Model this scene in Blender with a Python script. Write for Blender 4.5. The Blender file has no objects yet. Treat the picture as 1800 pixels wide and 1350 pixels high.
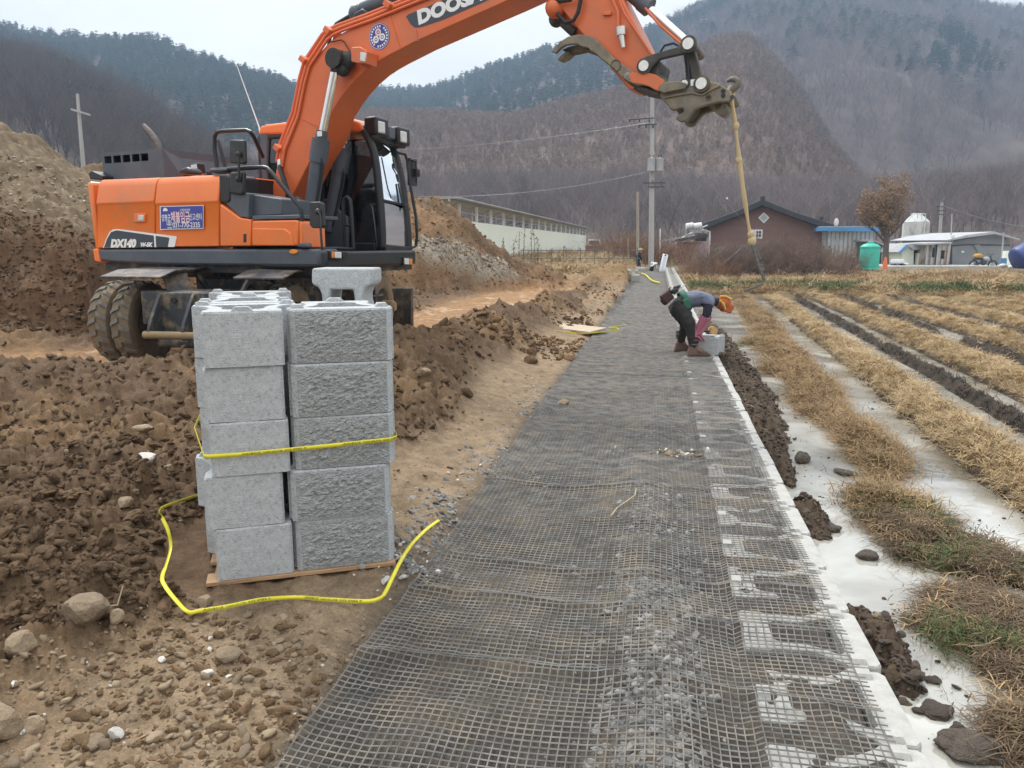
import bpy, bmesh, math, random
import numpy as np
from mathutils import Vector, Matrix, Euler, Quaternion

random.seed(7)
RNG = np.random.default_rng(7)
SC = bpy.context.scene
COL = SC.collection
R = math.radians

# ------------------------------------------------------------------ camera
CAM_Z = 1.6
PITCH = R(10.3)
cam_data = bpy.data.cameras.new('camera')
cam_data.sensor_width = 36.0
cam_data.lens = 27.0
cam_data.clip_start = 0.05
cam_data.clip_end = 6000
cam = bpy.data.objects.new('camera', cam_data)
COL.objects.link(cam)
cam.location = (0, 0, CAM_Z)
cam.rotation_euler = (R(90) - PITCH, 0, 0)
SC.camera = cam

# ------------------------------------------------------------------ light
SKY_GAIN = 1.46
SUN_EL, SUN_AZ = R(52), R(-28)          # azimuth measured from +Y towards +X
world = bpy.data.worlds.new('World')
SC.world = world
world.use_nodes = True
wn, wl = world.node_tree.nodes, world.node_tree.links
wn.clear()
w_out = wn.new('ShaderNodeOutputWorld')
w_bg = wn.new('ShaderNodeBackground')
w_bg.inputs['Strength'].default_value = 0.125
w_sky = wn.new('ShaderNodeTexSky')
w_sky.sky_type = 'NISHITA'
w_sky.sun_disc = False
w_sky.sun_elevation = SUN_EL
w_sky.sun_rotation = SUN_AZ
w_sky.dust_density = 3.0
w_sky.ozone_density = 1.5
w_tc = wn.new('ShaderNodeTexCoord')
w_map = wn.new('ShaderNodeMapping')
w_map.inputs['Scale'].default_value = (1.0, 1.0, 2.2)
w_n1 = wn.new('ShaderNodeTexNoise')
w_n1.inputs['Scale'].default_value = 2.1
w_n1.inputs['Detail'].default_value = 6
w_n1.inputs['Roughness'].default_value = 0.55
w_n1.inputs['Distortion'].default_value = 0.4
w_ramp = wn.new('ShaderNodeValToRGB')
w_ramp.color_ramp.elements[0].position = 0.30
w_ramp.color_ramp.elements[0].color = (7.8, 7.95, 8.05, 1)
w_ramp.color_ramp.elements[1].position = 0.68
w_ramp.color_ramp.elements[1].color = (10.0, 10.1, 10.0, 1)
w_mix = wn.new('ShaderNodeMixRGB')
w_mix.inputs['Fac'].default_value = 0.96
wl.new(w_tc.outputs['Generated'], w_map.inputs['Vector'])
wl.new(w_map.outputs['Vector'], w_n1.inputs['Vector'])
wl.new(w_n1.outputs['Fac'], w_ramp.inputs['Fac'])
wl.new(w_sky.outputs['Color'], w_mix.inputs['Color1'])
wl.new(w_ramp.outputs['Color'], w_mix.inputs['Color2'])
# overcast sky: three times as bright overhead as at the horizon
w_sep = wn.new('ShaderNodeSeparateXYZ')
w_grad = wn.new('ShaderNodeMapRange')
w_grad.inputs['From Min'].default_value = 0.0
w_grad.inputs['From Max'].default_value = 1.0
w_grad.inputs['To Min'].default_value = SKY_GAIN / 3
w_grad.inputs['To Max'].default_value = SKY_GAIN
w_mul = wn.new('ShaderNodeVectorMath')
w_mul.operation = 'SCALE'
wl.new(w_tc.outputs['Generated'], w_sep.inputs[0])
wl.new(w_sep.outputs['Z'], w_grad.inputs['Value'])
wl.new(w_mix.outputs['Color'], w_mul.inputs[0])
wl.new(w_grad.outputs['Result'], w_mul.inputs['Scale'])
wl.new(w_mul.outputs[0], w_bg.inputs['Color'])
wl.new(w_bg.outputs['Background'], w_out.inputs['Surface'])

sun_data = bpy.data.lights.new('sun', 'SUN')
sun_data.energy = 2.4
sun_data.angle = R(12)
sun_data.color = (1.0, 0.97, 0.92)
sun = bpy.data.objects.new('sun', sun_data)
COL.objects.link(sun)
_sd = Vector((math.sin(SUN_AZ) * math.cos(SUN_EL), math.cos(SUN_AZ) * math.cos(SUN_EL), math.sin(SUN_EL)))
sun.rotation_euler = _sd.to_track_quat('Z', 'Y').to_euler()
sun.location = (0, 0, 60)

SC.view_settings.view_transform = 'Standard'
try:
    SC.view_settings.look = 'None'
except Exception:
    pass
SC.view_settings.exposure = 0.45
SC.view_settings.gamma = 1.0
SC.view_settings.use_curve_mapping = False
SC.cycles.max_bounces = 6
SC.cycles.diffuse_bounces = 3
SC.cycles.glossy_bounces = 3
SC.cycles.transparent_max_bounces = 12
SC.cycles.transmission_bounces = 4
SC.cycles.volume_bounces = 0

# ------------------------------------------------------------------ measuring: a point of the place at a given distance
F_PX = 1350.0
_cp, _sp = math.cos(PITCH), math.sin(PITCH)

def ray(px, py):
    u, v = (px - 900) / F_PX, (675 - py) / F_PX
    return Vector((u, _cp + v * _sp, -_sp + v * _cp))

def at(px, py, Y):
    d = ray(px, py)
    return Vector((0, 0, CAM_Z)) + d * (Y / d.y)

def onz(px, py, z=0.0):
    d = ray(px, py)
    return Vector((0, 0, CAM_Z)) + d * ((z - CAM_Z) / d.z)

RA = R(10.7)                              # heading of the strip
RS, RT = Vector((math.sin(RA), math.cos(RA), 0)), Vector((math.cos(RA), -math.sin(RA), 0))

def st(s, t, z=0.0):
    p = RS * s + RT * t
    return Vector((p.x, p.y, z))

def s_at(px, py, z=0.0):
    p = onz(px, py, z)
    return p.dot(RS), p.dot(RT)

# ------------------------------------------------------------------ noise
def _h(ix, iy, seed):
    h = (ix.astype(np.int64) * 374761393 + iy.astype(np.int64) * 668265263 + seed * 1442695041) & 0xFFFFFFFF
    h = ((h ^ (h >> 13)) * 1274126177) & 0xFFFFFFFF
    h = (h ^ (h >> 16)) & 0xFFFFFFFF
    h = (h * 2246822519) & 0xFFFFFFFF
    h = h ^ (h >> 15)
    return (h & 0xFFFFFF) / float(0x1000000)

def vnoise(x, y, seed=0):
    ix, iy = np.floor(x), np.floor(y)
    fx, fy = x - ix, y - iy
    fx, fy = fx * fx * (3 - 2 * fx), fy * fy * (3 - 2 * fy)
    a, b = _h(ix, iy, seed), _h(ix + 1, iy, seed)
    c, d = _h(ix, iy + 1, seed), _h(ix + 1, iy + 1, seed)
    return (a * (1 - fx) + b * fx) * (1 - fy) + (c * (1 - fx) + d * fx) * fy

def fbm(x, y, octs=4, seed=0, gain=0.5):
    s, a, n = 0, 1.0, 0
    for o in range(octs):
        s = s + a * vnoise(x * 2 ** o + 17.3 * o, y * 2 ** o - 9.1 * o, seed + o)
        n += a
        a *= gain
    return s / n

def clods(x, y, size, seed=0, keep=0.8):
    """Rounded lumps: height in 0..1 over a jittered lattice."""
    gx, gy = x / size, y / size
    gx = gx + 0.35 * (vnoise(gx * 2.3, gy * 2.3, seed + 51) - .5)
    gy = gy + 0.35 * (vnoise(gx * 2.3 + 40, gy * 2.3, seed + 52) - .5)
    ix, iy = np.floor(gx), np.floor(gy)
    best = np.zeros_like(gx)
    for dx in (-1, 0, 1):
        for dy in (-1, 0, 1):
            cx, cy = ix + dx, iy + dy
            px, py = cx + _h(cx, cy, seed), cy + _h(cx, cy, seed + 1)
            rr = 0.30 + 0.45 * _h(cx, cy, seed + 2)
            on = _h(cx, cy, seed + 3) < keep
            d2 = ((gx - px) ** 2 + (gy - py) ** 2) / (rr * rr)
            hgt = np.sqrt(np.clip(1 - d2, 0, 1)) * rr * on
            best = np.maximum(best, hgt)
    return best

def sstep(a, b, x):
    t = np.clip((x - a) / (b - a), 0, 1)
    return t * t * (3 - 2 * t)

# ------------------------------------------------------------------ objects
def prop(o, label=None, cat=None, group=None, kind=None):
    if label: o['label'] = label
    if cat: o['category'] = cat
    if group: o['group'] = group
    if kind: o['kind'] = kind
    return o

def thing(name, label, cat, loc=(0, 0, 0), rotz=0.0, group=None):
    o = bpy.data.objects.new(name, None)
    COL.objects.link(o)
    o.location = loc
    o.rotation_euler = (0, 0, rotz)
    o.empty_display_size = 0.2
    return prop(o, label, cat, group)

def link(name, me, parent=None):
    o = bpy.data.objects.new(name, me)
    COL.objects.link(o)
    if parent is not None:
        o.parent = parent
    return o

def copy_tree(o, parent=None):
    c = o.copy()
    COL.objects.link(c)
    c.parent = parent
    for ch in list(o.children):
        copy_tree(ch, c)
    return c

class MB:
    """Collects shapes into one mesh."""
    def __init__(self):
        self.v, self.f, self.m = [], [], []
        self.mi = 0
    def add(self, vs, fs):
        b = len(self.v)
        self.v.extend([tuple(p) for p in vs])
        self.f.extend([tuple(i + b for i in f) for f in fs])
        self.m.extend([self.mi] * len(fs))
        return self
    def box(self, c, s, rot=None):
        c = Vector(c)
        hx, hy, hz = s[0] / 2, s[1] / 2, s[2] / 2
        vs = [Vector((x * hx, y * hy, z * hz)) for z in (-1, 1) for y in (-1, 1) for x in (-1, 1)]
        if rot is not None:
            vs = [rot @ p for p in vs]
        return self.add([c + p for p in vs], [(0, 2, 3, 1), (4, 5, 7, 6), (0, 1, 5, 4), (2, 6, 7, 3), (0, 4, 6, 2), (1, 3, 7, 5)])
    def beam(self, a, b, w, h, up=(0, 0, 1)):
        a, b = Vector(a), Vector(b)
        d = (b - a)
        L = d.length
        x = d.normalized()
        y = Vector(up).cross(x)
        if y.length < 1e-5: y = Vector((0, 1, 0)).cross(x)
        y.normalize()
        z = x.cross(y)
        rot = Matrix((x, y, z)).transposed()
        return self.box((a + b) / 2, (L, w, h), rot)
    def prism(self, pts, a, b, fn):
        """pts: 2D outline (any winding); fn(p, w) -> 3D; swept from w=a to w=b."""
        n = len(pts)
        vs = [fn(p, a) for p in pts] + [fn(p, b) for p in pts]
        fs = [tuple(range(n - 1, -1, -1)), tuple(range(n, 2 * n))]
        fs += [(i, (i + 1) % n, n + (i + 1) % n, n + i) for i in range(n)]
        return self.add(vs, fs)
    def tube(self, pts, r, n=8, caps=True):
        pts = [Vector(p) for p in pts]
        rs = r if hasattr(r, '__len__') else [r] * len(pts)
        vs, fs = [], []
        ref = None
        for i, p in enumerate(pts):
            if i == 0: d = pts[1] - p
            elif i == len(pts) - 1: d = p - pts[i - 1]
            else: d = (pts[i + 1] - p).normalized() + (p - pts[i - 1]).normalized()
            d.normalize()
            if ref is None:
                ref = Vector((0, 0, 1)) if abs(d.z) < 0.9 else Vector((1, 0, 0))
            x = ref - d * ref.dot(d)
            if x.length < 1e-6:
                x = d.orthogonal()
            x.normalize()
            ref = x
            y = d.cross(x)
            for k in range(n):
                a = 2 * math.pi * k / n
                vs.append(p + (x * math.cos(a) + y * math.sin(a)) * rs[i])
        for i in range(len(pts) - 1):
            for k in range(n):
                k2 = (k + 1) % n
                fs.append((i * n + k, i * n + k2, (i + 1) * n + k2, (i + 1) * n + k))
        if caps:
            fs.append(tuple(range(n - 1, -1, -1)))
            fs.append(tuple(range((len(pts) - 1) * n, len(pts) * n)))
        return self.add(vs, fs)
    def lathe(self, prof, n=16, c=(0, 0, 0), axis=None):
        """prof: (radius, height) list; axis: rotation matrix applied to z-up lathe."""
        c = Vector(c)
        vs, fs = [], []
        for (r, h) in prof:
            for k in range(n):
                a = 2 * math.pi * k / n
                p = Vector((r * math.cos(a), r * math.sin(a), h))
                vs.append(c + (axis @ p if axis is not None else p))
        for i in range(len(prof) - 1):
            for k in range(n):
                k2 = (k + 1) % n
                fs.append((i * n + k, i * n + k2, (i + 1) * n + k2, (i + 1) * n + k))
        fs.append(tuple(range(n - 1, -1, -1)))
        fs.append(tuple(range((len(prof) - 1) * n, len(prof) * n)))
        return self.add(vs, fs)
    def ball(self, c, r, n=10, sc=(1, 1, 1)):
        prof = [(max(1e-4, math.sin(math.pi * i / n)) , -math.cos(math.pi * i / n)) for i in range(n + 1)]
        c = Vector(c)
        vs, fs = [], []
        m = n + 4
        for (rr, h) in prof:
            for k in range(m):
                a = 2 * math.pi * k / m
                vs.append(c + Vector((rr * math.cos(a) * r * sc[0], rr * math.sin(a) * r * sc[1], h * r * sc[2])))
        for i in range(n):
            for k in range(m):
                k2 = (k + 1) % m
                fs.append((i * m + k, i * m + k2, (i + 1) * m + k2, (i + 1) * m + k))
        return self.add(vs, fs)
    def quad(self, a, b, c, d):
        return self.add([a, b, c, d], [(0, 1, 2, 3)])
    def rod(self, a, b, r0, r1=None, n=12):
        return self.tube([a, b], [r0, r0 if r1 is None else r1], n)
    def mesh(self, name, mat, smooth=False, fixn=True):
        me = bpy.data.meshes.new(name)
        me.from_pydata(self.v, [], self.f)
        for m in (mat if isinstance(mat, (list, tuple)) else [mat]):
            me.materials.append(m)
        if any(self.m):
            me.polygons.foreach_set('material_index', self.m)
        if fixn:
            bm = bmesh.new()
            bm.from_mesh(me)
            bmesh.ops.recalc_face_normals(bm, faces=bm.faces)
            bm.to_mesh(me)
            bm.free()
        if smooth:
            me.polygons.foreach_set('use_smooth', [True] * len(me.polygons))
            if smooth != 'all':
                try:
                    me.set_sharp_from_angle(angle=R(40))
                except Exception:
                    pass
        me.update()
        return me
    def build(self, name, mat, parent=None, smooth=False, bevel=0.0, off=None, seg=2, fixn=True):
        if off is not None:
            off = Vector(off)
            self.v = [tuple(Vector(p) - off) for p in self.v]
        o = link(name, self.mesh(name, mat, smooth, fixn), parent)
        if bevel:
            mod = o.modifiers.new('bevel', 'BEVEL')
            mod.width = bevel
            mod.segments = seg
            mod.limit_method = 'ANGLE'
            mod.angle_limit = R(35)
            mod.harden_normals = False
            me = o.data
            me.polygons.foreach_set('use_smooth', [True] * len(me.polygons))
            try:
                me.set_sharp_from_angle(angle=R(35))
            except Exception:
                pass
        return o

def np_mesh(name, verts, faces, mat=None, smooth=False):
    """verts (n,3) array, faces (m,3|4) int array."""
    verts = np.asarray(verts, np.float32)
    faces = np.asarray(faces, np.int32)
    me = bpy.data.meshes.new(name)
    k = faces.shape[1]
    me.vertices.add(len(verts))
    me.vertices.foreach_set('co', verts.ravel())
    me.loops.add(faces.size)
    me.loops.foreach_set('vertex_index', faces.ravel())
    me.polygons.add(len(faces))
    me.polygons.foreach_set('loop_start', np.arange(0, faces.size, k, dtype=np.int32))
    if smooth:
        me.polygons.foreach_set('use_smooth', np.ones(len(faces), bool))
    me.update(calc_edges=True)
    me.validate()
    if mat: me.materials.append(mat)
    return me

# ------------------------------------------------------------------ materials
def mat(name, c1, c2=None, rough=0.8, scale=6.0, detail=5, bump=0.0, bscale=60.0, metal=0.0, spec=0.5,
        dirt=None, dscale=3.0, damt=0.4, contrast=0.18, coat=0.0, rvar=0.0, stretch=None, instance_var=0.0, tex='Object', ior=None, subs=0.0):
    """Principled surface: two-tone noise colour, optional dirt patches, fine relief."""
    m = bpy.data.materials.new(name)
    m.use_nodes = True
    nt = m.node_tree
    N, L = nt.nodes, nt.links
    N.clear()
    out = N.new('ShaderNodeOutputMaterial')
    b = N.new('ShaderNodeBsdfPrincipled')
    L.new(b.outputs[0], out.inputs[0])
    tc = N.new('ShaderNodeTexCoord')
    vec = tc.outputs[tex]
    if stretch:
        mp = N.new('ShaderNodeMapping')
        mp.inputs['Scale'].default_value = stretch
        L.new(vec, mp.inputs['Vector'])
        vec = mp.outputs['Vector']
    if c2 is None:
        c2 = tuple(max(0, x * (1 - contrast)) for x in c1)
        c1 = tuple(min(1, x * (1 + contrast)) for x in c1)
    n1 = N.new('ShaderNodeTexNoise')
    n1.inputs['Scale'].default_value = scale
    n1.inputs['Detail'].default_value = detail
    n1.inputs['Roughness'].default_value = 0.65
    L.new(vec, n1.inputs['Vector'])
    rp = N.new('ShaderNodeValToRGB')
    rp.color_ramp.elements[0].position = 0.33
    rp.color_ramp.elements[1].position = 0.67
    rp.color_ramp.elements[0].color = (*c1, 1)
    rp.color_ramp.elements[1].color = (*c2, 1)
    L.new(n1.outputs['Fac'], rp.inputs['Fac'])
    col = rp.outputs['Color']
    if dirt:
        n2 = N.new('ShaderNodeTexNoise')
        n2.inputs['Scale'].default_value = dscale
        n2.inputs['Detail'].default_value = 8
        n2.inputs['Roughness'].default_value = 0.7
        L.new(vec, n2.inputs['Vector'])
        r2 = N.new('ShaderNodeValToRGB')
        r2.color_ramp.elements[0].position = 0.62 - 0.3 * damt
        r2.color_ramp.elements[1].position = 0.80 - 0.3 * damt
        L.new(n2.outputs['Fac'], r2.inputs['Fac'])
        mx = N.new('ShaderNodeMixRGB')
        mx.inputs['Color2'].default_value = (*dirt, 1)
        ml = N.new('ShaderNodeMath')
        ml.operation = 'MULTIPLY'
        ml.inputs[1].default_value = min(1.0, damt * 1.6)
        L.new(r2.outputs['Color'], ml.inputs[0])
        L.new(ml.outputs[0], mx.inputs['Fac'])
        L.new(col, mx.inputs['Color1'])
        col = mx.outputs['Color']
    if instance_var:
        oi = N.new('ShaderNodeObjectInfo')
        mr = N.new('ShaderNodeMapRange')
        mr.inputs['To Min'].default_value = 1 - instance_var
        mr.inputs['To Max'].default_value = 1 + instance_var
        L.new(oi.outputs['Random'], mr.inputs['Value'])
        hs = N.new('ShaderNodeHueSaturation')
        L.new(mr.outputs['Result'], hs.inputs['Value'])
        L.new(col, hs.inputs['Color'])
        col = hs.outputs['Color']
    L.new(col, b.inputs['Base Color'])
    b.inputs['Roughness'].default_value = rough
    if rvar:
        mr = N.new('ShaderNodeMapRange')
        mr.inputs['To Min'].default_value = max(0.02, rough - rvar)
        mr.inputs['To Max'].default_value = min(1, rough + rvar)
        L.new(n1.outputs['Fac'], mr.inputs['Value'])
        L.new(mr.outputs['Result'], b.inputs['Roughness'])
    b.inputs['Metallic'].default_value = metal
    b.inputs['Specular IOR Level'].default_value = spec
    if ior: b.inputs['IOR'].default_value = ior
    if coat:
        b.inputs['Coat Weight'].default_value = coat
        b.inputs['Coat Roughness'].default_value = 0.12
    if bump:
        n3 = N.new('ShaderNodeTexNoise')
        n3.inputs['Scale'].default_value = bscale
        n3.inputs['Detail'].default_value = 4
        L.new(vec, n3.inputs['Vector'])
        bp = N.new('ShaderNodeBump')
        bp.inputs['Strength'].default_value = min(1, bump)
        bp.inputs['Distance'].default_value = 0.02 * max(1, bump)
        L.new(n3.outputs['Fac'], bp.inputs['Height'])
        L.new(bp.outputs['Normal'], b.inputs['Normal'])
    return m

def glass_mat(name, tint, gloss=0.35, rough=0.03):
    m = bpy.data.materials.new(name)
    m.use_nodes = True
    N, L = m.node_tree.nodes, m.node_tree.links
    N.clear()
    out = N.new('ShaderNodeOutputMaterial')
    tr = N.new('ShaderNodeBsdfTransparent')
    tr.inputs['Color'].default_value = (*tint, 1)
    gl = N.new('ShaderNodeBsdfGlossy')
    gl.inputs['Roughness'].default_value = rough
    gl.inputs['Color'].default_value = (0.95, 0.97, 0.97, 1)
    fr = N.new('ShaderNodeFresnel')
    fr.inputs['IOR'].default_value = 1.5
    ad = N.new('ShaderNodeMath')
    ad.operation = 'ADD'
    ad.use_clamp = True
    ad.inputs[1].default_value = gloss
    mx = N.new('ShaderNodeMixShader')
    L.new(fr.outputs[0], ad.inputs[0])
    L.new(ad.outputs[0], mx.inputs['Fac'])
    L.new(tr.outputs[0], mx.inputs[1])
    L.new(gl.outputs[0], mx.inputs[2])
    L.new(mx.outputs[0], out.inputs[0])
    return m

def lettering(name, text, size, m, parent, fn, shear=0.0, bold=0.0, align='CENTER', squeeze=1.0, depth=0.0):
    """Writing as flat geometry; fn maps (x, y) of the text plane to 3D."""
    cu = bpy.data.curves.new('lettering', 'FONT')
    cu.body = text
    cu.size = size
    cu.shear = shear
    cu.offset = bold * size
    cu.align_x = align
    cu.align_y = 'CENTER'
    cu.resolution_u = 3
    to = bpy.data.objects.new('lettering', cu)
    COL.objects.link(to)
    dg = bpy.context.evaluated_depsgraph_get()
    dg.update()
    me = bpy.data.meshes.new_from_object(to.evaluated_get(dg), depsgraph=dg)
    COL.objects.unlink(to)
    bpy.data.objects.remove(to)
    for v in me.vertices:
        v.co = Vector(fn(v.co.x * squeeze, v.co.y))
    me.materials.clear()
    me.materials.append(m)
    return link(name, me, parent)

def scatter(name, pts, rots, scales, idx, protos, label=None, cat=None):
    """One stuff object: copies of the proto meshes on points."""
    me = bpy.data.meshes.new(name)
    pts = np.asarray(pts, np.float32)
    me.vertices.add(len(pts))
    me.vertices.foreach_set('co', pts.ravel())
    a = me.attributes.new('rot', 'FLOAT_VECTOR', 'POINT')
    a.data.foreach_set('vector', np.asarray(rots, np.float32).ravel())
    a = me.attributes.new('scl', 'FLOAT_VECTOR', 'POINT')
    a.data.foreach_set('vector', np.asarray(scales, np.float32).ravel())
    a = me.attributes.new('idx', 'INT', 'POINT')
    a.data.foreach_set('value', np.asarray(idx, np.int32))
    o = link(name, me)
    pc = bpy.data.collections.new(name + '_kinds')
    for i, p in enumerate(protos):
        po = bpy.data.objects.new('kind_%02d' % i, p)
        pc.objects.link(po)
    ng = bpy.data.node_groups.new(name, 'GeometryNodeTree')
    ng.interface.new_socket('Geometry', in_out='INPUT', socket_type='NodeSocketGeometry')
    ng.interface.new_socket('Geometry', in_out='OUTPUT', socket_type='NodeSocketGeometry')
    N, L = ng.nodes, ng.links
    gi, go = N.new('NodeGroupInput'), N.new('NodeGroupOutput')
    ci = N.new('GeometryNodeCollectionInfo')
    ci.inputs['Collection'].default_value = pc
    ci.inputs['Separate Children'].default_value = True
    ci.inputs['Reset Children'].default_value = True
    ip = N.new('GeometryNodeInstanceOnPoints')
    ip.inputs['Pick Instance'].default_value = True
    def named(nm, dt):
        n = N.new('GeometryNodeInputNamedAttribute')
        n.data_type = dt
        n.inputs['Name'].default_value = nm
        return n.outputs['Attribute']
    er = N.new('FunctionNodeEulerToRotation')
    L.new(named('rot', 'FLOAT_VECTOR'), er.inputs[0])
    L.new(er.outputs[0], ip.inputs['Rotation'])
    L.new(named('scl', 'FLOAT_VECTOR'), ip.inputs['Scale'])
    L.new(named('idx', 'INT'), ip.inputs['Instance Index'])
    L.new(gi.outputs[0], ip.inputs['Points'])
    L.new(ci.outputs[0], ip.inputs['Instance'])
    L.new(ip.outputs[0], go.inputs[0])
    md = o.modifiers.new('scatter', 'NODES')
    md.node_group = ng
    prop(o, label, cat, kind='stuff')
    return o

def clod_mesh(name, m, seed, sub=3):
    bm = bmesh.new()
    bmesh.ops.create_icosphere(bm, subdivisions=sub, radius=1.0)
    rnd = random.Random(seed)
    rv = lambda: Vector((rnd.gauss(0, 1), rnd.gauss(0, 1), rnd.gauss(0, 1))).normalized()
    bumps = [(rv(), rnd.uniform(.55, .9), rnd.uniform(.15, .55)) for _ in range(26)]
    fine = [(rv(), rnd.uniform(.88, .97), rnd.uniform(.5, 1.3)) for _ in range(60)]
    ax = Vector((rnd.uniform(.8, 1.3), rnd.uniform(.7, 1.1), rnd.uniform(.55, .9)))
    for v in bm.verts:
        p = v.co.normalized()
        r = .72
        for d, c, a in bumps: r += a * max(0, p.dot(d) - c)
        for d, c, a in fine: r += a * max(0, p.dot(d) - c)
        r += rnd.uniform(-.03, .03)
        v.co = Vector((p.x * ax.x, p.y * ax.y, p.z * ax.z)) * r
    me = bpy.data.meshes.new(name)
    bm.to_mesh(me)
    bm.free()
    me.materials.append(m)
    return me

def rock_mesh(name, m, seed, sub=2, flat=0.7, rough=0.28, smooth=False):
    bm = bmesh.new()
    bmesh.ops.create_icosphere(bm, subdivisions=sub, radius=1.0)
    rnd = random.Random(seed)
    planes = [Vector((rnd.gauss(0, 1), rnd.gauss(0, 1), rnd.gauss(0, 1))).normalized() for _ in range(9)]
    dist = [rnd.uniform(0.55, 0.9) for _ in planes]
    ax = Vector((rnd.uniform(.8, 1.25), rnd.uniform(.75, 1.1), flat))
    for v in bm.verts:
        p = v.co.copy()
        for n, d in zip(planes, dist):
            k = p.dot(n)
            if k > d:
                p -= n * (k - d) * 0.9
        p *= 1 + rnd.uniform(-rough, rough) * 0.25
        v.co = Vector((p.x * ax.x, p.y * ax.y, p.z * ax.z))
    me = bpy.data.meshes.new(name)
    bm.to_mesh(me)
    bm.free()
    me.materials.append(m)
    if smooth: me.polygons.foreach_set('use_smooth', [True] * len(me.polygons))
    return me
# ================================================================== GROUND
SEG = lambda x, y, ax, ay, bx, by: (lambda k: np.hypot(x - (ax + k * (bx - ax)), y - (ay + k * (by - ay))))(
    np.clip(((x - ax) * (bx - ax) + (y - ay) * (by - ay)) / ((bx - ax) ** 2 + (by - ay) ** 2), 0, 1))

TRACK = [(-14, 8.7), (-9, 9.0), (-6, 9.5), (-3.6, 10.7), (-2.1, 12.6), (-1.35, 15.5), (-.35, 19.5), (1.0, 26), (2.6, 36)]

def track_dist(x, y):
    d = np.full_like(x, 1e9)
    for (a, b) in zip(TRACK[:-1], TRACK[1:]):
        d = np.minimum(d, SEG(x, y, a[0], a[1], b[0], b[1]))
    return d

_CREST = [(-700, 150), (-300, 175), (0, 206), (80, 238), (160, 284), (260, 296), (340, 300), (450, 322), (600, 345), (700, 346), (728, 343), (770, 349),
          (800, 366), (830, 392), (856, 420), (890, 442), (930, 460), (980, 474), (1040, 482)]
_CX = np.array([c[0] for c in _CREST], float)
_YC = lambda az: 19.0 + 8.0 * np.clip((az - 560) / 150, 0, 1)
_CZ = np.array([at(c[0], c[1], float(_YC(c[0]))).z for c in _CREST])
_FX = np.array([-700, 0, 150, 230, 400, 700, 800, 900, 1000.])
_FY = np.array([10.6, 11.2, 11.4, 13.2, 14.6, 21.0, 22.4, 25.0, 26.])
_G0, _G1 = at(742, 430, 23.2), at(884, 503, 25.5)
HEAPS = [(at(1096, 468, 32), 1.2, .62), (at(1062, 485, 29), 1.0, .36), (at(1020, 492, 30), 1.0, .25), (at(1112, 505, 23), .7, .20),
         (at(975, 480, 31), 1.6, .30), (at(1080, 505, 21.5), .7, .22), (at(1040, 512, 19), .8, .16)]
RIDGES = [(2.87, .25, .23), (4.40, .30, .25), (5.92, .32, .25), (7.4, .36, .25), (8.8, .5, .28), (10.3, .5, .28), (11.8, .5, .28), (13.3, .5, .26)]
STUBBLE = [(3.62, .10, .17), (5.2, .10, .16), (6.62, .1, .12)]
MATS = [(3.62, 1.62, .52, .36), (3.3, 1.9, .5, .4), (4.62, 1.72, .42, .30), (5.25, 1.62, .60, .28), (4.35, 2.02, .25, .18), (2.78, 1.42, .16, .14)]
BARS = [(3.38, 1.01, .42, .13), (5.08, 1.03, .36, .12), (6.1, 1.02, .4, .1)]
WATER_Z = -.17

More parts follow.
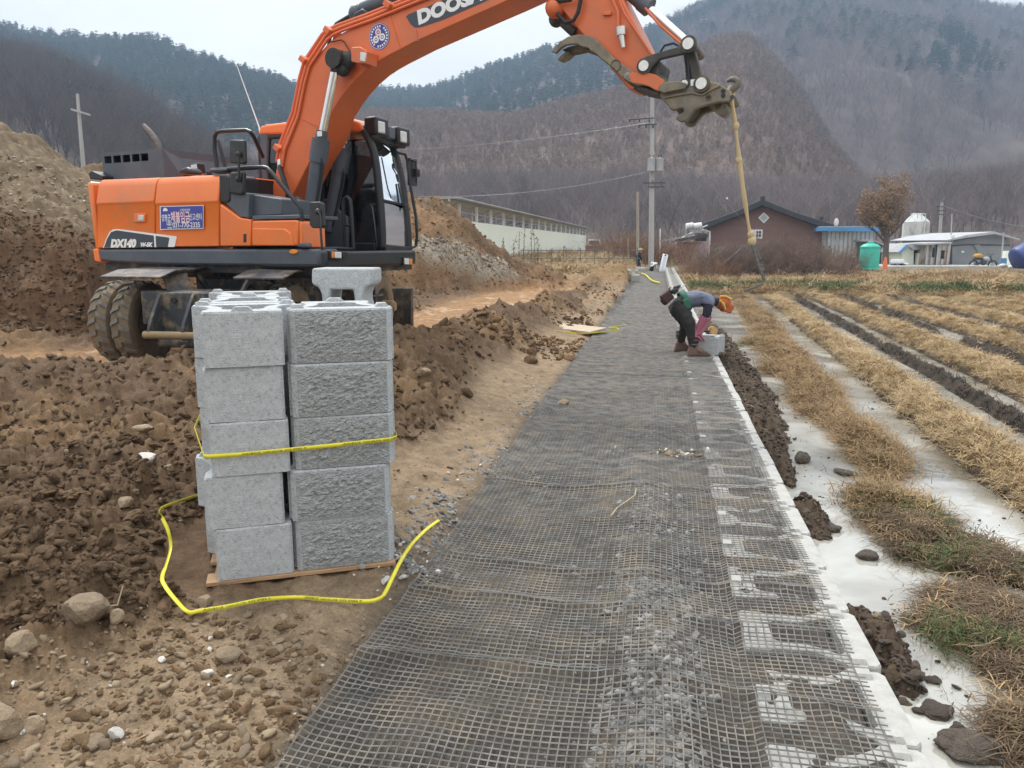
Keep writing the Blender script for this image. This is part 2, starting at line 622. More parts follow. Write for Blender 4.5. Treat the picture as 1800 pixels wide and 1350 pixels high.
def ground_fields(x, y, want_col=True):
    x = np.asarray(x, float); y = np.asarray(y, float)
    s = x * RS.x + y * RS.y
    t = x * RT.x + y * RT.y
    yy = np.maximum(y, .6)
    az = 900 + F_PX * x / yy
    rr = np.hypot(x, y + 1.5)
    fine = np.clip(1 - rr / 60, 0.15, 1)
    n1 = fbm(x * .8, y * .8, 4, 3) - .5
    n2 = fbm(x * 3.1, y * 3.1, 4, 9) - .5
    n3 = fbm(x * 11, y * 11, 4, 15) - .5
    n4 = fbm(x * 38, y * 38, 3, 21) - .5
    td = track_dist(x, y)
    # ---- masks on the dug side
    trk = 1 - sstep(.8, 1.7, td + n1 * 1.0 + n2 * .3)
    near_tan = (1 - sstep(2.2, 3.3, y + n1 * 1.2 - (x + 1.2) * .25))               # stony lighter soil close to the camera
    strip = 1 - sstep(.35, .95, -(t + 1.1) + n1 * .9 + n2 * .35 - .22 * sstep(6, 12, s))
    left = sstep(-1.02, -1.12, t)
    dark = left * (1 - trk) * (1 - strip)
    mud_l = dark * (1 - near_tan)
    # ---- heights, dug side
    z = .015 * n1
    base_l = .05 + .10 * sstep(-1.2, -2.6, t) + .16 * n1
    crest7 = .20 * np.exp(-((y - 7.3) / 1.0) ** 2) * sstep(-1.6, -2.8, x) * (1 - sstep(-9, -12, x) * 0)
    tb = -2.72 + .75 * sstep(12, 21, s)
    berm = (.36 + .3 * n1) * np.exp(-((t - tb + .5 * n1) / (.72 - .2 * sstep(12, 20, s))) ** 2) * sstep(4.6, 7.0, s) * (1 - sstep(16, 23, s) * .9) * (1 - .3 * sstep(8, 13, s))
    c1 = clods(x, y, .34, 31, .5); c2 = clods(x, y, .15, 41, .75); c3 = clods(x, y, .072, 61, .8); c4 = clods(x, y, .034, 71, .8)
    lump = .34 * .40 * c1 + .15 * .75 * c2 + .072 * .95 * c3 + .034 * 1.0 * c4 + .06 * n3 + .03 * n4
    lump2 = .34 * .22 * c1 * sstep(.0, .12, n1) + .15 * .36 * c2 + .072 * .8 * c3 + .034 * .95 * c4 + .07 * n2 + .045 * n3 + .022 * n4
    rut = .05 * np.sin((y * 1.0 - x * .28) * 5.2 + n1 * 3) * near_tan * sstep(-.4, -1.2, x)
    zl = base_l + rut + crest7 + berm + lump * mud_l * .95 + lump2 * dark * near_tan
    wheel = np.abs(np.sin(td * 5.2)) * .03 + .02 * np.sin((x + y) * 21 + n1 * 9) * np.exp(-((td - .75) / .22) ** 2)
    zt = .09 + .03 * n2 + wheel + .02 * n3 + .006 * n4
    zl = zl * (1 - trk) + zt * trk
    zstrip = .02 + .04 * n2 + .025 * n3 + .012 * n4 + .03 * np.maximum(0, clods(x, y, .11, 81, .3)) + (.03 + .05 * sstep(2.6, 4.5, s)) * sstep(-1.2, -1.9, t)
    zl = np.where(strip > 0, zl * (1 - strip) + zstrip * strip, zl)
    # spoil heap behind the machine
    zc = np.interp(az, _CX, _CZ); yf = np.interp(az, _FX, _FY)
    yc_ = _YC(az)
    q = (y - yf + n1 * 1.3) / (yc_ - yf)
    cut = 1 - sstep(150, 260, az)
    pa = np.where(q < .24, .44 * sstep(-.02, .24, q), .44 + .56 * np.clip((q - .24) / .76, 0, 1))
    pb = np.clip(q, 0, 1) ** .85
    prof = np.where(q <= 1, pa * cut + pb * (1 - cut), np.clip(1 - (q - 1) * .45, 0, 1))
    heap = (q > 0) * (y > 5) * prof * np.maximum(zc - .1, 0) * (1 - sstep(960, 1045, az)) * (s > 0)
    gul = 1 + .10 * (fbm(x * 1.4 + y * .4, y * .35, 3, 77) - .5)
    heap = heap * gul + (heap > .05) * (.20 * n2 + .09 * n3 + .05 * n1 + .12 * c1 * (1 - cut * .4) + .07 * c2)
    zl = zl * (1 - sstep(.0, .4, heap) * .7) + heap
    gd = SEG(x, y, _G0.x, _G0.y, _G1.x, _G1.y)
    zl = zl + .40 * np.exp(-(gd / .55) ** 2) + .05 * n3 * np.exp(-(gd / .8) ** 2)
    hp = np.zeros_like(x)
    for (p, r_, h_) in HEAPS:
        hp = np.maximum(hp, h_ * np.exp(-(np.hypot(x - p.x, y - p.y) / r_) ** 2))
    zl = zl + hp * (1 + n2) + (hp > .1) * (.10 * n3 + .06 * c2)
    far_l = sstep(24, 32, y)
    zl = zl + far_l * .06 * n2
    z = np.where(t < -1.05, zl, z)
    zl = zl + .10 * np.exp(-(((x + .80) / .13) ** 2 + ((y - 3.12) / .16) ** 2)) + .05 * np.exp(-(((x + .35) / .25) ** 2 + ((y - 3.2) / .2) ** 2))
    pad = 1 - sstep(.72, 1.05, np.hypot((x + 1.0) * .98, (y - 3.92) * .95))
    zl = zl * (1 - pad) + (.052 + .03 * n3 + .012 * n4 + .05 * c3 * .5) * pad
    z = np.where(t < -1.05, zl, z)
    edge = sstep(-1.25, -1.06, t)
    # ---- strip under the mesh
    zn = .012 + .05 * (fbm(s * 1.5, t * .7, 3, 5) - .5) + .03 * (fbm(s * 3.2, t * .8, 2, 8) - .5) + .03 * n2 * .6 - .028 + .012 * n3 + .007 * n4
    zn = zn + .035 * np.exp(-((t - .02 - .06 * np.sin(s * .9)) / .16) ** 2) * (1 - sstep(5, 9, s))
    inb = sstep(.30, .38, t)
    zn = zn * (1 - inb) + (-.012 + .05 * n2 + .035 * n3 + .014 * n4) * inb
    zn = zn - .10 * sstep(.74, .80, t)
    z = np.where(t >= -1.25, z * (1 - edge) + zn * edge, z)
    # ---- paddy
    zp = -.228 + .06 * n1 + .07 * n2 + .03 * n3
    wetgap = sstep(.12, -.05, fbm(s * .16, t * .5, 2, 91) - .5)
    zp = zp + (1 - wetgap) * .05 * sstep(4.8, 7, t) + .10 * sstep(11, 15, t) + .045 * sstep(15, 22, s) * sstep(2.2, 4, t) * (n1 + .5)
    tq = t - .05 * (s - 9) * sstep(1.2, 2.0, t)
    wob = .10 * (fbm(s * .8, t * .2, 3, 95) - .5)
    straw = np.zeros_like(x)
    for (t0, w, h) in RIDGES:
        brk = sstep(.26, .36, fbm(s * .23 + t0 * 3.1, t * 0 + t0, 2, 97)) if t0 > 4.9 else 1.0
        g = np.exp(-(np.abs(tq - t0 - wob * (1.6 if t0 > 5 else 1)) / w) ** 3.2) * brk
        straw = np.maximum(straw, g)
        g2 = np.exp(-(np.abs(tq - t0 - wob * (1.6 if t0 > 5 else 1)) / (w + .10 + .16 * n2 + .1 * n3)) ** 4) * brk
        zp = np.maximum(zp, -.235 + (.085 + .06 * n3 + .03 * n4 + .04 * n2) * g2)
        zp = np.maximum(zp, -.24 + (h + .06 * n2 + .03 * n3) * g)
    stub = np.zeros_like(x)
    for (t0, w, h) in STUBBLE:
        g = np.exp(-((tq - t0 - wob) / w) ** 2) * sstep(.3, .5, fbm(s * .5, t * 0 + t0, 2, 98) + .1)
        stub = np.maximum(stub, g)
        zp = np.maximum(zp, -.22 + (h + .09 * n3 + .07 * n2) * g)
    bank = np.exp(-(np.abs(tq - 1.86 + .40 * (fbm(s * .7, t * .6, 3, 101) - .5)) / (.25 + .10 * sstep(8, 13, s))) ** 2.6) * sstep(5.4, 6.4, s + n2 * 2)
    wq = .45 * (fbm(s * 2.2, t * 2.2, 4, 102) - .5)
    for (ms, mt, rs_, rt_) in MATS:
        bank = np.maximum(bank, np.exp(-(((s - ms) / rs_) ** 2 + ((t - mt) / rt_) ** 2 + wq * 2.2) ** 2) * sstep(-.9, .1, 1 - ((s - ms) / rs_) ** 2 - ((t - mt) / rt_) ** 2 + .9))
    zp = np.maximum(zp, -.245 + (.125 + .10 * n2 + .08 * n3 + .03 * n4) * np.clip(bank * 1.25, 0, 1))
    bmud = np.exp(-(np.abs(t - 1.02) / (.10 + .30 * sstep(6, 9, s))) ** 2.5) * sstep(5.6, 7.2, s + n1 * 2) * (1 - .6 * sstep(15, 20, s))
    for (ms, mt, rs_, rt_) in BARS:
        bmud = np.maximum(bmud, np.exp(-(((s - ms) / rs_) ** 2 + ((t - mt) / rt_) ** 2 + wq * 1.6) ** 2))
    zp = np.maximum(zp, -.25 + (.115 + .10 * n2 + .12 * n3 + .06 * n4 + .16 * c2 * .35 + .09 * c3 + .04 * c4) * np.clip(bmud, 0, 1))
    endb = sstep(25.5, 27.5, s + n1 * 1.5)
    zp = zp * (1 - endb) + (-.02 + .18 * np.exp(-((s - 29.5) / 1.6) ** 2) + .10 * n2 + .04 * n3) * endb
    back = sstep(33, 46, s)
    zp = zp * (1 - back) + (.16 + .05 * n1) * back
    out = sstep(.86, .93, t)
    z = np.where(t >= .86, z * (1 - out) + zp * out, z)
    farz = sstep(38, 60, y)
    z = z * (1 - farz) + (.18 + .1 * n1) * farz + .55 * sstep(40, 52, y) * sstep(0, -4, t) * (1 - sstep(70, 95, y))
    far2 = sstep(95, 138, rr)
    z = z * (1 - far2) - .45 * far2
    if not want_col:
        return z
    # ---- colours of the soils (their own colour, no shading)
    def C(*c): return np.array(c)[None, :] if x.ndim == 1 else np.array(c)
    def mixc(a, b, k): return a * (1 - k[..., None]) + b * k[..., None]
    col = np.zeros(x.shape + (3,)) + np.array((.118, .074, .042))
    tone = (fbm(x * .55, y * .55, 3, 111))
    col = mixc(col, np.array((.19, .118, .060)), sstep(.45, .68, tone) * .8)
    col = mixc(col, np.array((.142, .090, .048)), near_tan * .8)
    col = mixc(col, np.array((.22, .15, .088)), sstep(.06, .22, n2) * near_tan * .5)
    col = mixc(col, np.array((.28, .205, .13)), strip * (.75 + .4 * n2))
    col = mixc(col, np.array((.30, .172, .082)), trk * np.clip(.9 + n3, .4, 1))
    col = mixc(col, np.array((.46, .34, .22)), trk * sstep(.10, .22, n2) * .7)
    hm = sstep(.05, .5, heap)
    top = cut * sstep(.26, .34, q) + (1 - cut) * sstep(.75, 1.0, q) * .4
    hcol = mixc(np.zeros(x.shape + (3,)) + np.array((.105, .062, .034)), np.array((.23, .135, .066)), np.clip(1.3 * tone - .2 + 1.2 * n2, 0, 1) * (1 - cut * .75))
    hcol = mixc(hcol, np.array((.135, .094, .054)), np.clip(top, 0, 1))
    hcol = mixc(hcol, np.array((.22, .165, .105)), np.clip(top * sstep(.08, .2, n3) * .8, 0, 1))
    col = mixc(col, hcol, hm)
    col = mixc(col, np.array((.26, .15, .07)), sstep(.08, .3, hp))
    col = mixc(col, np.array((.33, .29, .225)), np.exp(-(gd / .5) ** 4) * .9)
    col = mixc(col, np.array((.22, .155, .08)), far_l * (1 - hm) * .6 * (t < -1))
    ncol = mixc(np.zeros(x.shape + (3,)) + np.array((.072, .062, .052)), np.array((.135, .108, .078)), sstep(-.1, .2, n1 + n2 * .5))
    ncol = mixc(ncol, np.array((.085, .070, .056)), inb * .8)
    col = mixc(col, ncol, edge * (t < .9))
    pcol = np.zeros(x.shape + (3,)) + np.array((.050, .038, .027))
    pcol = mixc(pcol, np.array((.24, .165, .08)), np.clip(straw * 1.5, 0, 1) * sstep(-.14, -.06, zp))
    pcol = mixc(pcol, np.array((.050, .038, .028)), stub)
    pcol = mixc(pcol, np.array((.115, .075, .040)), np.clip(bank * 1.3, 0, 1))
    pcol = mixc(pcol, np.array((.085, .060, .040)), np.clip(bmud * 1.3, 0, 1))
    pcol = mixc(pcol, np.array((.21, .145, .075)), np.clip(sstep(9, 12, t) * (.6 + n2), 0, 1))
    green = np.exp(-((s - 29.3) / 1.3) ** 2) * sstep(-.12, .1, n1 + n2)
    pcol = mixc(pcol, np.array((.19, .135, .07)), endb)
    pcol = mixc(pcol, np.array((.085, .10, .032)), np.clip(green, 0, 1) * .8)
    pcol = mixc(pcol, np.array((.17, .13, .085)), back)
    col = mixc(col, pcol, out * 1.0)
    col = mixc(col, np.array((.20, .155, .085)), farz * .8)
    return z, col, dict(s=s, t=t, straw=straw, bank=bank, bmud=bmud, stub=stub, dark=dark, near=near_tan, mud=mud_l, strip=strip, trk=trk, heap=heap, green=green, endb=endb, n1=n1, n2=n2, top=top * hm)

def gz(x, y):
    return float(ground_fields(np.array([x]), np.array([y]), False)[0])

def ground_material():
    m = bpy.data.materials.new('soil')
    m.use_nodes = True
    N, L = m.node_tree.nodes, m.node_tree.links
    b = N['Principled BSDF']
    at_ = N.new('ShaderNodeAttribute')
    at_.attribute_name = 'soil'
    tc = N.new('ShaderNodeTexCoord')
    n1 = N.new('ShaderNodeTexNoise'); n1.inputs['Scale'].default_value = 9; n1.inputs['Detail'].default_value = 9; n1.inputs['Roughness'].default_value = .7
    n2 = N.new('ShaderNodeTexNoise'); n2.inputs['Scale'].default_value = 70; n2.inputs['Detail'].default_value = 5; n2.inputs['Roughness'].default_value = .7
    for n in (n1, n2): L.new(tc.outputs['Object'], n.inputs['Vector'])
    r1 = N.new('ShaderNodeMapRange'); r1.inputs['From Min'].default_value = .3; r1.inputs['From Max'].default_value = .7; r1.inputs['To Min'].default_value = .62; r1.inputs['To Max'].default_value = 1.35
    r2 = N.new('ShaderNodeMapRange'); r2.inputs['From Min'].default_value = .3; r2.inputs['From Max'].default_value = .72; r2.inputs['To Min'].default_value = .7; r2.inputs['To Max'].default_value = 1.3
    L.new(n1.outputs['Fac'], r1.inputs['Value']); L.new(n2.outputs['Fac'], r2.inputs['Value'])
    mu = N.new('ShaderNodeMath'); mu.operation = 'MULTIPLY'
    L.new(r1.outputs[0], mu.inputs[0]); L.new(r2.outputs[0], mu.inputs[1])
    vm = N.new('ShaderNodeVectorMath'); vm.operation = 'SCALE'
    L.new(at_.outputs['Color'], vm.inputs[0]); L.new(mu.outputs[0], vm.inputs['Scale'])
    L.new(vm.outputs[0], b.inputs['Base Color'])
    b.inputs['Roughness'].default_value = .93
    b.inputs['Specular IOR Level'].default_value = .25
    bp = N.new('ShaderNodeBump'); bp.inputs['Strength'].default_value = .7; bp.inputs['Distance'].default_value = .012
    L.new(n2.outputs['Fac'], bp.inputs['Height']); L.new(bp.outputs[0], b.inputs['Normal'])
    return m

M_SOIL = ground_material()
def build_ground():
    nr, na = 800, 800
    r = 1.75 * np.exp(np.linspace(0, math.log(142 / 1.75), nr))
    a = np.linspace(R(-53), R(53), na)
    rr, aa = np.meshgrid(r, a, indexing='ij')
    x = (rr * np.sin(aa)).ravel(); y = (rr * np.cos(aa) - 1.5).ravel()
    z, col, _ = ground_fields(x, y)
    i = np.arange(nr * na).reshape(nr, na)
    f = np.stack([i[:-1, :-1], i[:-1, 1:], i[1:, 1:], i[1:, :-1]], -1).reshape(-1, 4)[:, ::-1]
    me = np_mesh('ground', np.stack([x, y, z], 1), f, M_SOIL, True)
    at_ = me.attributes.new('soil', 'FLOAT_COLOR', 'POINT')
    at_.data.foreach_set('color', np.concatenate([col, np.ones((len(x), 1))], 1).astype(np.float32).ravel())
    o = link('ground', me)
    prop(o, 'muddy dug ground of brown clods, wheel tracks and paddy soil', 'ground', kind='structure')
    mb = MB()
    mb.add([(-700, -85, -.6), (700, -85, -.6), (700, 690, -.6), (-700, 690, -.6)], [(0, 1, 2, 3)])
    o = mb.build('terrain', mat('valley_soil', (.20, .155, .09), (.13, .10, .06), .95, .3))
    prop(o, 'flat valley floor stretching to the hills', 'ground', kind='structure')
build_ground()

# ------------------------------------------------------------------ water in the paddy
def water_material():
    m = bpy.data.materials.new('muddy_water_sky_pale')
    m.use_nodes = True
    N, L = m.node_tree.nodes, m.node_tree.links
    b = N['Principled BSDF']
    tc = N.new('ShaderNodeTexCoord')
    n1 = N.new('ShaderNodeTexNoise'); n1.inputs['Scale'].default_value = 1.1; n1.inputs['Detail'].default_value = 8; n1.inputs['Distortion'].default_value = .6
    L.new(tc.outputs['Object'], n1.inputs['Vector'])
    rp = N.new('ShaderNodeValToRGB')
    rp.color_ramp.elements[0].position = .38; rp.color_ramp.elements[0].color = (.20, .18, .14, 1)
    rp.color_ramp.elements[1].position = .65; rp.color_ramp.elements[1].color = (.52, .505, .45, 1)  # mud tone up to a pale tone painted for the bright sky's reflection
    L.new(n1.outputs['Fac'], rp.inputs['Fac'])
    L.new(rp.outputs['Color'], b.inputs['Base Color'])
    b.inputs['Roughness'].default_value = .04
    b.inputs['IOR'].default_value = 2.1
    b.inputs['Specular IOR Level'].default_value = .75
    n2 = N.new('ShaderNodeTexNoise'); n2.inputs['Scale'].default_value = 14; n2.inputs['Detail'].default_value = 2
    L.new(tc.outputs['Object'], n2.inputs['Vector'])
    bp = N.new('ShaderNodeBump'); bp.inputs['Strength'].default_value = .12; bp.inputs['Distance'].default_value = .01
    L.new(n2.outputs['Fac'], bp.inputs['Height']); L.new(bp.outputs[0], b.inputs['Normal'])
    return m
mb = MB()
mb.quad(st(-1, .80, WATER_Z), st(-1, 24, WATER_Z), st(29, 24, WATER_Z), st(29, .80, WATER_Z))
prop(mb.build('water', water_material()), 'shallow muddy, sky-pale water standing in the paddy furrows', 'water', kind='structure')

# ================================================================== HILLS
def profile(pts, px):
    return np.interp(px, [p[0] for p in pts], [p[1] for p in pts])

class Hill:
    def __init__(self, name, sky, Dc, Df, zf, tree_h, expo, col, label, seed, px0=-700, px1=2500, rough=1.0):
        self.sky, self.Dc, self.Df, self.zf, self.th, self.e, self.seed, self.rough = sky, Dc, Df, zf, tree_h, expo, seed, rough
        self.px0, self.px1 = px0, px1
        npx, nq = 160, 40
        px, q = np.meshgrid(np.linspace(px0, px1, npx), np.linspace(0, 1.2, nq), indexing='ij')
        v = self.pos(px.ravel(), q.ravel())
        i = np.arange(npx * nq).reshape(npx, nq)
        f = np.stack([i[:-1, :-1], i[1:, :-1], i[1:, 1:], i[:-1, 1:]], -1).reshape(-1, 4)
        o = link(name, np_mesh(name, v, f, col, True))
        prop(o, label, 'hill', kind='structure')
    def pos(self, px, q):
        ysky = profile(self.sky, px)
        k = (675 - ysky) / F_PX
        Dc = self.Dc
        u = (px - 900) / F_PX
        dy = _cp + .182 * _sp
        zc = CAM_Z + (-_sp + k * _cp) * Dc / (_cp + k * _sp) - self.th
        D = self.Df + (Dc - self.Df) * q
        x = u * D / dy; y = D
        n = fbm(x * .02, y * .02, 4, self.seed) - .5
        prof = np.where(q <= 1, np.clip(q, 0, 1) ** self.e, 1 - (q - 1) * .7)
        z = self.zf + (zc - self.zf) * prof + n * (Dc - self.Df) * .06 * self.rough * np.clip(q * 4, 0, 1) * np.clip(1.25 - q, .12, 1)
        return np.stack([x, y, z], -1)
    def sample(self, n, pxa, pxb, qa, qb, keep=None):
        px = RNG.uniform(pxa, pxb, n); q = np.sqrt(RNG.uniform(qa * qa, qb * qb, n)) if qa >= 0 else RNG.uniform(qa, qb, n)
        if keep is not None:
            k = keep(px, q)
            px, q = px[k], q[k]
        return self.pos(px, q)

litter = mat('leaf_litter', (.13, .095, .08), (.07, .054, .048), .95, .12, bump=.6, bscale=2)
litter2 = mat('hill_soil', (.17, .11, .08), (.095, .066, .056), .95, .15, bump=.6, bscale=2)
HA = Hill('hill', [(-700, -40), (-300, 10), (0, 26), (30, 30), (100, 47), (200, 57), (300, 60), (400, 98), (510, 133), (600, 165), (700, 195), (850, 240), (1000, 300)],
          420, 220, 2, 7, .8, litter, 'distant bluish pine hill beyond the spoil heap', 201, -700, 1000)
HB = Hill('hill', [(-700, -40), (-300, 20), (0, 62), (60, 80), (120, 97), (220, 145), (300, 193), (360, 232), (420, 275), (500, 335), (580, 400), (640, 425)],
          190, 85, -.5, 6, .85, litter, 'brown hillside of bare trees behind the excavator', 205, -700, 640)
HC = Hill('hill', [(400, 200), (500, 175), (650, 150), (750, 148), (850, 116), (900, 100), (960, 77), (1100, 52), (1150, 30), (1200, 4), (1300, -45), (1450, -75), (1600, -45), (1690, 0), (1740, 8), (1800, 10), (2000, -5), (2500, 30)],
          560, 210, 0, 8, .9, litter, 'tall hazy mountain slope behind the houses', 209, 400, 2300)
HD = Hill('hill', [(480, 280), (560, 225), (640, 182), (700, 187), (800, 188), (900, 193), (1000, 168), (1090, 150), (1200, 86), (1240, 63), (1300, 58), (1340, 92), (1400, 165), (1450, 225), (1520, 290), (1600, 335), (1800, 370), (2300, 400)],
          300, 135, 0, 2, .9, litter2, 'reddish brown cleared slope planted with saplings', 213, 480, 2300)
HE = Hill('hill', [(500, 350), (640, 335), (740, 318), (900, 308), (1100, 305), (1300, 318), (1450, 325), (1600, 315), (1800, 290), (2600, 280)],
          170, 100, -.5, 6.5, .8, litter, 'low wooded foot of the hills behind the houses', 217, 500, 2300, .5)

# ------------------------------------------------------------------ tree kinds
def leaf_quads(mb, c, r, n, size, rnd, flat=.6, cut=.35):
    for _ in range(n):
        d = Vector((rnd.gauss(0, 1), rnd.gauss(0, 1), rnd.gauss(0, 1) * flat))
        d = d.normalized() * r * rnd.uniform(cut, 1.0)
        d.z *= flat
        p = c + d
        a = Vector((rnd.gauss(0, 1), rnd.gauss(0, 1), rnd.gauss(0, .5))).normalized()
        b = a.cross(Vector((rnd.gauss(0, 1), rnd.gauss(0, 1), rnd.gauss(0, 1)))).normalized()
        s = size * rnd.uniform(.6, 1.3)
        mb.add([p - a * s, p + b * s * .6, p + a * s, p - b * s * .5], [(0, 1, 2, 3)])

def strip(mb, a, b, w0, w1, rnd):
    d = (b - a)
    side = d.cross(Vector((rnd.gauss(0, 1), rnd.gauss(0, 1), rnd.gauss(0, 1)))).normalized()
    mb.add([a - side * w0, a + side * w0, b + side * w1, b - side * w1], [(0, 1, 2, 3)])

def branch(mb, p, d, L, r, lvl, rnd, up=.25, kids=(4, 6), leafs=None, sides=5):
    pts, rs = [p], [r]
    n = 4 if lvl > 1 else 3
    dd = d.copy()
    for i in range(n):
        dd = (dd + Vector((rnd.gauss(0, .16), rnd.gauss(0, .16), rnd.gauss(0, .10) + up * .15))).normalized()
        pts.append(pts[-1] + dd * L / n)
        rs.append(r * (1 - .75 * (i + 1) / n))
    if lvl >= 2:
        mb.tube(pts, rs, sides, caps=False)
    else:
        for a, b, r0, r1 in zip(pts[:-1], pts[1:], rs[:-1], rs[1:]):
            strip(mb, a, b, r0, r1, rnd)
    if lvl > 0:
        for k in range(rnd.randint(*kids)):
            f = rnd.uniform(.25, 1.0) if lvl < 3 else rnd.uniform(.12, 1.0)
            i = min(n - 1, int(f * n))
            q = pts[i].lerp(pts[i + 1], f * n - i)
            a = rnd.uniform(0, 6.28)
            out = Vector((math.cos(a), math.sin(a), rnd.uniform(.1, .8)))
            nd = (dd * .75 + out * .8).normalized()
            branch(mb, q, nd, L * rnd.uniform(.42, .66), max(rs[i] * .55, .004), lvl - 1, rnd, up, kids, leafs, sides)
    elif leafs is not None:
        leafs.append(pts[-1]); leafs.append(pts[1])

def bare_tree_mesh(name, m, seed, H=8, lvl=3, kids=(4, 6), r=.11, tw=1.0):
    rnd = random.Random(seed)
    mb = MB()
    lean = Vector((rnd.gauss(0, .08), rnd.gauss(0, .08), 1)).normalized()
    branch(mb, Vector((0, 0, -.3)), lean, H * .72, r, lvl, rnd, .5, kids)
    return mb.mesh(name, m, fixn=False)

def pine_mesh(name, mats, seed, H=9):
    rnd = random.Random(seed)
    mb = MB()
    x = Vector((rnd.gauss(0, .5), rnd.gauss(0, .5), H * .9))
    mb.mi = 0
    mb.tube([Vector((0, 0, -.5)), x * .5 + Vector((rnd.gauss(0, .2), 0, 0)), x], [.16, .11, .04], 5, caps=False)
    mb.mi = 1
    nl = rnd.randint(5, 7)
    for i in range(nl):
        f = .38 + .62 * i / (nl - 1)
        k = 4 if i < nl - 1 else 1
        for j in range(k):
            a = rnd.uniform(0, 6.28)
            rr = H * .20 * (1.25 - f) * rnd.uniform(.6, 1.2) * (k > 1)
            c = x * f + Vector((math.cos(a) * rr, math.sin(a) * rr, rnd.uniform(-.3, .3)))
            leaf_quads(mb, c, H * .12 * rnd.uniform(.8, 1.2), 26, H * .030, rnd, .55, .2)
    return mb.mesh(name, mats, fixn=False)

def shrub_mesh(name, m, seed, H=2.4):
    rnd = random.Random(seed)
    mb = MB()
    for _ in range(5):
        a = rnd.uniform(0, 6.28)
        strip(mb, Vector((0, 0, 0)), Vector((math.cos(a) * .5, math.sin(a) * .5, H * rnd.uniform(.6, 1))), .03, .015, rnd)
    for _ in range(70):
        z = rnd.uniform(.15, 1)
        rr = (1 - abs(z - .45)) * H * .3 * rnd.uniform(.3, 1)
        a = rnd.uniform(0, 6.28)
        leaf_quads(mb, Vector((math.cos(a) * rr, math.sin(a) * rr, z * H)), .1, 1, .13, rnd)
    return mb.mesh(name, m, fixn=False)

M_TWIG = mat('bare_twigs', (.25, .20, .185), (.15, .12, .115), .9, .5, instance_var=.5)
M_TWIG2 = mat('brown_twigs', (.135, .10, .085), (.08, .062, .054), .9, .5, instance_var=.5)
M_BARK = mat('pine_bark', (.12, .08, .06), (.07, .05, .04), .9, 3)
M_NEED = mat('pine_needles', (.036, .074, .034), (.020, .046, .026), .85, .8, instance_var=.4)
M_NEED2 = mat('green_needles', (.060, .085, .036), (.040, .062, .030), .85, .8, instance_var=.35)
M_SAP = mat('dry_sapling_leaves', (.275, .185, .125), (.155, .108, .082), .9, .8, instance_var=.45)
bare = [bare_tree_mesh('bare_tree', M_TWIG, 300 + i, 8, 3, (6, 8), .085) for i in range(4)]
bareb = [bare_tree_mesh('bare_tree', M_TWIG2, 320 + i, 8, 3, (6, 8), .085) for i in range(4)]
pines = [pine_mesh('pine', [M_BARK, M_NEED], 340 + i) for i in range(4)]
pinesg = [pine_mesh('pine', [M_BARK, M_NEED2], 350 + i) for i in range(2)]
shrubs = [shrub_mesh('sapling', M_SAP, 360 + i) for i in range(4)]

def wood(name, pts, protos, smin, smax, label, tilt=.06):
    n = len(pts)
    rots = np.stack([RNG.normal(0, tilt, n), RNG.normal(0, tilt, n), RNG.uniform(0, 6.28, n)], 1)
    s = RNG.uniform(smin, smax, n)
    sc = np.stack([s * RNG.uniform(.85, 1.2, n), s * RNG.uniform(.85, 1.2, n), s], 1)
    scatter(name, pts, rots, sc, RNG.integers(0, len(protos), n), protos, label, 'woodland')

nz = lambda px, q, f, s: fbm(px * f, q * 6, 3, s)
wood('forest', HA.sample(4200, -350, 760, .25, 1.06), pines, .6, 1.05, 'dark bluish pine wood covering the far hill')
wood('forest', HB.sample(4600, -450, 620, .06, 1.04, lambda px, q: (nz(px, q, .012, 5) < .72)), bareb, .7, 1.2, 'brown leafless wood on the slope behind the spoil heap')
wood('forest', np.concatenate([HB.sample(800, -300, 600, .5, 1.02, lambda px, q: (nz(px, q, .012, 5) > .56) | (q > .95)), HB.sample(60, 300, 420, .15, .6)]), pinesg, .55, .85, 'green pines mixed into the brown wooded slope')
wood('forest', HC.sample(6800, 480, 2200, .36, 1.06, lambda px, q: (px < 1150) | (q > .78) | (nz(px, q, .006, 7) > .50) | (nz(px, q, .03, 17) > .66) | ((px < 1700) & (np.abs(q - .62 + (px - 1400) * .0007) < .07))), pines, .65, 1.1, 'blue hazed pine wood on the high mountain')
wood('forest', HC.sample(11000, 1150, 2200, .05, .97, lambda px, q: nz(px, q, .006, 7) < .62), bare, .85, 1.4, 'grey leafless wood on the mountain slope')
wood('forest', HD.sample(26000, 500, 1900, .03, 1.03, lambda px, q: nz(px, q, .02, 11) > .12), shrubs, .5, 1.1, 'rusty dry saplings planted over the cleared slope', .1)
wood('forest', HE.sample(3600, 600, 2100, .03, 1.05), bare, .6, 1.1, 'dense grey bare trees along the foot of the hills')

# ------------------------------------------------------------------ air
def build_haze():
    mb = MB()
    mb.box((0, 305, 148.5), (1420, 790, 301))
    m = bpy.data.materials.new('haze')
    m.use_nodes = True
    N, L = m.node_tree.nodes, m.node_tree.links
    N.clear()
    out = N.new('ShaderNodeOutputMaterial')
    v = N.new('ShaderNodeVolumePrincipled')
    v.inputs['Color'].default_value = (.54, .73, 1.0, 1)
    v.inputs['Density'].default_value = HAZE
    v.inputs['Anisotropy'].default_value = .3
    L.new(v.outputs[0], out.inputs['Volume'])
    o = mb.build('haze', m)
    prop(o, 'thin pale winter haze over the valley', 'haze', kind='stuff')
HAZE = .0007
build_haze()
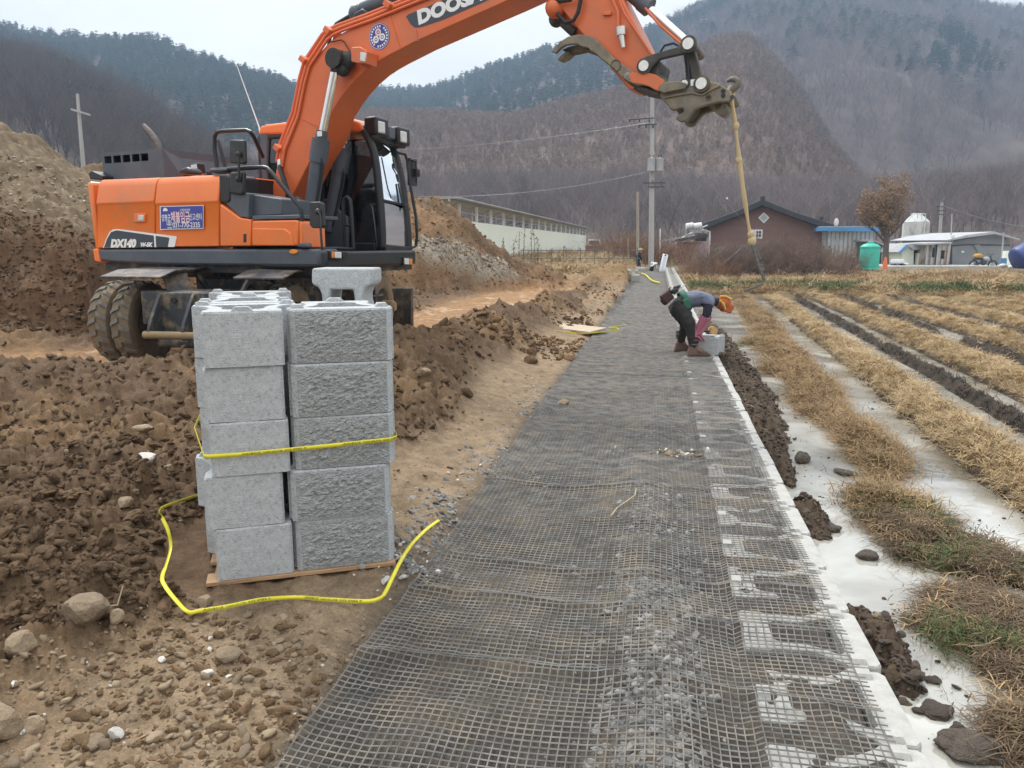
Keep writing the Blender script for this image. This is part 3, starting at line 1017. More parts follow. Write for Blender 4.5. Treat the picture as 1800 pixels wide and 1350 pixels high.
# ================================================================== EXCAVATOR
M_ORG = mat('orange_paint', (.84, .195, .028), (.76, .165, .024), .36, 1.5, spec=.5, coat=.25, rvar=.1, dirt=(.46, .22, .10), dscale=1.6, damt=.34, bump=.02, bscale=8)
M_BOOM = mat('boom_paint', (.74, .165, .048), (.65, .14, .042), .45, 2.0, coat=.1, rvar=.12, dirt=(.42, .17, .09), dscale=1.5, damt=.35)
M_DGR = mat('dark_grey_paint', (.090, .104, .128), (.066, .078, .098), .45, 3, dirt=(.13, .12, .10), dscale=5, damt=.22, rvar=.1)
M_BLK = mat('black_plastic', (.014, .015, .017), (.022, .022, .024), .42, 8, dirt=(.07, .065, .055), dscale=6, damt=.18)
M_CAST = mat('dusty_frame', (.045, .050, .058), (.030, .034, .040), .6, 4, dirt=(.27, .20, .12), dscale=5, damt=.5)
M_CHROME = mat('chrome', (.82, .83, .84), (.74, .75, .77), .16, 6, metal=1.0)
M_STEEL = mat('worn_steel', (.24, .21, .165), (.14, .125, .10), .6, 7, metal=.35, dirt=(.30, .24, .15), dscale=5, damt=.5, bump=.15, bscale=60)
M_STEELD = mat('dark_worn_steel', (.075, .07, .06), (.04, .038, .034), .6, 6, metal=.2, dirt=(.26, .20, .13), dscale=5, damt=.45)
M_PIN = mat('bright_pin', (.75, .74, .70), (.62, .61, .58), .35, 20, metal=.8)
M_TYRE = mat('muddy_rubber', (.235, .175, .105), (.10, .08, .058), .9, 4, dirt=(.30, .205, .11), dscale=3, damt=.5, bump=.25, bscale=30)
M_LUG = mat('worn_lug_rubber', (.22, .205, .175), (.13, .118, .10), .85, 6, dirt=(.27, .19, .11), dscale=4, damt=.4)
M_RIM = mat('muddy_rim', (.055, .05, .045), (.10, .08, .055), .8, 5, dirt=(.25, .18, .10), dscale=5, damt=.5)
M_HUB = mat('muddy_hub', (.30, .21, .11), (.22, .155, .085), .85, 8)
M_HOSE = mat('rubber_hose', (.012, .012, .013), (.02, .02, .02), .55, 10)
M_WHITE = mat('white_print', (.80, .80, .79), contrast=.03, rough=.5)
M_NAVY = mat('navy_decal', (.045, .055, .075), contrast=.06, rough=.45)
M_BLUE = mat('blue_banner', (.055, .065, .33), contrast=.08, rough=.6, scale=12)
M_PINK = mat('pink_print', (.86, .60, .62), contrast=.03, rough=.5)
M_REDP = mat('red_print', (.62, .06, .08), contrast=.03, rough=.5)
M_LAMP = mat('lamp_glass', (.80, .80, .78), (.55, .55, .55), .12, 60, spec=.8)
M_AMBER = mat('amber_lens', (.80, .26, .03), contrast=.1, rough=.2)
M_GLASS = glass_mat('tinted_cab_glass', (.16, .18, .18), .04)
M_WIND = glass_mat('reflecting_windscreen', (.24, .27, .26), .62, .02)
M_MIR = mat('mirror_back', (.018, .019, .02), (.028, .029, .03), .4, 6, dirt=(.09, .085, .07), dscale=9, damt=.3)
M_SEAT = mat('seat_fabric', (.03, .032, .036), contrast=.2, rough=.9)

XC = Vector((-3.6, 11.0, 0.0))
XA = R(-26.0)
XF, XL = Vector((math.cos(XA), math.sin(XA), 0)), Vector((-math.sin(XA), math.cos(XA), 0))

def E(px, py, v=0.0):
    """Side-plane point (u, z) of the machine where its lengthwise plane v meets the sight line."""
    d = ray(px, py)
    o = Vector((0, 0, CAM_Z)) - XC
    k = (v - o.dot(XL)) / d.dot(XL)
    p = o + d * k
    return p.dot(XF), p.z
def Ept(px, py, v=0.0):
    u, z = E(px, py, v)
    return Vector((u, v, z))
def EV(px, py, u=0.0):
    """Point (v, z) on the crosswise plane u."""
    d = ray(px, py)
    o = Vector((0, 0, CAM_Z)) - XC
    k = (u - o.dot(XF)) / d.dot(XF)
    p = o + d * k
    return p.dot(XL), p.z

UP = lambda p, w: Vector((p[0], w, p[1]))
def outline(pxs, v):
    return [E(x, y, v) for (x, y) in pxs]

def plate(mb, pxs, v0, v1, vref=None):
    """A part whose side outline is seen in the plane vref, from v0 to v1."""
    return mb.prism(outline(pxs, v0 if vref is None else vref), v0, v1, UP)

exc = thing('wheeled_excavator', 'orange wheeled excavator with raised boom standing behind the stack of grey blocks', 'excavator', XC, XA)

VR = -1.21                                # near side of the upper body
u_rear = E(157, 380, VR)[0]
# ---- side panels
def body_box(name, pxs, v0, v1, m=M_ORG, bev=.03, parent=exc):
    mb = MB()
    plate(mb, pxs, v0, v1)
    return mb.build(name, m, parent, bevel=bev)
# counterweight wraps the tail
mb = MB()
zt, zb = E(162, 318, VR)[1], E(175, 462, VR)[1]
ur, uf = E(157, 380, VR)[0], E(167, 380, VR)[0]
prof = [(uf, VR + .0), (ur + .02, VR + .03), (ur - .05, VR + .16), (ur - .16, -.5), (ur - .2, 0), (ur - .16, .5), (ur - .05, 1.05), (ur + .02, 1.18), (uf, 1.21)]
mb.prism(prof, zb, zt, lambda p, w: Vector((p[0] + (w - zb) * (-.05), p[1], w)))
mb.build('counterweight', M_ORG, exc, bevel=.05)
def door(name, pxs, v1=-.2, crease=357):
    """Side panel with a crease: the upper part leans inward."""
    xa, xb = pxs[0][0], pxs[1][0]
    mb = MB()
    vs = []
    ys = [(pxs[0][1], pxs[1][1], .10), (pxs[0][1] + 5, pxs[1][1] + 5, .055), (pxs[0][1] + 14, pxs[1][1] + 14, .03), (crease + 1, crease - 3, .0), (crease + 5, crease + 1, .018), (pxs[3][1], pxs[2][1], .018)]
    rows = []
    for (ya, yb, off) in ys:
        ua, za = E(xa + (4 if ya > crease else 0) * 0, ya, VR)
        ub, zb_ = E(xb, yb, VR)
        rows.append([(ua, VR + off, za), (ub, VR + off, zb_)])
    n = len(rows)
    vs = [p for r_ in rows for p in r_] + [(r_[0][0], v1, r_[0][2]) for r_ in rows] + [(r_[1][0], v1, r_[1][2]) for r_ in rows]
    fs = [(2 * i, 2 * i + 1, 2 * i + 3, 2 * i + 2) for i in range(n - 1)]
    A, B = 2 * n, 3 * n
    fs += [(2 * i, 2 * i + 2, A + i + 1, A + i) for i in range(n - 1)] + [(2 * i + 1, B + i, B + i + 1, 2 * i + 3) for i in range(n - 1)]
    fs += [(0, A, B, 1), (2 * n - 2, 2 * n - 1, B + n - 1, A + n - 1)]
    fs += [(A + i, A + i + 1, B + i + 1, B + i) for i in range(n - 1)]
    mb.add(vs, fs)
    return mb.build(name, M_ORG, exc, bevel=.012)
d1 = door('side_door', [(168.5, 315), (270, 311), (272, 434), (172, 436)], 1.19)
d2 = door('side_door', [(271.6, 311), (383, 306), (385, 433), (273, 434)], 1.19)
body_box('side_panel', [(386.4, 358), (392, 362), (421, 383), (440.5, 386), (441, 432.5), (386.5, 433)], VR, -.3, bev=.015)
fr = body_box('front_cover', [(442.3, 388), (520, 386.5), (524, 388), (524, 432), (442.4, 432.5)], VR, -.80, bev=.02)
body_box('front_cover_end', [(525.3, 388), (529, 390), (531, 398), (533, 436), (525.3, 433)], VR, -.80, bev=.025)
# raised swage on the front cover
mb = MB()
plate(mb, [(442.6, 401), (500, 402), (511, 410), (517, 432), (442.6, 432)], VR - .016, VR + .01)
mb.build('cover_swage', M_ORG, fr, bevel=.014)
# skirt
mb = MB()
plate(mb, [(171, 438.5), (206, 437.5), (555, 437.5), (560, 440), (560, 467), (555, 468.5), (300, 465.5), (203, 461), (176, 458)], VR + .012, -.82)
mb.build('side_skirt', M_DGR, exc, bevel=.03)
mb = MB()
plate(mb, [(162.5, 437.5), (171, 437.5), (176, 461), (166, 459)], VR + .0, 1.19)
mb.build('tail_corner', M_ORG, exc, bevel=.012)
# lower deck body under the machine and turntable
mb = MB()
zf = E(300, 466, VR)[1]
mb.box((.05, 0, zf + .02), (3.7, 2.1, .22))
mb.lathe([(.62, -.28), (.62, .0), (.55, .0)], 28, (0, 0, zf - .06))
mb.build('turntable', M_CAST, exc)
# latches
for (x, y, w, h, par) in ((245, 383, 20, 15, exc),):
    mb = MB()
    plate(mb, [(x - w / 2, y - h / 2), (x + w / 2, y - h / 2), (x + w / 2, y + h / 2), (x - w / 2, y + h / 2)], VR - .004, VR + .03)
    o = mb.build('latch', M_ORG, par, bevel=.006)
    mb = MB()
    plate(mb, [(x - 3, y - 5), (x + 7, y - 5), (x + 7, y + 5), (x - 3, y + 5)], VR - .012, VR)
    mb.build('latch_lever', M_PIN, par, bevel=.004)
mb = MB()
plate(mb, [(427.5, 411), (432.5, 411), (432.5, 426), (427.5, 426)], VR - .006, VR + .02)
mb.build('door_handle', M_BLK, exc, bevel=.004)
# decals
def side_map(px, py, v, ang=0.0):
    """Text plane on the machine side: x right along the picture of the side, metres."""
    u0, z0 = E(px, py, v)
    ca, sa = math.cos(ang), math.sin(ang)
    return lambda x, y: Vector((u0 + x * ca - y * sa, v, z0 + x * sa + y * ca))
def decal(name, pxs, v, m, parent, th=.003):
    mb = MB()
    plate(mb, pxs, v, v + th)
    return mb.build(name, m, parent)
VD = VR + .012
decal('white_stripe', [(181, 436), (186, 421), (193, 407), (199, 403.2), (207, 402.5), (310, 415.5), (310.5, 417), (307, 434), (285, 434.3), (181, 436)][:-1], VD, M_WHITE, d1)
decal('model_plate', [(182.5, 435.5), (188, 420), (195, 408), (205, 404.8), (270, 414), (271, 434.6)], VD - .003, M_NAVY, d1)
decal('model_plate', [(273.4, 414.4), (296, 417.5), (297.5, 419), (294.5, 434), (274.5, 434.4)], VD - .003, M_NAVY, d2)
lettering('model_lettering', 'DX140', .135, M_WHITE, d1, side_map(215.5, 428.4, VD - .006), .28, .075, squeeze=1.22)
lettering('model_lettering', 'W-5K', .07, M_WHITE, d1, side_map(256.5, 430.4, VD - .006), .28, .07, squeeze=1.25)
bn = decal('banner', [(281, 362.5), (357.5, 360.5), (357.5, 402), (281.5, 404)], VR - .006, M_WHITE, exc)
decal('banner_field', [(282.3, 363.6), (356.4, 361.7), (356.4, 400.6), (282.7, 402.4)], VR - .009, M_BLUE, bn)
VB = VR - .012
lettering('banner_lettering', '양평군', .095, M_WHITE, bn, side_map(292, 384, VB), 0, .012, squeeze=.62)
lettering('banner_lettering', '체불임금', .150, M_PINK, bn, side_map(317, 383, VB), 0, .022, squeeze=.62)
lettering('banner_lettering', '신고센터', .092, M_WHITE, bn, side_map(344, 382, VB), 0, .010, squeeze=.66)
lettering('banner_lettering', '☎031-770-2335', .088, M_WHITE, bn, side_map(322, 396, VB), 0, .014, squeeze=.98)
lettering('banner_lettering', '고용행복양평', .034, M_WHITE, bn, side_map(325, 369.5, VB), 0, .004)
mb = MB()
c = side_map(290.5, 369, VB)
mb.add([c(.042 * math.cos(a), .034 * math.sin(a) - .008) for a in np.linspace(-.2, 3.34, 12)], [tuple(range(12))])
mb.build('banner_emblem', M_WHITE, bn)

# ---- black rounded corner and step well
mb = MB()
plate(mb, [(383.5, 305.5), (398, 306), (404, 311), (405, 352), (401, 357), (386, 357)], VR + .02, VR + .5)
mb.build('corner_guard', M_BLK, exc, bevel=.05)
mb = MB()
plate(mb, [(388, 350), (399, 352), (404, 340), (434, 339), (437, 340), (437, 384), (421, 381)], VR + .035, -.72)
mb.build('step_box', M_DGR, exc, bevel=.012)
mb = MB()
plate(mb, [(437.5, 341), (495, 350), (495, 377), (437.5, 381)], VR + .12, -.55, VR + .12)
mb.build('tool_box', M_DGR, exc, bevel=.012)
mb = MB()
plate(mb, [(443, 379), (527, 377.5), (527, 384.5), (443, 386.5)], VR + .01, -.5)
mb.build('step_tread', M_DGR, exc, bevel=.008)
# dark deck behind the step and the engine deck top
zdk = E(384, 307, VR)[1]
mb = MB()
u0, u1 = E(405, 330, -.9)[0], E(470, 330, -.2)[0]
mb.box(((u0 + u1) / 2, .1, 1.95), (u1 - u0, 1.6, .85))
mb.build('pump_bay_wall', M_BLK, exc, bevel=.01)
mb = MB()
uw = E(385, 340, VR)[0] + .012
mb.box((uw, .05, (zdk + 1.5) / 2), (.02, 2.2, zdk - 1.52))
mb.build('hood_end_wall', M_BLK, exc)
# ---- engine cover with vents
VE = -.78
mb = MB()
ptsE = outline([(178.5, 269), (286, 264.5), (284, 312), (180.5, 314.5)], VE)
u_a, u_b = ptsE[0][0], ptsE[1][0]
ztop, zlow = ptsE[0][1], zdk - .03
zt2 = ptsE[1][1]
mb = MB()
w1 = .62
# side wall with vent openings built as frame pieces
vent = [E(x, 275 + (0 if True else 0), VE)[0] for x in (183, 195.5, 198.5, 212, 215, 228.5, 231.5, 245, 247, 260.5)]
zv1, zv0 = E(222, 272, VE)[1], E(222, 285, VE)[1]
segs = [(u_a, vent[0])] + [(vent[2 * i + 1], vent[2 * i + 2]) for i in range(4)] + [(vent[9], u_b)]
def wall(ua, ub, za, zb_):
    mb.box(((ua + ub) / 2, VE + .01, (za + zb_) / 2), (ub - ua, .02, zb_ - za))
wall(u_a, u_b, zlow, zv0); wall(u_a, u_b, zv1, ztop)
for (a, b) in segs: wall(a, b, zv0, zv1)
mb.box(((u_a + u_b) / 2, (VE + w1) / 2, ztop - .01), (u_b - u_a, w1 - VE - .004, .02))
mb.box((u_a + .01, (VE + w1) / 2, (zlow + ztop) / 2), (.02, w1 - VE - .05, ztop - zlow - .022))
mb.box(((u_a + u_b) / 2, w1 - .01, (zlow + ztop) / 2), (u_b - u_a, .02, ztop - zlow - .022))
# slanted front end
uc = E(328, 300, -.5)[0]
za = zt2 - .05
mb.add([(u_b, VE, ztop), (u_b, w1, ztop), (uc - .1, w1 - .1, za - .02), (uc - .1, VE + .25, za - .02), (uc, VE + .28, zlow), (uc, w1 - .1, zlow), (u_b, VE, zlow), (u_b, w1, zlow)],
       [(0, 1, 2, 3), (3, 2, 5, 4), (0, 3, 4, 6), (1, 7, 5, 2)])
ec = mb.build('engine_cover', M_DGR, exc)
mb = MB()
mb.box(((u_a + u_b) / 2, (VE + w1) / 2 - .1, (zlow + ztop) / 2 - .08), (u_b - u_a - .2, .8, ztop - zlow - .25))
mb.build('radiator', M_BLK, exc)
for i in range(3):
    mb = MB()
    ue = u_b + .10 + .11 * i
    k = (ue - u_b) / (uc - u_b)
    mb.box((ue, VE + .28 * k - .002 + .0, zlow + .13), (.07, .012, .12), Matrix.Rotation(math.atan2(.28, uc - u_b), 3, 'Z'))
    mb.build('vent_slot', M_BLK, ec)
# exhaust
mb = MB()
mb.tube([Ept(280, 268, 0), Ept(277, 252, 0), Ept(270, 242, 0), Ept(262, 232, 0), Ept(252, 221, 0)], [.048, .05, .051, .051, .040], 14)
mb.build('exhaust_pipe', mat('exhaust_metal', (.17, .14, .125), (.10, .085, .075), .5, 8, metal=.6, stretch=(1, 1, 6)), exc, smooth=True)
# tail camera bracket, beacon, work lamp, cap on the deck
mb = MB()
plate(mb, [(155, 304), (161, 300), (180, 309), (180, 316), (158, 315)], -.95, -.75)
mb.build('rear_camera', M_BLK, exc, bevel=.01)
p = Ept(347, 300, -.3)
mb = MB(); mb.lathe([(.085, -.10), (.085, 0), (.09, .01), (.09, .05), (.06, .09), (.02, .10)], 16, p)
o = mb.build('filler_cap', M_ORG, exc, smooth=True)
mb = MB(); mb.box(p + Vector((0, 0, -.13)), (.22, .2, .1)); mb.build('filler_neck', M_WHITE, o)
mb = MB(); plate(mb, [(333, 288), (346, 286), (349, 304), (335, 306)], -.75, -.62); o = mb.build('deck_lamp', M_BLK, exc, bevel=.012)
mb = MB(); plate(mb, [(335, 290), (344.5, 288.5), (347, 300.5), (336.5, 302)], -.758, -.75); mb.build('lamp_lens', M_LAMP, o)
mb = MB(); plate(mb, [(312, 306), (315, 296), (326, 293), (334, 297), (337, 306)], -.95, -.75); mb.build('deck_hump', M_BLK, exc, bevel=.03)
# ---- handrails and mirrors
def rail(name, pxv, r=.022, m=M_BLK, parent=exc, n=8):
    mb = MB()
    mb.tube([Ept(x, y, v) for (x, y, v) in pxv], r, n)
    return mb.build(name, m, parent, smooth=True)
rail('handrail', [(530.5, 432, -1.16), (530, 372, -1.16), (526, 362, -1.16), (510, 343, -1.16), (478, 304, -1.16), (470, 296, -1.15), (462, 294, -1.15), (410, 296.5, -1.1), (372, 299.5, -1.05)], .026)
rail('handrail', [(382, 297, -.9), (377, 262, -.9), (377, 240, -.9), (382, 232, -.9), (392, 230.5, -.9), (433, 229, -.9), (440, 232, -.9), (446, 240, -.85), (462, 276, -.6)], .026)
rail('handrail', [(383, 247, -.7), (388, 262, -.7), (396, 296, -.7)], .022)
mb = MB(); plate(mb, [(524, 427), (536, 427), (538, 434), (522, 434)], VR - .03, VR + .09); mb.build('rail_foot', M_DGR, exc, bevel=.01)
mb = MB(); plate(mb, [(366, 298), (396, 296), (398, 302), (380, 305), (368, 302)], -1.15, -.95); mb.build('rail_bracket', M_BLK, exc, bevel=.015)
def mirror(name, pxs, v, stem):
    mb = MB()
    plate(mb, pxs, v, v + .06)
    o = mb.build(name, M_MIR, exc, bevel=.03, seg=3)
    mb = MB()
    mb.ball(Ept(*stem[0][:2], v - .03), .035)
    mb.tube([Ept(x, y, v - .05) for (x, y) in stem], .014, 8)
    mb.build('mirror_arm', M_BLK, o, smooth=True)
mirror('mirror', [(403, 245), (428, 246), (429.5, 285), (427, 289), (404, 286), (402, 280)], -1.2, [(419, 271), (420, 296), (420, 315)])
mirror('mirror', [(404, 302), (428, 302), (427, 338), (424, 343), (403, 340), (402, 336)], -1.22, [(419, 315), (420, 308), (420, 296)])
mirror('mirror', [(545, 355), (562, 354.5), (566, 358), (568, 397), (564, 401.5), (549, 401), (543.5, 396), (543, 358)], -1.22, [(559, 372), (562, 376), (566, 436), (566, 440)])
# grab rails by the cab
rail('grab_rail', [(607, 436, -.15), (603, 358, -.15), (605, 349, -.15), (610, 346, -.15), (615, 350, -.15), (617, 362, -.15), (621, 436, -.15)], .024)
rail('grab_rail', [(604, 395, -.15), (618, 397, -.15)], .016)
mb = MB(); mb.tube([Ept(566, 437, -1.1), Ept(590, 436, -.7), Ept(622, 438, -.12)], .02, 8); mb.build('step_edge', M_BLK, exc, smooth=True)
# ---- front apron with lamps
mb = MB()
uA = E(640, 455, .1)[0]
zA1, zA0 = E(620, 441, -.3)[1], E(650, 468, 0)[1]
mb.prism([(1.2, -1.19), (E(560, 455, VR + .03)[0] - .02, -1.19), (E(560, 455, VR)[0] + .03, -1.10), (1.98, .9), (1.9, 1.16), (1.2, 1.18)], zA0, zA1, lambda p, w: Vector((p[0], p[1], w)))
mb.build('front_apron', M_BLK, exc, bevel=.03)
def front_lamp(pxs, u, lens, amb):
    mb = MB()
    pts = [EV(x, y, u) for (x, y) in pxs]
    mb.prism(pts, u - .05, u + .03, lambda p, w: Vector((w, p[0], p[1])))
    o = mb.build('headlight', M_BLK, exc, bevel=.008)
    for nm, q, m in (('lens', lens, M_LAMP), ('indicator', amb, M_AMBER)):
        mb = MB()
        mb.prism([EV(x, y, u) for (x, y) in q], u + .02, u + .04, lambda p, w: Vector((w, p[0], p[1])))
        mb.build(nm, m, o, bevel=.006)
UL = E(560, 455, VR)[0] + .03
front_lamp([(578.5, 440.5), (598, 441), (598, 457), (578.5, 456)], UL, [(584.5, 442.5), (596, 443), (596, 454), (584.5, 453.5)], [(579.3, 442), (583.7, 442.4), (583.7, 453.3), (579.3, 453)])
for k in range(3):
    mb = MB(); mb.prism([EV(x, y + 4.4 * k, UL) for (x, y) in ((601, 443), (610, 443.3), (609, 446), (601, 446))], UL + .0, UL + .012, lambda p, w: Vector((w, p[0], p[1])))
    mb.build('apron_vent', M_HOSE, exc)
front_lamp([(706, 452), (722, 453), (722, 467), (706, 466)], 1.99, [(707.5, 454), (715.5, 454.5), (715.5, 465), (707.5, 464.5)], [(716.5, 454.6), (721, 455), (721, 465.5), (716.5, 465.2)])
mb = MB()
cmk = E(516, 442.5, VR)
mb.prism([(cmk[0] + .062 * math.cos(a), cmk[1] + .028 * math.sin(a)) for a in np.linspace(0, 6.283, 17)[:-1]], VR - .01, VR + .03, UP)
mb.build('side_marker', M_AMBER, exc, bevel=.008)

# ---- cab
VC0, VC1 = .36, 1.10                       # near and far cab walls
pr_f = [Ept(x, y, VC0) for (x, y) in ((637, 224), (650, 248), (659, 276), (666, 330), (671, 390), (672.5, 438))]
uu = lambda k: pr_f[k]
pl_f = [Ept(x, y, VC1) for (x, y) in ((689, 258), (698, 282), (706, 318), (713, 370), (717, 410), (718, 442))]
ur0 = E(456, 240, VC0)[0]
zr = pr_f[0].z
# floor pan, rear wall and lower side panel
cabz0 = E(600, 440, VC0)[1]
mb = MB()
mb.box(((ur0 + 1.85) / 2, (VC0 + VC1) / 2, cabz0 + .04), (1.8 - ur0, VC1 - VC0, .10))
mb.build('cab_floor', M_BLK, exc)
mb = MB()
# lower front side panel (glossy black, curved)
plate(mb, [(620, 437), (624, 420), (632, 400), (636, 372), (641, 360), (650, 357), (655, 362), (660, 400), (664, 438)], VC0 - .03, VC0 + .03)
mb.build('cab_side_panel', mat('gloss_black', (.02, .021, .024), contrast=.15, rough=.22, coat=.4), exc, bevel=.015)
mb = MB()
mb.beam(pr_f[0], pl_f[0], .09, .08)
mb.beam(pr_f[-1], pl_f[-1], .10, .14)
sill_a, sill_b = Ept(672, 352, VC0), Ept(713, 361, VC1)
for v in (VC0, VC1):
    top_r, top_f = Vector((ur0, v, zr - .02)), (pr_f[0] if v == VC0 else pl_f[0])
    mb.beam(top_r, Vector((top_f.x, v, zr)), .08, .09)
    mb.beam(Vector((ur0 + .03, v, cabz0)), Vector((ur0 + .03, v, zr)), .08, .10, up=(0, 1, 0))
    mb.beam(Vector((ur0, v, cabz0 + .05)), Vector((1.8, v, cabz0 + .05)), .07, .12)
    mb.beam(Vector((.95, v, cabz0)), Vector((.92, v, zr)), .06, .08, up=(0, 1, 0))
mb.build('cab_frame', M_BLK, exc, bevel=.02)
def smooth_line(pts, n=5):
    out = []
    for i in range(len(pts) - 1):
        p0, p1, p2, p3 = pts[max(0, i - 1)], pts[i], pts[i + 1], pts[min(len(pts) - 1, i + 2)]
        for k in range(n):
            t = k / n
            out.append(.5 * ((2 * p1) + (p2 - p0) * t + (2 * p0 - 5 * p1 + 4 * p2 - p3) * t * t + (3 * p1 - p0 - 3 * p2 + p3) * t ** 3))
    return out + [pts[-1]]
for ln in (pr_f, pl_f):
    mb = MB(); mb.tube(smooth_line(ln), .052, 10); mb.build('cab_pillar', M_BLK, exc, smooth='all')
# grey rear corner visible on the other side of the boom
mb = MB()
plate(mb, [(457, 226), (464, 218), (480, 219), (478, 224), (471, 240), (468, 300), (474, 345), (450, 345), (452, 300)], VC0 - .05, VC0 + .04)
mb.build('cab_corner', M_DGR, exc, bevel=.02)
# roof
mb = MB()
rf = [E(458, 238, VC0), E(462, 222, VC0), E(472, 219.5, VC0), E(500, 216, VC0), E(622, 209, VC0), E(636, 216, VC0), E(645, 228, VC0), E(640, 232, VC0)]
mb.prism(rf, VC0 - .06, VC1 + .04, UP)
mb.build('cab_roof', M_ORG, exc, bevel=.05, seg=3)
# glass
def pane(name, pts, m, parent=exc):
    mb = MB()
    mb.add(pts, [tuple(range(len(pts)))])
    o = mb.build(name, m, parent, fixn=False)
    return o
def strip_glass(name, a, b, m, inset=.03):
    mb = MB()
    vs = []
    for p, q in zip(a, b):
        vs += [p.lerp(q, inset), p.lerp(q, 1 - inset)]
    mb.add(vs, [(2 * i, 2 * i + 1, 2 * i + 3, 2 * i + 2) for i in range(len(a) - 1)])
    return mb.build(name, m, exc, smooth='all', fixn=False)
wtop = [p + Vector((.01, 0, 0)) for p in pr_f[:4]] + [sill_a]
ltop = [p + Vector((.01, 0, 0)) for p in pl_f[:4]] + [sill_b]
strip_glass('windscreen', wtop, ltop, M_WIND)
strip_glass('lower_windscreen', [sill_a - Vector((0, 0, .03)), pr_f[4], pr_f[5] + Vector((0, 0, .05))], [sill_b - Vector((0, 0, .03)), pl_f[4], pl_f[5] + Vector((0, 0, .05))], M_GLASS)
mb = MB(); mb.beam(sill_a, sill_b, .04, .03); mb.build('windscreen_bar', M_BLK, exc)
pane('side_window', [Vector((ur0 + .08, VC0 - .01, cabz0 + .1)), Vector((1.75, VC0 - .01, cabz0 + .1)), pr_f[4] + Vector((-.04, -.01, 0)), pr_f[3] + Vector((-.04, -.01, 0)), pr_f[2] + Vector((-.04, -.01, 0)), pr_f[1] + Vector((-.05, -.01, 0)), Vector((ur0 + .08, VC0 - .01, zr - .05))], M_GLASS)
pane('side_window', [Vector((ur0 + .08, VC1, cabz0 + .1)), Vector((1.6, VC1, cabz0 + .1)), pl_f[3] + Vector((-.04, 0, 0)), pl_f[1] + Vector((-.05, 0, 0)), Vector((ur0 + .08, VC1, zr - .05))], M_GLASS)
pane('rear_window', [Vector((ur0 + .02, VC0 + .05, cabz0 + .5)), Vector((ur0 + .02, VC1 - .05, cabz0 + .5)), Vector((ur0 + .02, VC1 - .05, zr - .08)), Vector((ur0 + .02, VC0 + .05, zr - .08))], M_GLASS)
# seat, console and steering column inside
mb = MB()
mb.box((.45, .65, cabz0 + .45), (.5, .5, .14)); mb.box((.2, .65, cabz0 + .85), (.14, .48, .75)); mb.box((.17, .65, cabz0 + 1.28), (.1, .28, .2))
mb.box((.5, .65, cabz0 + .22), (.4, .4, .34))
mb.build('driver_seat', M_SEAT, exc, bevel=.04)
mb = MB()
mb.tube([Vector((1.15, .65, cabz0 + .1)), Vector((.98, .65, cabz0 + .85))], .05, 8)
ring = [Vector((.95, .65, cabz0 + .88)) + Vector((math.sin(a) * .07, math.cos(a) * .2, math.sin(a) * .18)) for a in np.linspace(0, 6.283, 18)]
mb.tube(ring, .016, 6, caps=False)
for v in (.36, .94):
    mb.box((.55, v, cabz0 + .58), (.5, .12, .14))
    mb.tube([Vector((.72, v, cabz0 + .65)), Vector((.76, v, cabz0 + .85))], .02, 8)
mb.build('steering_column', M_SEAT, exc)
# wipers
mb = MB()
w0 = Ept(660, 353, VC0 + .02) + Vector((.06, 0, 0))
mb.tube([pr_f[2] + Vector((.07, .05, 0)), pr_f[3] + Vector((.07, .1, 0)), sill_a + Vector((.06, .12, .03))], .010, 6)
mb.build('wiper', M_BLK, exc)
mb = MB()
mb.tube([pl_f[2] + Vector((.06, -.18, -.05)), pl_f[3] + Vector((.06, -.14, 0)), sill_b + Vector((.06, -.06, .02))], .012, 6)
mb.build('wiper', M_BLK, exc)
# roof lamp bracket with two work lamps
mb = MB()
a, b = Ept(643, 236, VC0 + .02) + Vector((.10, -.02, .06)), Ept(695, 260, VC1) + Vector((.14, .02, .06))
mb.beam(a + Vector((-.05, 0, -.06)), b + Vector((-.05, 0, -.06)), .16, .03)
lb = mb.build('lamp_bracket', M_BLK, exc, bevel=.01)
for k in (.16, .82):
    c = a.lerp(b, k) + Vector((0, 0, .05))
    mb = MB(); mb.box(c, (.20, .30, .24)); lo = mb.build('work_lamp', M_BLK, exc, bevel=.03)
    mb = MB(); mb.box(c + Vector((.10, -.03, -.01)), (.03, .15, .15)); mb.build('lamp_lens', M_LAMP, lo, bevel=.02)
    if k < .5:
        mb = MB(); mb.box(c + Vector((.02, .22, -.05)), (.16, .16, .16)); mb.build('lamp_lens', M_DGR, lo, bevel=.02)
# far door rail and mirrors
mb = MB()
VFm = VC1 + .14
mb.tube([Ept(698, 268, VC1), Ept(712, 271, VFm), Ept(715.5, 280, VFm), Ept(722, 330, VFm), Ept(731, 380, VFm), Ept(733, 415, VFm), Ept(731, 432, VFm), Ept(719, 438, VC1)], .022, 8)
mb.build('door_rail', M_BLK, exc, smooth=True)
mb = MB(); plate(mb, [(715, 276), (720, 277), (720.5, 326), (716, 326)], VFm, VFm + .2); mb.build('mirror', M_MIR, exc, bevel=.01)
mb = MB(); plate(mb, [(723.5, 296), (735, 297), (735, 311), (724, 310)], VFm + .1, VFm + .16); o = mb.build('mirror', M_MIR, exc, bevel=.01)
mb = MB(); mb.tube([Ept(719, 280, VFm), Ept(730, 283, VFm + .1), Ept(732, 297, VFm + .1), Ept(732, 322, VFm + .1)], .014, 6); mb.build('mirror_arm', M_BLK, o, smooth=True)
# antenna and roof beacon
mb = MB(); mb.tube([Ept(458, 236, .5), Ept(455, 222, .5), Ept(416, 114, .5)], [.016, .010, .005], 6); mb.build('antenna', M_WHITE, exc)

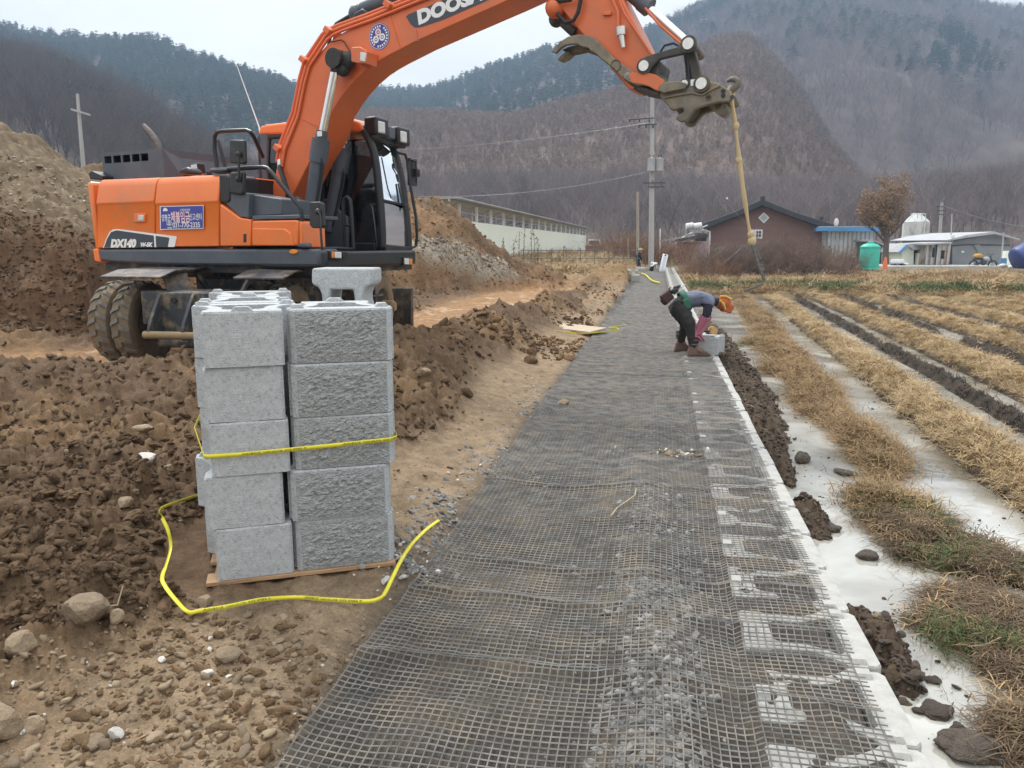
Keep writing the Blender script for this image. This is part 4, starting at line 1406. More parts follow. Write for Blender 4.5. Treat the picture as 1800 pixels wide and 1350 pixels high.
# ---- boom
VBM = -.30
boom_near = [(497, 377), (515, 342), (548, 278), (571, 239), (584, 197), (598, 174), (613, 154), (628, 137), (646, 121), (662, 110), (679, 100), (731, 73), (900, -2), (985, -42), (1004, -66), (1000, -88), (960, -92),
             (880, -62), (748, -4), (731, 5), (677, 26), (632, 43), (608, 54), (591, 64), (575, 78), (560, 95), (549, 111), (540, 128), (532, 147), (520, 204), (495, 259), (476, 340), (480, 372)]
bo = outline(boom_near, VBM)
mb = MB(); mb.prism(bo, VBM, VBM + .46, UP)
# add a thin seam plate
boom = mb.build('boom', M_BOOM, exc, bevel=.012)
for (a, b) in (((686, 27), (704, 87)), ((731, 52), (735, 73)), ((521, 204), (565, 225)), ((577, 240), (563, 262))):
    mb = MB()
    mb.beam(Ept(*a, VBM - .003), Ept(*b, VBM - .003), .008, .012, up=(0, 1, 0))
    mb.build('weld_seam', M_BOOM, boom)
ca = E(560, 104, VBM)
# boom foot bracket
mb = MB()
plate(mb, [(478, 372), (520, 345), (560, 380), (560, 436), (470, 436)], -.42, -.34); plate(mb, [(478, 372), (520, 345), (560, 380), (560, 436), (470, 436)], .24, .30, -.34)
mb.build('boom_bracket', M_DGR, exc, bevel=.01)
# brand plate
VBD = VBM - .004
bp_ = decal('brand_plate', [(713.5, 29), (718, 25), (748, 13), (800, -9), (868, -33), (884, -12), (842, 7), (780, 34), (742, 47), (729, 48.5), (722, 43)], VBD, M_NAVY, boom)
a0, a1 = E(730, 36, VBD), E(826, -2, VBD)
angD = math.atan2(a1[1] - a0[1], a1[0] - a0[0])
lettering('brand_lettering', 'DOOSAN', .20, M_WHITE, boom, side_map(733.5, 33, VBD - .004, angD), .05, .06, 'LEFT', 1.22)
# round emblem
cx, cz = E(666.5, 64, VBD)
def disc(r, n=28, dx=0, dz=0, v=VBD):
    return [Vector((cx + dx + r * math.cos(2 * math.pi * k / n), v, cz + dz + r * math.sin(2 * math.pi * k / n))) for k in range(n)]
mb = MB(); mb.add(disc(.150), [tuple(range(28))]); em = mb.build('emblem', M_BLUE, boom)
def ring_mesh(r0, r1, v, dx=0, dz=0, n=28):
    mb = MB(); mb.add(disc(r0, n, dx, dz, v) + disc(r1, n, dx, dz, v), [(i, (i + 1) % n, n + (i + 1) % n, n + i) for i in range(n)]); return mb
ring_mesh(.138, .143, VBD - .003).build('emblem_ring', M_WHITE, boom)
for (dx, dz, m_) in ((-.012, .048, M_PINK), (-.045, -.03, M_WHITE), (.045, -.012, M_WHITE)):
    ring_mesh(.022, .042, VBD - .003, dx, dz, 14).build('emblem_gear', m_, boom)
    mb = MB(); mb.add(disc(.012, 10, dx, dz, VBD - .003), [tuple(range(10))]); mb.build('emblem_dot', m_, boom)
for k in range(22):
    a = 2 * math.pi * k / 22
    if k in (4, 15): continue
    mb = MB(); c = Vector((cx + .112 * math.cos(a), VBD - .003, cz + .112 * math.sin(a)))
    t_, n_ = Vector((-math.sin(a), 0, math.cos(a))), Vector((math.cos(a), 0, math.sin(a)))
    mb.add([c - t_ * .009 - n_ * .012, c + t_ * .009 - n_ * .012, c + t_ * .009 + n_ * .012, c - t_ * .009 + n_ * .012], [(0, 1, 2, 3)])
    mb.build('emblem_mark', M_WHITE, boom)
# boom lamp
mb = MB(); plate(mb, [(617, 83), (632, 82), (645, 90), (643, 112), (628, 111), (617, 108)], VBM - .22, VBM); o = mb.build('boom_lamp', M_BOOM, exc, bevel=.01)
mb = MB(); plate(mb, [(633, 91), (643, 93), (641, 109), (632, 107)], VBM - .235, VBM - .21); mb.build('lamp_lens', M_LAMP, o, bevel=.008)
mb = MB(); mb.tube([Ept(616, 107, VBM - .05), Ept(616, 92, VBM - .04), Ept(605, 74, VBM - .03), Ept(600, 70, VBM - .03), Ept(582, 74, VBM - .03)], .008, 6); mb.build('lamp_cable', M_HOSE, boom)
# hydraulic pipes along the boom back
def pipe(dx, dy, v, r, m=M_BOOM):
    pl = [(492, 288), (497, 258), (520, 200), (532, 140), (540, 112), (548, 100), (572, 64), (582, 56), (600, 48), (650, 30), (700, 10), (740, -6), (800, -28)]
    mb = MB(); mb.tube([Ept(x + dx, y + dy, v) for (x, y) in pl], r, 8)
    mb.build('hydraulic_pipe', m, boom, smooth=True)
pipe(0, 0, VBM + .02, .024); pipe(-5, -4, VBM + .10, .024); pipe(4, 5, VBM - .02, .018); pipe(-3, -3, VBM + .32, .024)
for (x, y) in ((542, 108), (497, 262), (585, 57), (690, 12)):
    mb = MB(); mb.box(Ept(x, y, VBM + .08), (.10, .26, .07), Matrix.Rotation(.7, 3, 'Y')); mb.build('pipe_clamp', M_BOOM, boom, bevel=.008)
mb = MB(); mb.tube([Ept(492, 288, VBM), Ept(492, 296, VBM - .04), Ept(500, 318, VBM - .1), Ept(506, 338, VBM - .14), Ept(505, 352, VBM - .12), Ept(494, 370, VBM - .05)], .03, 8); mb.build('boom_hose', M_HOSE, boom, smooth=True)
mb = MB(); mb.rod(Ept(492, 281, VBM), Ept(492, 294, VBM - .02), .032, .032, 8); mb.build('hose_fitting', M_PIN, boom)
mb = MB(); mb.tube([Ept(578, 86, VBM + .3), Ept(580, 60, VBM + .3), Ept(592, 42, VBM + .3), Ept(612, 30, VBM + .28), Ept(628, 20, VBM + .25)], .026, 8)
mb.tube([Ept(584, 82, VBM + .2), Ept(592, 58, VBM + .22), Ept(604, 44, VBM + .22), Ept(622, 32, VBM + .22)], .024, 8); mb.build('boom_hose', M_HOSE, boom, smooth=True)
# arm cylinder lying on top of the boom
mb = MB()
p0, p1 = Ept(628, 24, -.05), Ept(900, -92, -.05)
mb.rod(p0.lerp(p1, .05), p1, .105, None, 18); mb.ball(p0, .11, 8)
mb.build('arm_cylinder', M_DGR, exc, smooth=True)
mb = MB(); plate(mb, [(616, 40), (622, 22), (636, 14), (646, 20), (648, 34)], -.2, .1); mb.build('cylinder_lug', M_BLK, exc, bevel=.02)
# boom cylinders
def cylinder(top, mid, base, v, rr=.052, rb=.092, pin=True):
    T, Mi, B = Ept(*top, v), Ept(*mid, v), Ept(*base, v)
    mb = MB(); mb.rod(T, Mi.lerp(B, .1), rr, None, 16); mb.build('cylinder_rod', M_CHROME, exc, smooth=True)
    mb = MB(); mb.rod(Mi, B, rb, None, 20)
    d = (B - Mi).normalized()
    mb.rod(Mi - d * .02, Mi + d * .26, rb * 1.22, None, 20)
    mb.rod(Mi - d * .12, Mi - d * .02, rb * .8, None, 16)
    for k in range(8):
        a = k * .785
        pass
    mb.build('cylinder_barrel', M_DGR, exc, smooth=True)
    mb = MB(); mb.tube([Mi + d * .18 + Vector((.06, -.06, 0)), Mi + d * .3 + Vector((.12, -.04, 0)), Mi + d * .42 + Vector((.11, -.03, 0)), B + Vector((.1, -.03, .05))], .018, 6); mb.build('cylinder_hose', M_HOSE, exc, smooth=True)
    mb = MB(); mb.box(Mi - d * .07 + Vector((.03, -.075, 0)), (.07, .01, .06)); mb.build('cylinder_label', M_WHITE, exc)
cylinder((590, 118), (564, 247), (546, 378), VBM - .14)
cylinder((618, 180), (603.5, 267), (577, 405), .26)
# greasy boss where the rod meets the boom
mb = MB()
pB = Ept(592, 104, VBM - .14)
mb.rod(pB + Vector((0, -.08, 0)), pB + Vector((0, .16, 0)), .115, None, 20)
mb.rod(pB, Ept(590, 128, VBM - .14), .085, .06, 16)
mb.ball(pB + Vector((.11, .05, -.02)), .10, 8, (1.2, .8, 1.1)); mb.ball(pB + Vector((.06, .04, -.12)), .08, 8)
mb.build('greasy_boss', mat('black_grease', (.018, .017, .016), (.035, .033, .03), .6, 25, bump=.5, bscale=30), exc, smooth=True)

# ---- arm (stick)
VS = -.19
arm_px = [(972, -6), (985, 14), (1106, 158), (1118, 156), (1142, 138), (1150, 116), (1143, 96), (1092, -6), (1080, -60), (1030, -95), (985, -70)]
mb = MB(); mb.prism(outline(arm_px, VS), VS, .19, UP)
arm = mb.build('arm', M_BOOM, exc, bevel=.014)
mb = MB(); mb.prism(outline([(1112, 158), (1121, 138), (1122, 118), (1133, 100), (1146, 97), (1160, 108), (1156, 130), (1172, 142), (1168, 146), (1128, 150)], VS - .02), VS - .02, .21, UP); mb.build('arm_end', M_STEELD, arm, bevel=.015)
# auxiliary cylinder under the arm for the thumb
mb = MB(); mb.rod(Ept(976, 10, 0), Ept(1036, 62, 0), .085, None, 14); mb.ball(Ept(976, 14, VS + .02), .11, 8); mb.build('thumb_cylinder', M_BOOM, exc, smooth=True)
mb = MB(); mb.rod(Ept(980, 33, -.05), Ept(1012, 58, -.05), .04, .06, 10); mb.ball(Ept(978, 34, -.05), .085, 8); mb.build('thumb_rod', M_STEELD, exc, smooth=True)
mb = MB(); mb.tube([Ept(974, -4, VS - .05), Ept(985, 2, VS - .06), Ept(1002, 0, VS - .08), Ept(1012, -12, VS - .08)], .022, 8)
mb.tube([Ept(980, 24, VS - .04), Ept(994, 40, VS - .06), Ept(1008, 36, VS - .06), Ept(1016, 22, VS - .06), Ept(1022, -6, VS - .06)], .022, 8); mb.build('arm_hose', M_HOSE, arm, smooth=True)
mb = MB(); mb.tube([Ept(1072, -10, VS - .03), Ept(1086, 20, VS - .03), Ept(1087, 50, VS - .03)], .016, 8); mb.tube([Ept(1084, -10, VS - .02), Ept(1098, 24, VS - .02), Ept(1148, 100, VS - .02)], .012, 8); mb.build('hydraulic_pipe', M_BOOM, arm, smooth=True)
mb = MB(); mb.rod(Ept(1091, 48, VS - .05), Ept(1092, 62, VS - .05), .055, .05, 12); mb.rod(Ept(1092, 62, VS - .05), Ept(1096, 84, VS - .05), .034, .022, 12); mb.build('valve', M_PIN, arm, smooth=True)
mb = MB(); plate(mb, [(1059, 20), (1074, 19), (1074, 26), (1059, 27)], VS - .03, VS); mb.build('arm_bracket', M_BOOM, arm, bevel=.006)
# bucket cylinder rod to the link
mb = MB(); mb.rod(Ept(1128, 4, 0), Ept(1204, 72, 0), .047, None, 14); mb.build('bucket_cylinder_rod', M_CHROME, exc, smooth=True)
mb = MB(); mb.rod(Ept(1060, -60, 0), Ept(1138, 12, 0), .085, None, 16); mb.rod(Ept(1128, 2, 0), Ept(1142, 14, 0), .095, None, 16); mb.build('bucket_cylinder', M_DGR, exc, smooth=True)
mb = MB(); mb.tube([Ept(1134, 14, -.1), Ept(1160, 45, -.12), Ept(1198, 78, -.1)], .012, 6); mb.build('grease_line', M_BOOM, exc)
# links
def linkbar(name, pxs, v0, v1, m=M_STEELD):
    mb = MB(); plate(mb, pxs, v0, v1); return mb.build(name, m, exc, bevel=.012)
bar = [(1124, 104), (1136, 98), (1190, 82), (1200, 70), (1212, 66), (1222, 72), (1223, 84), (1212, 92), (1160, 104), (1146, 118), (1138, 126), (1126, 122), (1120, 114)]
linkbar('link_arm', bar, -.27, -.21); linkbar('link_arm', bar, .21, .27)
bar2 = [(1206, 92), (1222, 90), (1236, 140), (1236, 150), (1224, 152), (1216, 138)]
linkbar('push_link', bar2, -.15, -.08); linkbar('push_link', bar2, .08, .15)
for (x, y, v, r) in ((1132, 116, -.28, .052), (1210, 77, -.28, .055), (1233, 147, -.27, .055), (1203.5, 147, -.25, .034), (1104, 134, -.24, .034)):
    mb = MB(); p = Ept(x, y, v); mb.rod(p + Vector((0, -.02, 0)), p + Vector((0, .05, 0)), r, None, 18)
    o = mb.build('pin', M_PIN, exc, smooth=True)
    mb = MB(); mb.rod(p + Vector((0, .0, 0)), p + Vector((0, .04, 0)), r * 1.5, None, 18); mb.build('pin_collar', M_STEELD, o, smooth=True)
    mb = MB(); mb.rod(p + Vector((0, .05, 0)), p + Vector((0, .53, 0)), r * .9, None, 14); mb.build('pin_shaft', M_STEELD, o, smooth=True)
mb = MB(); mb.tube([Ept(1205, 96, -.05), Ept(1208, 120, -.05), Ept(1210, 145, -.05)], .02, 6); mb.tube([Ept(1158, 96, -.2), Ept(1168, 80, -.2), Ept(1184, 76, -.2), Ept(1192, 80, -.2)], .012, 6); mb.tube([Ept(1211, 95, .02), Ept(1213, 120, .02), Ept(1214, 142, .02)], .016, 6); mb.build('coupler_hose', M_HOSE, exc, smooth=True)
# thumb: claw and orange root
claw = [(968, 91), (974, 84), (984, 73), (998, 64), (1016, 60), (1034, 62), (1046, 68), (1060, 82), (1082, 104), (1104, 120), (1116, 128), (1140, 128), (1152, 131), (1172, 143), (1166, 156), (1158, 162), (1150, 158), (1140, 152), (1130, 150), (1118, 150), (1104, 144),
        (1090, 134), (1080, 122), (1072, 116), (1066, 110), (1056, 104), (1053, 100), (1046, 94), (1038, 90), (1034, 84), (1022, 82), (1014, 78), (1004, 78), (994, 79), (986, 84), (976, 94)]
mb = MB(); plate(mb, claw[:], -.26, -.21); th = mb.build('thumb_claw', M_STEEL, exc, bevel=.01)
mb = MB(); plate(mb, claw[:], .10, .15, -.26); mb.build('thumb_claw', M_STEEL, exc, bevel=.01)
inner = [(984, 86), (1014, 80), (1036, 88), (1056, 103), (1080, 124), (1104, 146), (1124, 160), (1150, 166), (1164, 164), (1150, 158), (1118, 148), (1090, 130), (1064, 106), (1044, 88), (1020, 76), (996, 80)]
mb = MB(); plate(mb, inner, -.21, .10, -.26); mb.build('thumb_web', M_STEELD, exc, bevel=.008)
mb = MB(); plate(mb, [(976, 101), (986, 92), (996, 86), (998, 93), (990, 98), (985, 104), (978, 105)], -.15, -.02, -.2); mb.build('thumb_tooth', M_STEEL, exc, bevel=.01)
mb = MB(); plate(mb, [(1104, 128), (1118, 127.5), (1140, 128), (1152, 131), (1168, 141), (1164, 152), (1158, 160), (1150, 157), (1140, 151), (1128, 148), (1110, 145)], -.268, -.258); mb.build('thumb_paint', M_BOOM, th, bevel=.004)
ring_ = [Ept(1082, 115, -.265) + Vector((.055 * math.cos(a), 0, .055 * math.sin(a))) for a in np.linspace(0, 6.283, 18)]
mb = MB(); mb.tube(ring_, .006, 6, caps=False); mb.build('thumb_boss', M_STEELD, th)
# quick coupler
strut = [(1157, 152), (1162, 146), (1170, 144), (1192, 142), (1206, 146), (1204, 156), (1182, 160), (1166, 164), (1158, 160)]
mb = MB(); plate(mb, strut, -.30, -.26); mb.build('thumb_strut', M_STEEL, exc, bevel=.01)
coup = [(1160, 163), (1180, 160), (1204, 154), (1218, 140), (1228, 139), (1246, 142), (1262, 146), (1284, 160), (1288, 172), (1284, 178), (1262, 180), (1238, 186), (1222, 192), (1212, 204), (1206, 212), (1196, 215), (1188, 209), (1189, 203), (1200, 198), (1202, 193),
        (1199, 190), (1184, 194), (1178, 192), (1172, 184), (1160, 172)]
mb = MB(); plate(mb, coup, -.24, -.18); cp_ = mb.build('coupler_plate', M_STEEL, exc, bevel=.012)
mb = MB(); plate(mb, coup, .12, .18, -.24); mb.build('coupler_plate', M_STEEL, exc, bevel=.012)
mb = MB(); plate(mb, [(1170, 168), (1200, 162), (1236, 160), (1262, 152), (1280, 164), (1262, 174), (1230, 180), (1204, 188), (1182, 188)], -.18, .12, -.2); mb.build('coupler_body', M_STEELD, exc, bevel=.01)
mb = MB(); plate(mb, [(1190, 182), (1215, 176), (1222, 186), (1208, 206), (1197, 210), (1202, 196)], -.18, .12, -.2); mb.build('coupler_jaw', M_STEELD, exc, bevel=.01)
mb = MB(); mb.rod(Ept(1266, 190, -.12), Ept(1266, 190, -.12) + Vector((0, .24, 0)), .062, None, 16); mb.rod(Ept(1258, 184, -.12), Ept(1258, 184, -.12) + Vector((0, .24, 0)), .06, None, 16); mb.build('coupler_roller', M_STEEL, exc, smooth=True)
mb = MB(); mb.tube([Ept(x, y, -.25) for (x, y) in ((1166, 172), (1186, 168), (1216, 163), (1234, 167), (1250, 158), (1266, 150))], .012, 6); mb.build('coupler_rib', M_STEEL, cp_)
for (x, y, r, m_) in ((1245, 171, .03, M_STEELD), (1271, 160, .022, M_HOSE), (1271, 168, .022, M_HOSE), (1244.5, 171, .018, M_HOSE), (1287, 171, .022, M_STEELD)):
    mb = MB(); p = Ept(x, y, -.248); mb.rod(p, p + Vector((0, .01, 0)), r, None, 14); mb.build('coupler_hole', m_, cp_)
mb = MB(); mb.tube([Ept(x, y, -.05) for (x, y) in ((1282, 164), (1288, 158), (1296, 150), (1297, 143), (1291, 139), (1284, 140), (1278, 143))], [.03, .035, .035, .034, .032, .026, .014], 10); mb.build('lifting_hook', M_STEEL, exc, smooth=True)
mb = MB(); plate(mb, [(1214, 140), (1222, 139), (1222, 151), (1214, 151)], -.247, -.243); mb.build('coupler_tag', M_WHITE, cp_)

# ---- undercarriage (parallel to the strip while the upper is swung)
UA = (math.pi / 2 - RA) - XA               # heading relative to the upper
ZG = .10
def under(name, mbx, m, parent=exc, bevel=0, smooth=False):
    o = mbx.build(name, m, parent, bevel=bevel, smooth=smooth)
    if parent is exc:
        o.rotation_euler = (0, 0, UA)
    return o
WB, TR, TRD, TW = 1.42, .98, .525, .27      # half wheelbase, track to dual centre, tyre radius, tyre width
mb = MB(); mb.box((0, 0, .86), (3.2, .72, .34)); mb.box((-1.72, 0, .86), (.5, .9, .40))
mb.prism([(-.9, -.6), (.9, -.6), (.6, .6), (-.6, .6)], 1.0, 1.16, lambda p, w: Vector((p[0], p[1], w)))
under('chassis', mb, M_CAST, bevel=.02)
for xa in (-WB, WB + .2):
    mb = MB(); mb.rod((xa, -1.0, ZG + TRD), (xa, 1.0, ZG + TRD), .11, None, 14); mb.ball((xa, 0, ZG + TRD), .2, 8); under('axle', mb, M_RIM, smooth=True)
def tyre_mesh():
    mb = MB()
    prof = []
    w, Rr = TW / 2, TRD
    pr = [(.27, -w * .75), (.30, -w * .9), (.40, -w), (.47, -w * .98), (Rr - .03, -w * .86), (Rr - .022, -w * .5), (Rr - .022, w * .5), (Rr - .03, w * .86), (.47, w * .98), (.40, w), (.30, w * .9), (.27, w * .75)]
    rot = Matrix.Rotation(R(90), 3, 'X')
    n = 40
    vs, fs = [], []
    for (r_, h) in pr:
        for k in range(n):
            a = 2 * math.pi * k / n
            vs.append(rot @ Vector((r_ * math.cos(a), r_ * math.sin(a), h)))
    m_ = len(pr)
    for i in range(m_):
        for k in range(n):
            k2 = (k + 1) % n; i2 = (i + 1) % m_
            fs.append((i * n + k, i * n + k2, i2 * n + k2, i2 * n + k))
    mb.add(vs, fs)
    return mb.mesh('tyre', M_TYRE, True)
def lug_mesh():
    """One slanted tread bar on the crown, from the middle to the shoulder."""
    mb = MB()
    w, Rr = TW / 2, TRD
    pts = []
    for (h, da) in ((.006, 0.0), (w * .5, .055), (w * .93, .12)):
        for (dr) in (Rr + .004, Rr - .05):
            for e in (-.050, .050):
                a = da + e
                r_ = dr - (.03 if h > w * .8 else 0) 
                pts.append((r_ * math.cos(a), h, r_ * math.sin(a)))
    q = lambda i, j: i * 4 + j
    fs = []
    for i in range(2):
        fs += [(q(i, 0), q(i, 1), q(i + 1, 1), q(i + 1, 0)), (q(i, 1), q(i, 3), q(i + 1, 3), q(i + 1, 1)), (q(i, 2), q(i, 0), q(i + 1, 0), q(i + 1, 2)), (q(i, 2), q(i + 1, 2), q(i + 1, 3), q(i, 3))]
    fs += [(0, 2, 3, 1), (8, 9, 11, 10)]
    mb.add(pts, fs)
    return mb.mesh('lug', M_LUG)
def rim_mesh():
    mb = MB()
    rot = Matrix.Rotation(R(90), 3, 'X')
    mb.lathe([(.262, -.11), (.285, -.115), (.285, -.10), (.25, -.09), (.245, .0), (.19, .02), (.12, .035), (.12, -.05), (.01, -.06)], 28, (0, 0, 0), rot)
    mb.lathe([(.285, .115), (.262, .11), (.25, .0), (.285, .115)], 28, (0, 0, 0), rot)
    for k in range(8):
        a = 2 * math.pi * k / 8
        mb.rod((.17 * math.cos(a), -.04, .17 * math.sin(a)), (.17 * math.cos(a), -.0, .17 * math.sin(a)), .016, None, 6)
    return mb.mesh('rim', M_RIM, True)
tyre_me, lug_me, rim_me = tyre_mesh(), lug_mesh(), rim_mesh()
lug_flip = lug_me.copy()
for v in lug_flip.vertices: v.co.y = -v.co.y; 
NL = 21
def wheel(x, y, steer=0.0, lugs=True):
    w = link('wheel', tyre_me, exc)
    loc = Matrix.Rotation(UA, 4, 'Z') @ Vector((x, y, ZG + TRD))
    w.location = loc
    w.rotation_euler = (0, 0, UA + steer)
    w.data = tyre_me
    rm = link('rim', rim_me, w)
    if y > 0: rm.rotation_euler = (0, 0, math.pi)
    if lugs:
        for k in range(NL):
            for me_, off in ((lug_me, 0), (lug_flip, math.pi / NL)):
                o = link('tread_lug', me_, w)
                o.rotation_euler = (0, -(2 * math.pi * k / NL + off), 0)
    return w
for xa, st_ in ((-WB, 0.03), (WB + .2, 0)):
    for sy in (-1, 1):
        for dy in (-.155, .155):
            wh = wheel(xa, sy * TR + dy, st_)
for xa in (-WB, WB + .2):
    mb = MB(); mb.rod((xa, -1.42, ZG + TRD), (xa, -.8, ZG + TRD), .10, None, 16); mb.rod((xa, -1.46, ZG + TRD), (xa, -1.42, ZG + TRD), .07, .09, 16); under('hub', mb, M_HUB, smooth=True)
# mudguards
for sy, xa, ya_, yb_ in ((1, -WB, .12, .92), (-1, -WB, -1.42, -.80), (-1, WB + .2, -1.35, -.70), (1, WB + .2, .6, 1.2)):
    mb = MB()
    z0, y0 = ZG + 2 * TRD + .10, (ya_ + yb_) / 2
    pr = [(xa - .62, z0 - .02), (xa - .3, z0 + .05), (xa + .35, z0 + .06), (xa + .62, z0 - .06), (xa + .60, z0 - .08), (xa + .34, z0 + .035), (xa - .3, z0 + .025), (xa - .62, z0 - .045)]
    mb.prism(pr, ya_, yb_, lambda p, w: Vector((p[0], w, p[1])))
    mb.beam((xa + .25, y0 - sy * .3, z0), (xa + .5, y0 - sy * .35, .95), .06, .06)
    mb.beam((xa - .2, y0 - sy * .3, z0), (xa - .3, y0 - sy * .45, .95), .3, .04)
    under('mudguard', mb, M_CAST, bevel=.008)
# stepped end box with gussets and a cross tube, between the near wheels
mb = MB()
XE = -1.95
mb.box((XE + .05, -.30, .80), (.30, .90, .50))
under('end_box', mb, M_CAST, bevel=.015)
for y0 in (.13, -.30, -.73):
    mb = MB()
    pr = [(XE - .08, 1.05), (XE - .13, 1.02), (XE - .34, .72), (XE - .38, .62), (XE - .36, .52), (XE - .08, .52)]
    mb.prism(pr, y0 - .02, y0 + .02, lambda p, w: Vector((p[0], w, p[1])))
    under('gusset', mb, M_CAST, bevel=.008)
mb = MB(); mb.rod((XE - .36, .19, .58), (XE - .36, -.77, .58), .045, None, 12); under('cross_tube', mb, M_HUB, smooth=True)
mb = MB(); mb.rod((XE - .22, .1, .47), (XE - .22, -.7, .47), .05, None, 12); under('cross_tube', mb, M_CAST, smooth=True)
mb = MB(); mb.rod((XE - .09, -.05, .96), (XE - .13, -.05, .96), .035, None, 12); under('grease_port', mb, M_HOSE)
# dozer blade at the far end
mb = MB()
pr = [(2.25, .12), (2.20, .30), (2.20, .55), (2.27, .78), (2.31, .78), (2.25, .55), (2.25, .30), (2.30, .12)]
mb.prism(pr, -1.52, 1.25, lambda p, w: Vector((p[0], w, p[1] + ZG)))
bl = under('dozer_blade', mb, M_STEELD, bevel=.008)
mb = MB(); mb.box((2.24, -1.52, .45 + ZG), (.12, .03, .66)); mb.box((2.0, -.4, .4 + ZG), (.5, .1, .12)); mb.box((2.0, .4, .4 + ZG), (.5, .1, .12)); under('blade_arm', mb, M_STEELD)
# fender with steps on the far corner
mb = MB()
mb.box((1.15, -1.18, 1.02), (.05, .25, .62)); mb.box((1.15, -1.18, .82), (.5, .35, .03))
under('fender_step', mb, M_CAST, bevel=.008)
# ================================================================== CONCRETE WALL BLOCKS
M_CON = mat('smooth_concrete', (.53, .545, .55), (.40, .42, .43), .9, 24, detail=10, bump=.5, bscale=140, dirt=(.11, .115, .12), dscale=75, damt=.36)
M_SPLIT = mat('split_concrete', (.47, .48, .48), (.33, .34, .34), .95, 30, detail=10, bump=1.0, bscale=85, stretch=(1, 1, 1.6), dirt=(.11, .115, .12), dscale=70, damt=.40)
M_CONW = mat('pale_wet_concrete', (.46, .45, .42), (.33, .32, .295), .85, 9, detail=8, bump=.3, bscale=90, dirt=(.30, .26, .20), dscale=6, damt=.28)
BW, BD, BH = .475, .50, .242
HALF = [(0, 0), (BW / 2 - .035, 0), (BW / 2 - .012, .02), (BW / 2 - .012, .05), (BW / 2, .055), (BW / 2, .125), (.205, .155), (.165, .215), (.150, .275), (.150, .33), (.158, .385), (.168, .41), (.168, .487), (.157, .50), (0, .50)]
OUTL = HALF[:-1] + [HALF[-1]] + [(-x, y) for (x, y) in reversed(HALF[1:-1])]
HOLE = [(0, .115), (.13, .115), (.155, .14), (.11, .21), (.092, .275), (.092, .35), (.07, .385), (0, .385)]
HOLE = HOLE + [(-x, y) for (x, y) in reversed(HOLE[1:-1])]

def ray_poly(poly, c, a):
    d = (math.cos(a), math.sin(a))
    best = None
    for i in range(len(poly)):
        p, q = poly[i], poly[(i + 1) % len(poly)]
        e = (q[0] - p[0], q[1] - p[1])
        den = d[0] * e[1] - d[1] * e[0]
        if abs(den) < 1e-12: continue
        w = (p[0] - c[0], p[1] - c[1])
        k = (w[0] * e[1] - w[1] * e[0]) / den
        m_ = (w[0] * d[1] - w[1] * d[0]) / den
        if k > 0 and -1e-9 <= m_ <= 1 + 1e-9 and (best is None or k < best): best = k
    return (c[0] + d[0] * best, c[1] + d[1] * best)

def block_mesh(name, mats, rough_face=False, seed=0, no_face=False):
    """A hollow wall block: face slab, two curved webs, tail plate, hollow core; lugs on the tail."""
    rnd = random.Random(seed)
    c = (0, .25)
    angs = sorted({round(math.atan2(y - c[1], x - c[0]), 6) for (x, y) in OUTL + HOLE})
    n = len(angs)
    o = [ray_poly(OUTL, c, a) for a in angs]
    h = [ray_poly(HOLE, c, a) for a in angs]
    mb = MB()
    ch = .008
    vs = [(x, y, 0) for (x, y) in o] + [(x, y, BH - ch) for (x, y) in o] + [(x * (1 - .02), c[1] + (y - c[1]) * .985, BH) for (x, y) in o] + [(x, y, BH) for (x, y) in h] + [(x, y, 0) for (x, y) in h]
    fs = []
    for i in range(n):
        j = (i + 1) % n
        fs += [(i, j, n + j, n + i), (n + i, n + j, 2 * n + j, 2 * n + i), (2 * n + i, 2 * n + j, 3 * n + j, 3 * n + i), (3 * n + i, 3 * n + j, 4 * n + j, 4 * n + i), (4 * n + i, 4 * n + j, j, i)]
    mb.add(vs, fs)
    # lugs
    for (x, w, y0, d) in ((0, .05, .45, .045), (-.19, .035, .06, .05), (.19, .035, .06, .05)):
        mb.prism([(x - w, BH - .003), (x - w * .55, BH + .018), (x + w * .55, BH + .018), (x + w, BH - .003)], y0, y0 + d, lambda p, q: Vector((p[0], q, p[1])))
    if rough_face:
        mb.mi = 1
        nx, nz_ = 44, 24
        w, zz = BW / 2 - .036, (.004, BH - .010)
        g = []
        for k in range(nz_ + 1):
            for i in range(nx + 1):
                fx, fz = i / nx, k / nz_
                e = min(fx, 1 - fx, fz * .6, (1 - fz) * .6) * 8
                e = min(1, e)
                X, Z = -w + 2 * w * fx, zz[0] + (zz[1] - zz[0]) * fz
                nn = float(fbm(np.array([X * 70 + seed * 7.1 + Z * 8]), np.array([Z * 100 + X * 12]), 2, 400 + seed)[0]) - .42
                g.append((X, -.002 - max(-.3, nn) * .019 * e - .005 * e, Z))
        fs = [(k * (nx + 1) + i, k * (nx + 1) + i + 1, (k + 1) * (nx + 1) + i + 1, (k + 1) * (nx + 1) + i) for k in range(nz_) for i in range(nx)]
        mb.add(g, fs)
    return mb.mesh(name, mats)

blk_smooth = block_mesh('wall_block', [M_CON, M_SPLIT])
blk_rough = [block_mesh('wall_block', [M_CON, M_SPLIT], True, i) for i in range(5)]
blk_edge = block_mesh('wall_block', [M_CONW])

def mk_block(me, loc, rz, label, group, tilt=(0, 0)):
    o = link('wall_block', me)
    o.location = loc
    o.rotation_euler = (tilt[0], tilt[1], rz)
    prop(o, label, 'wall block', group)
    return o

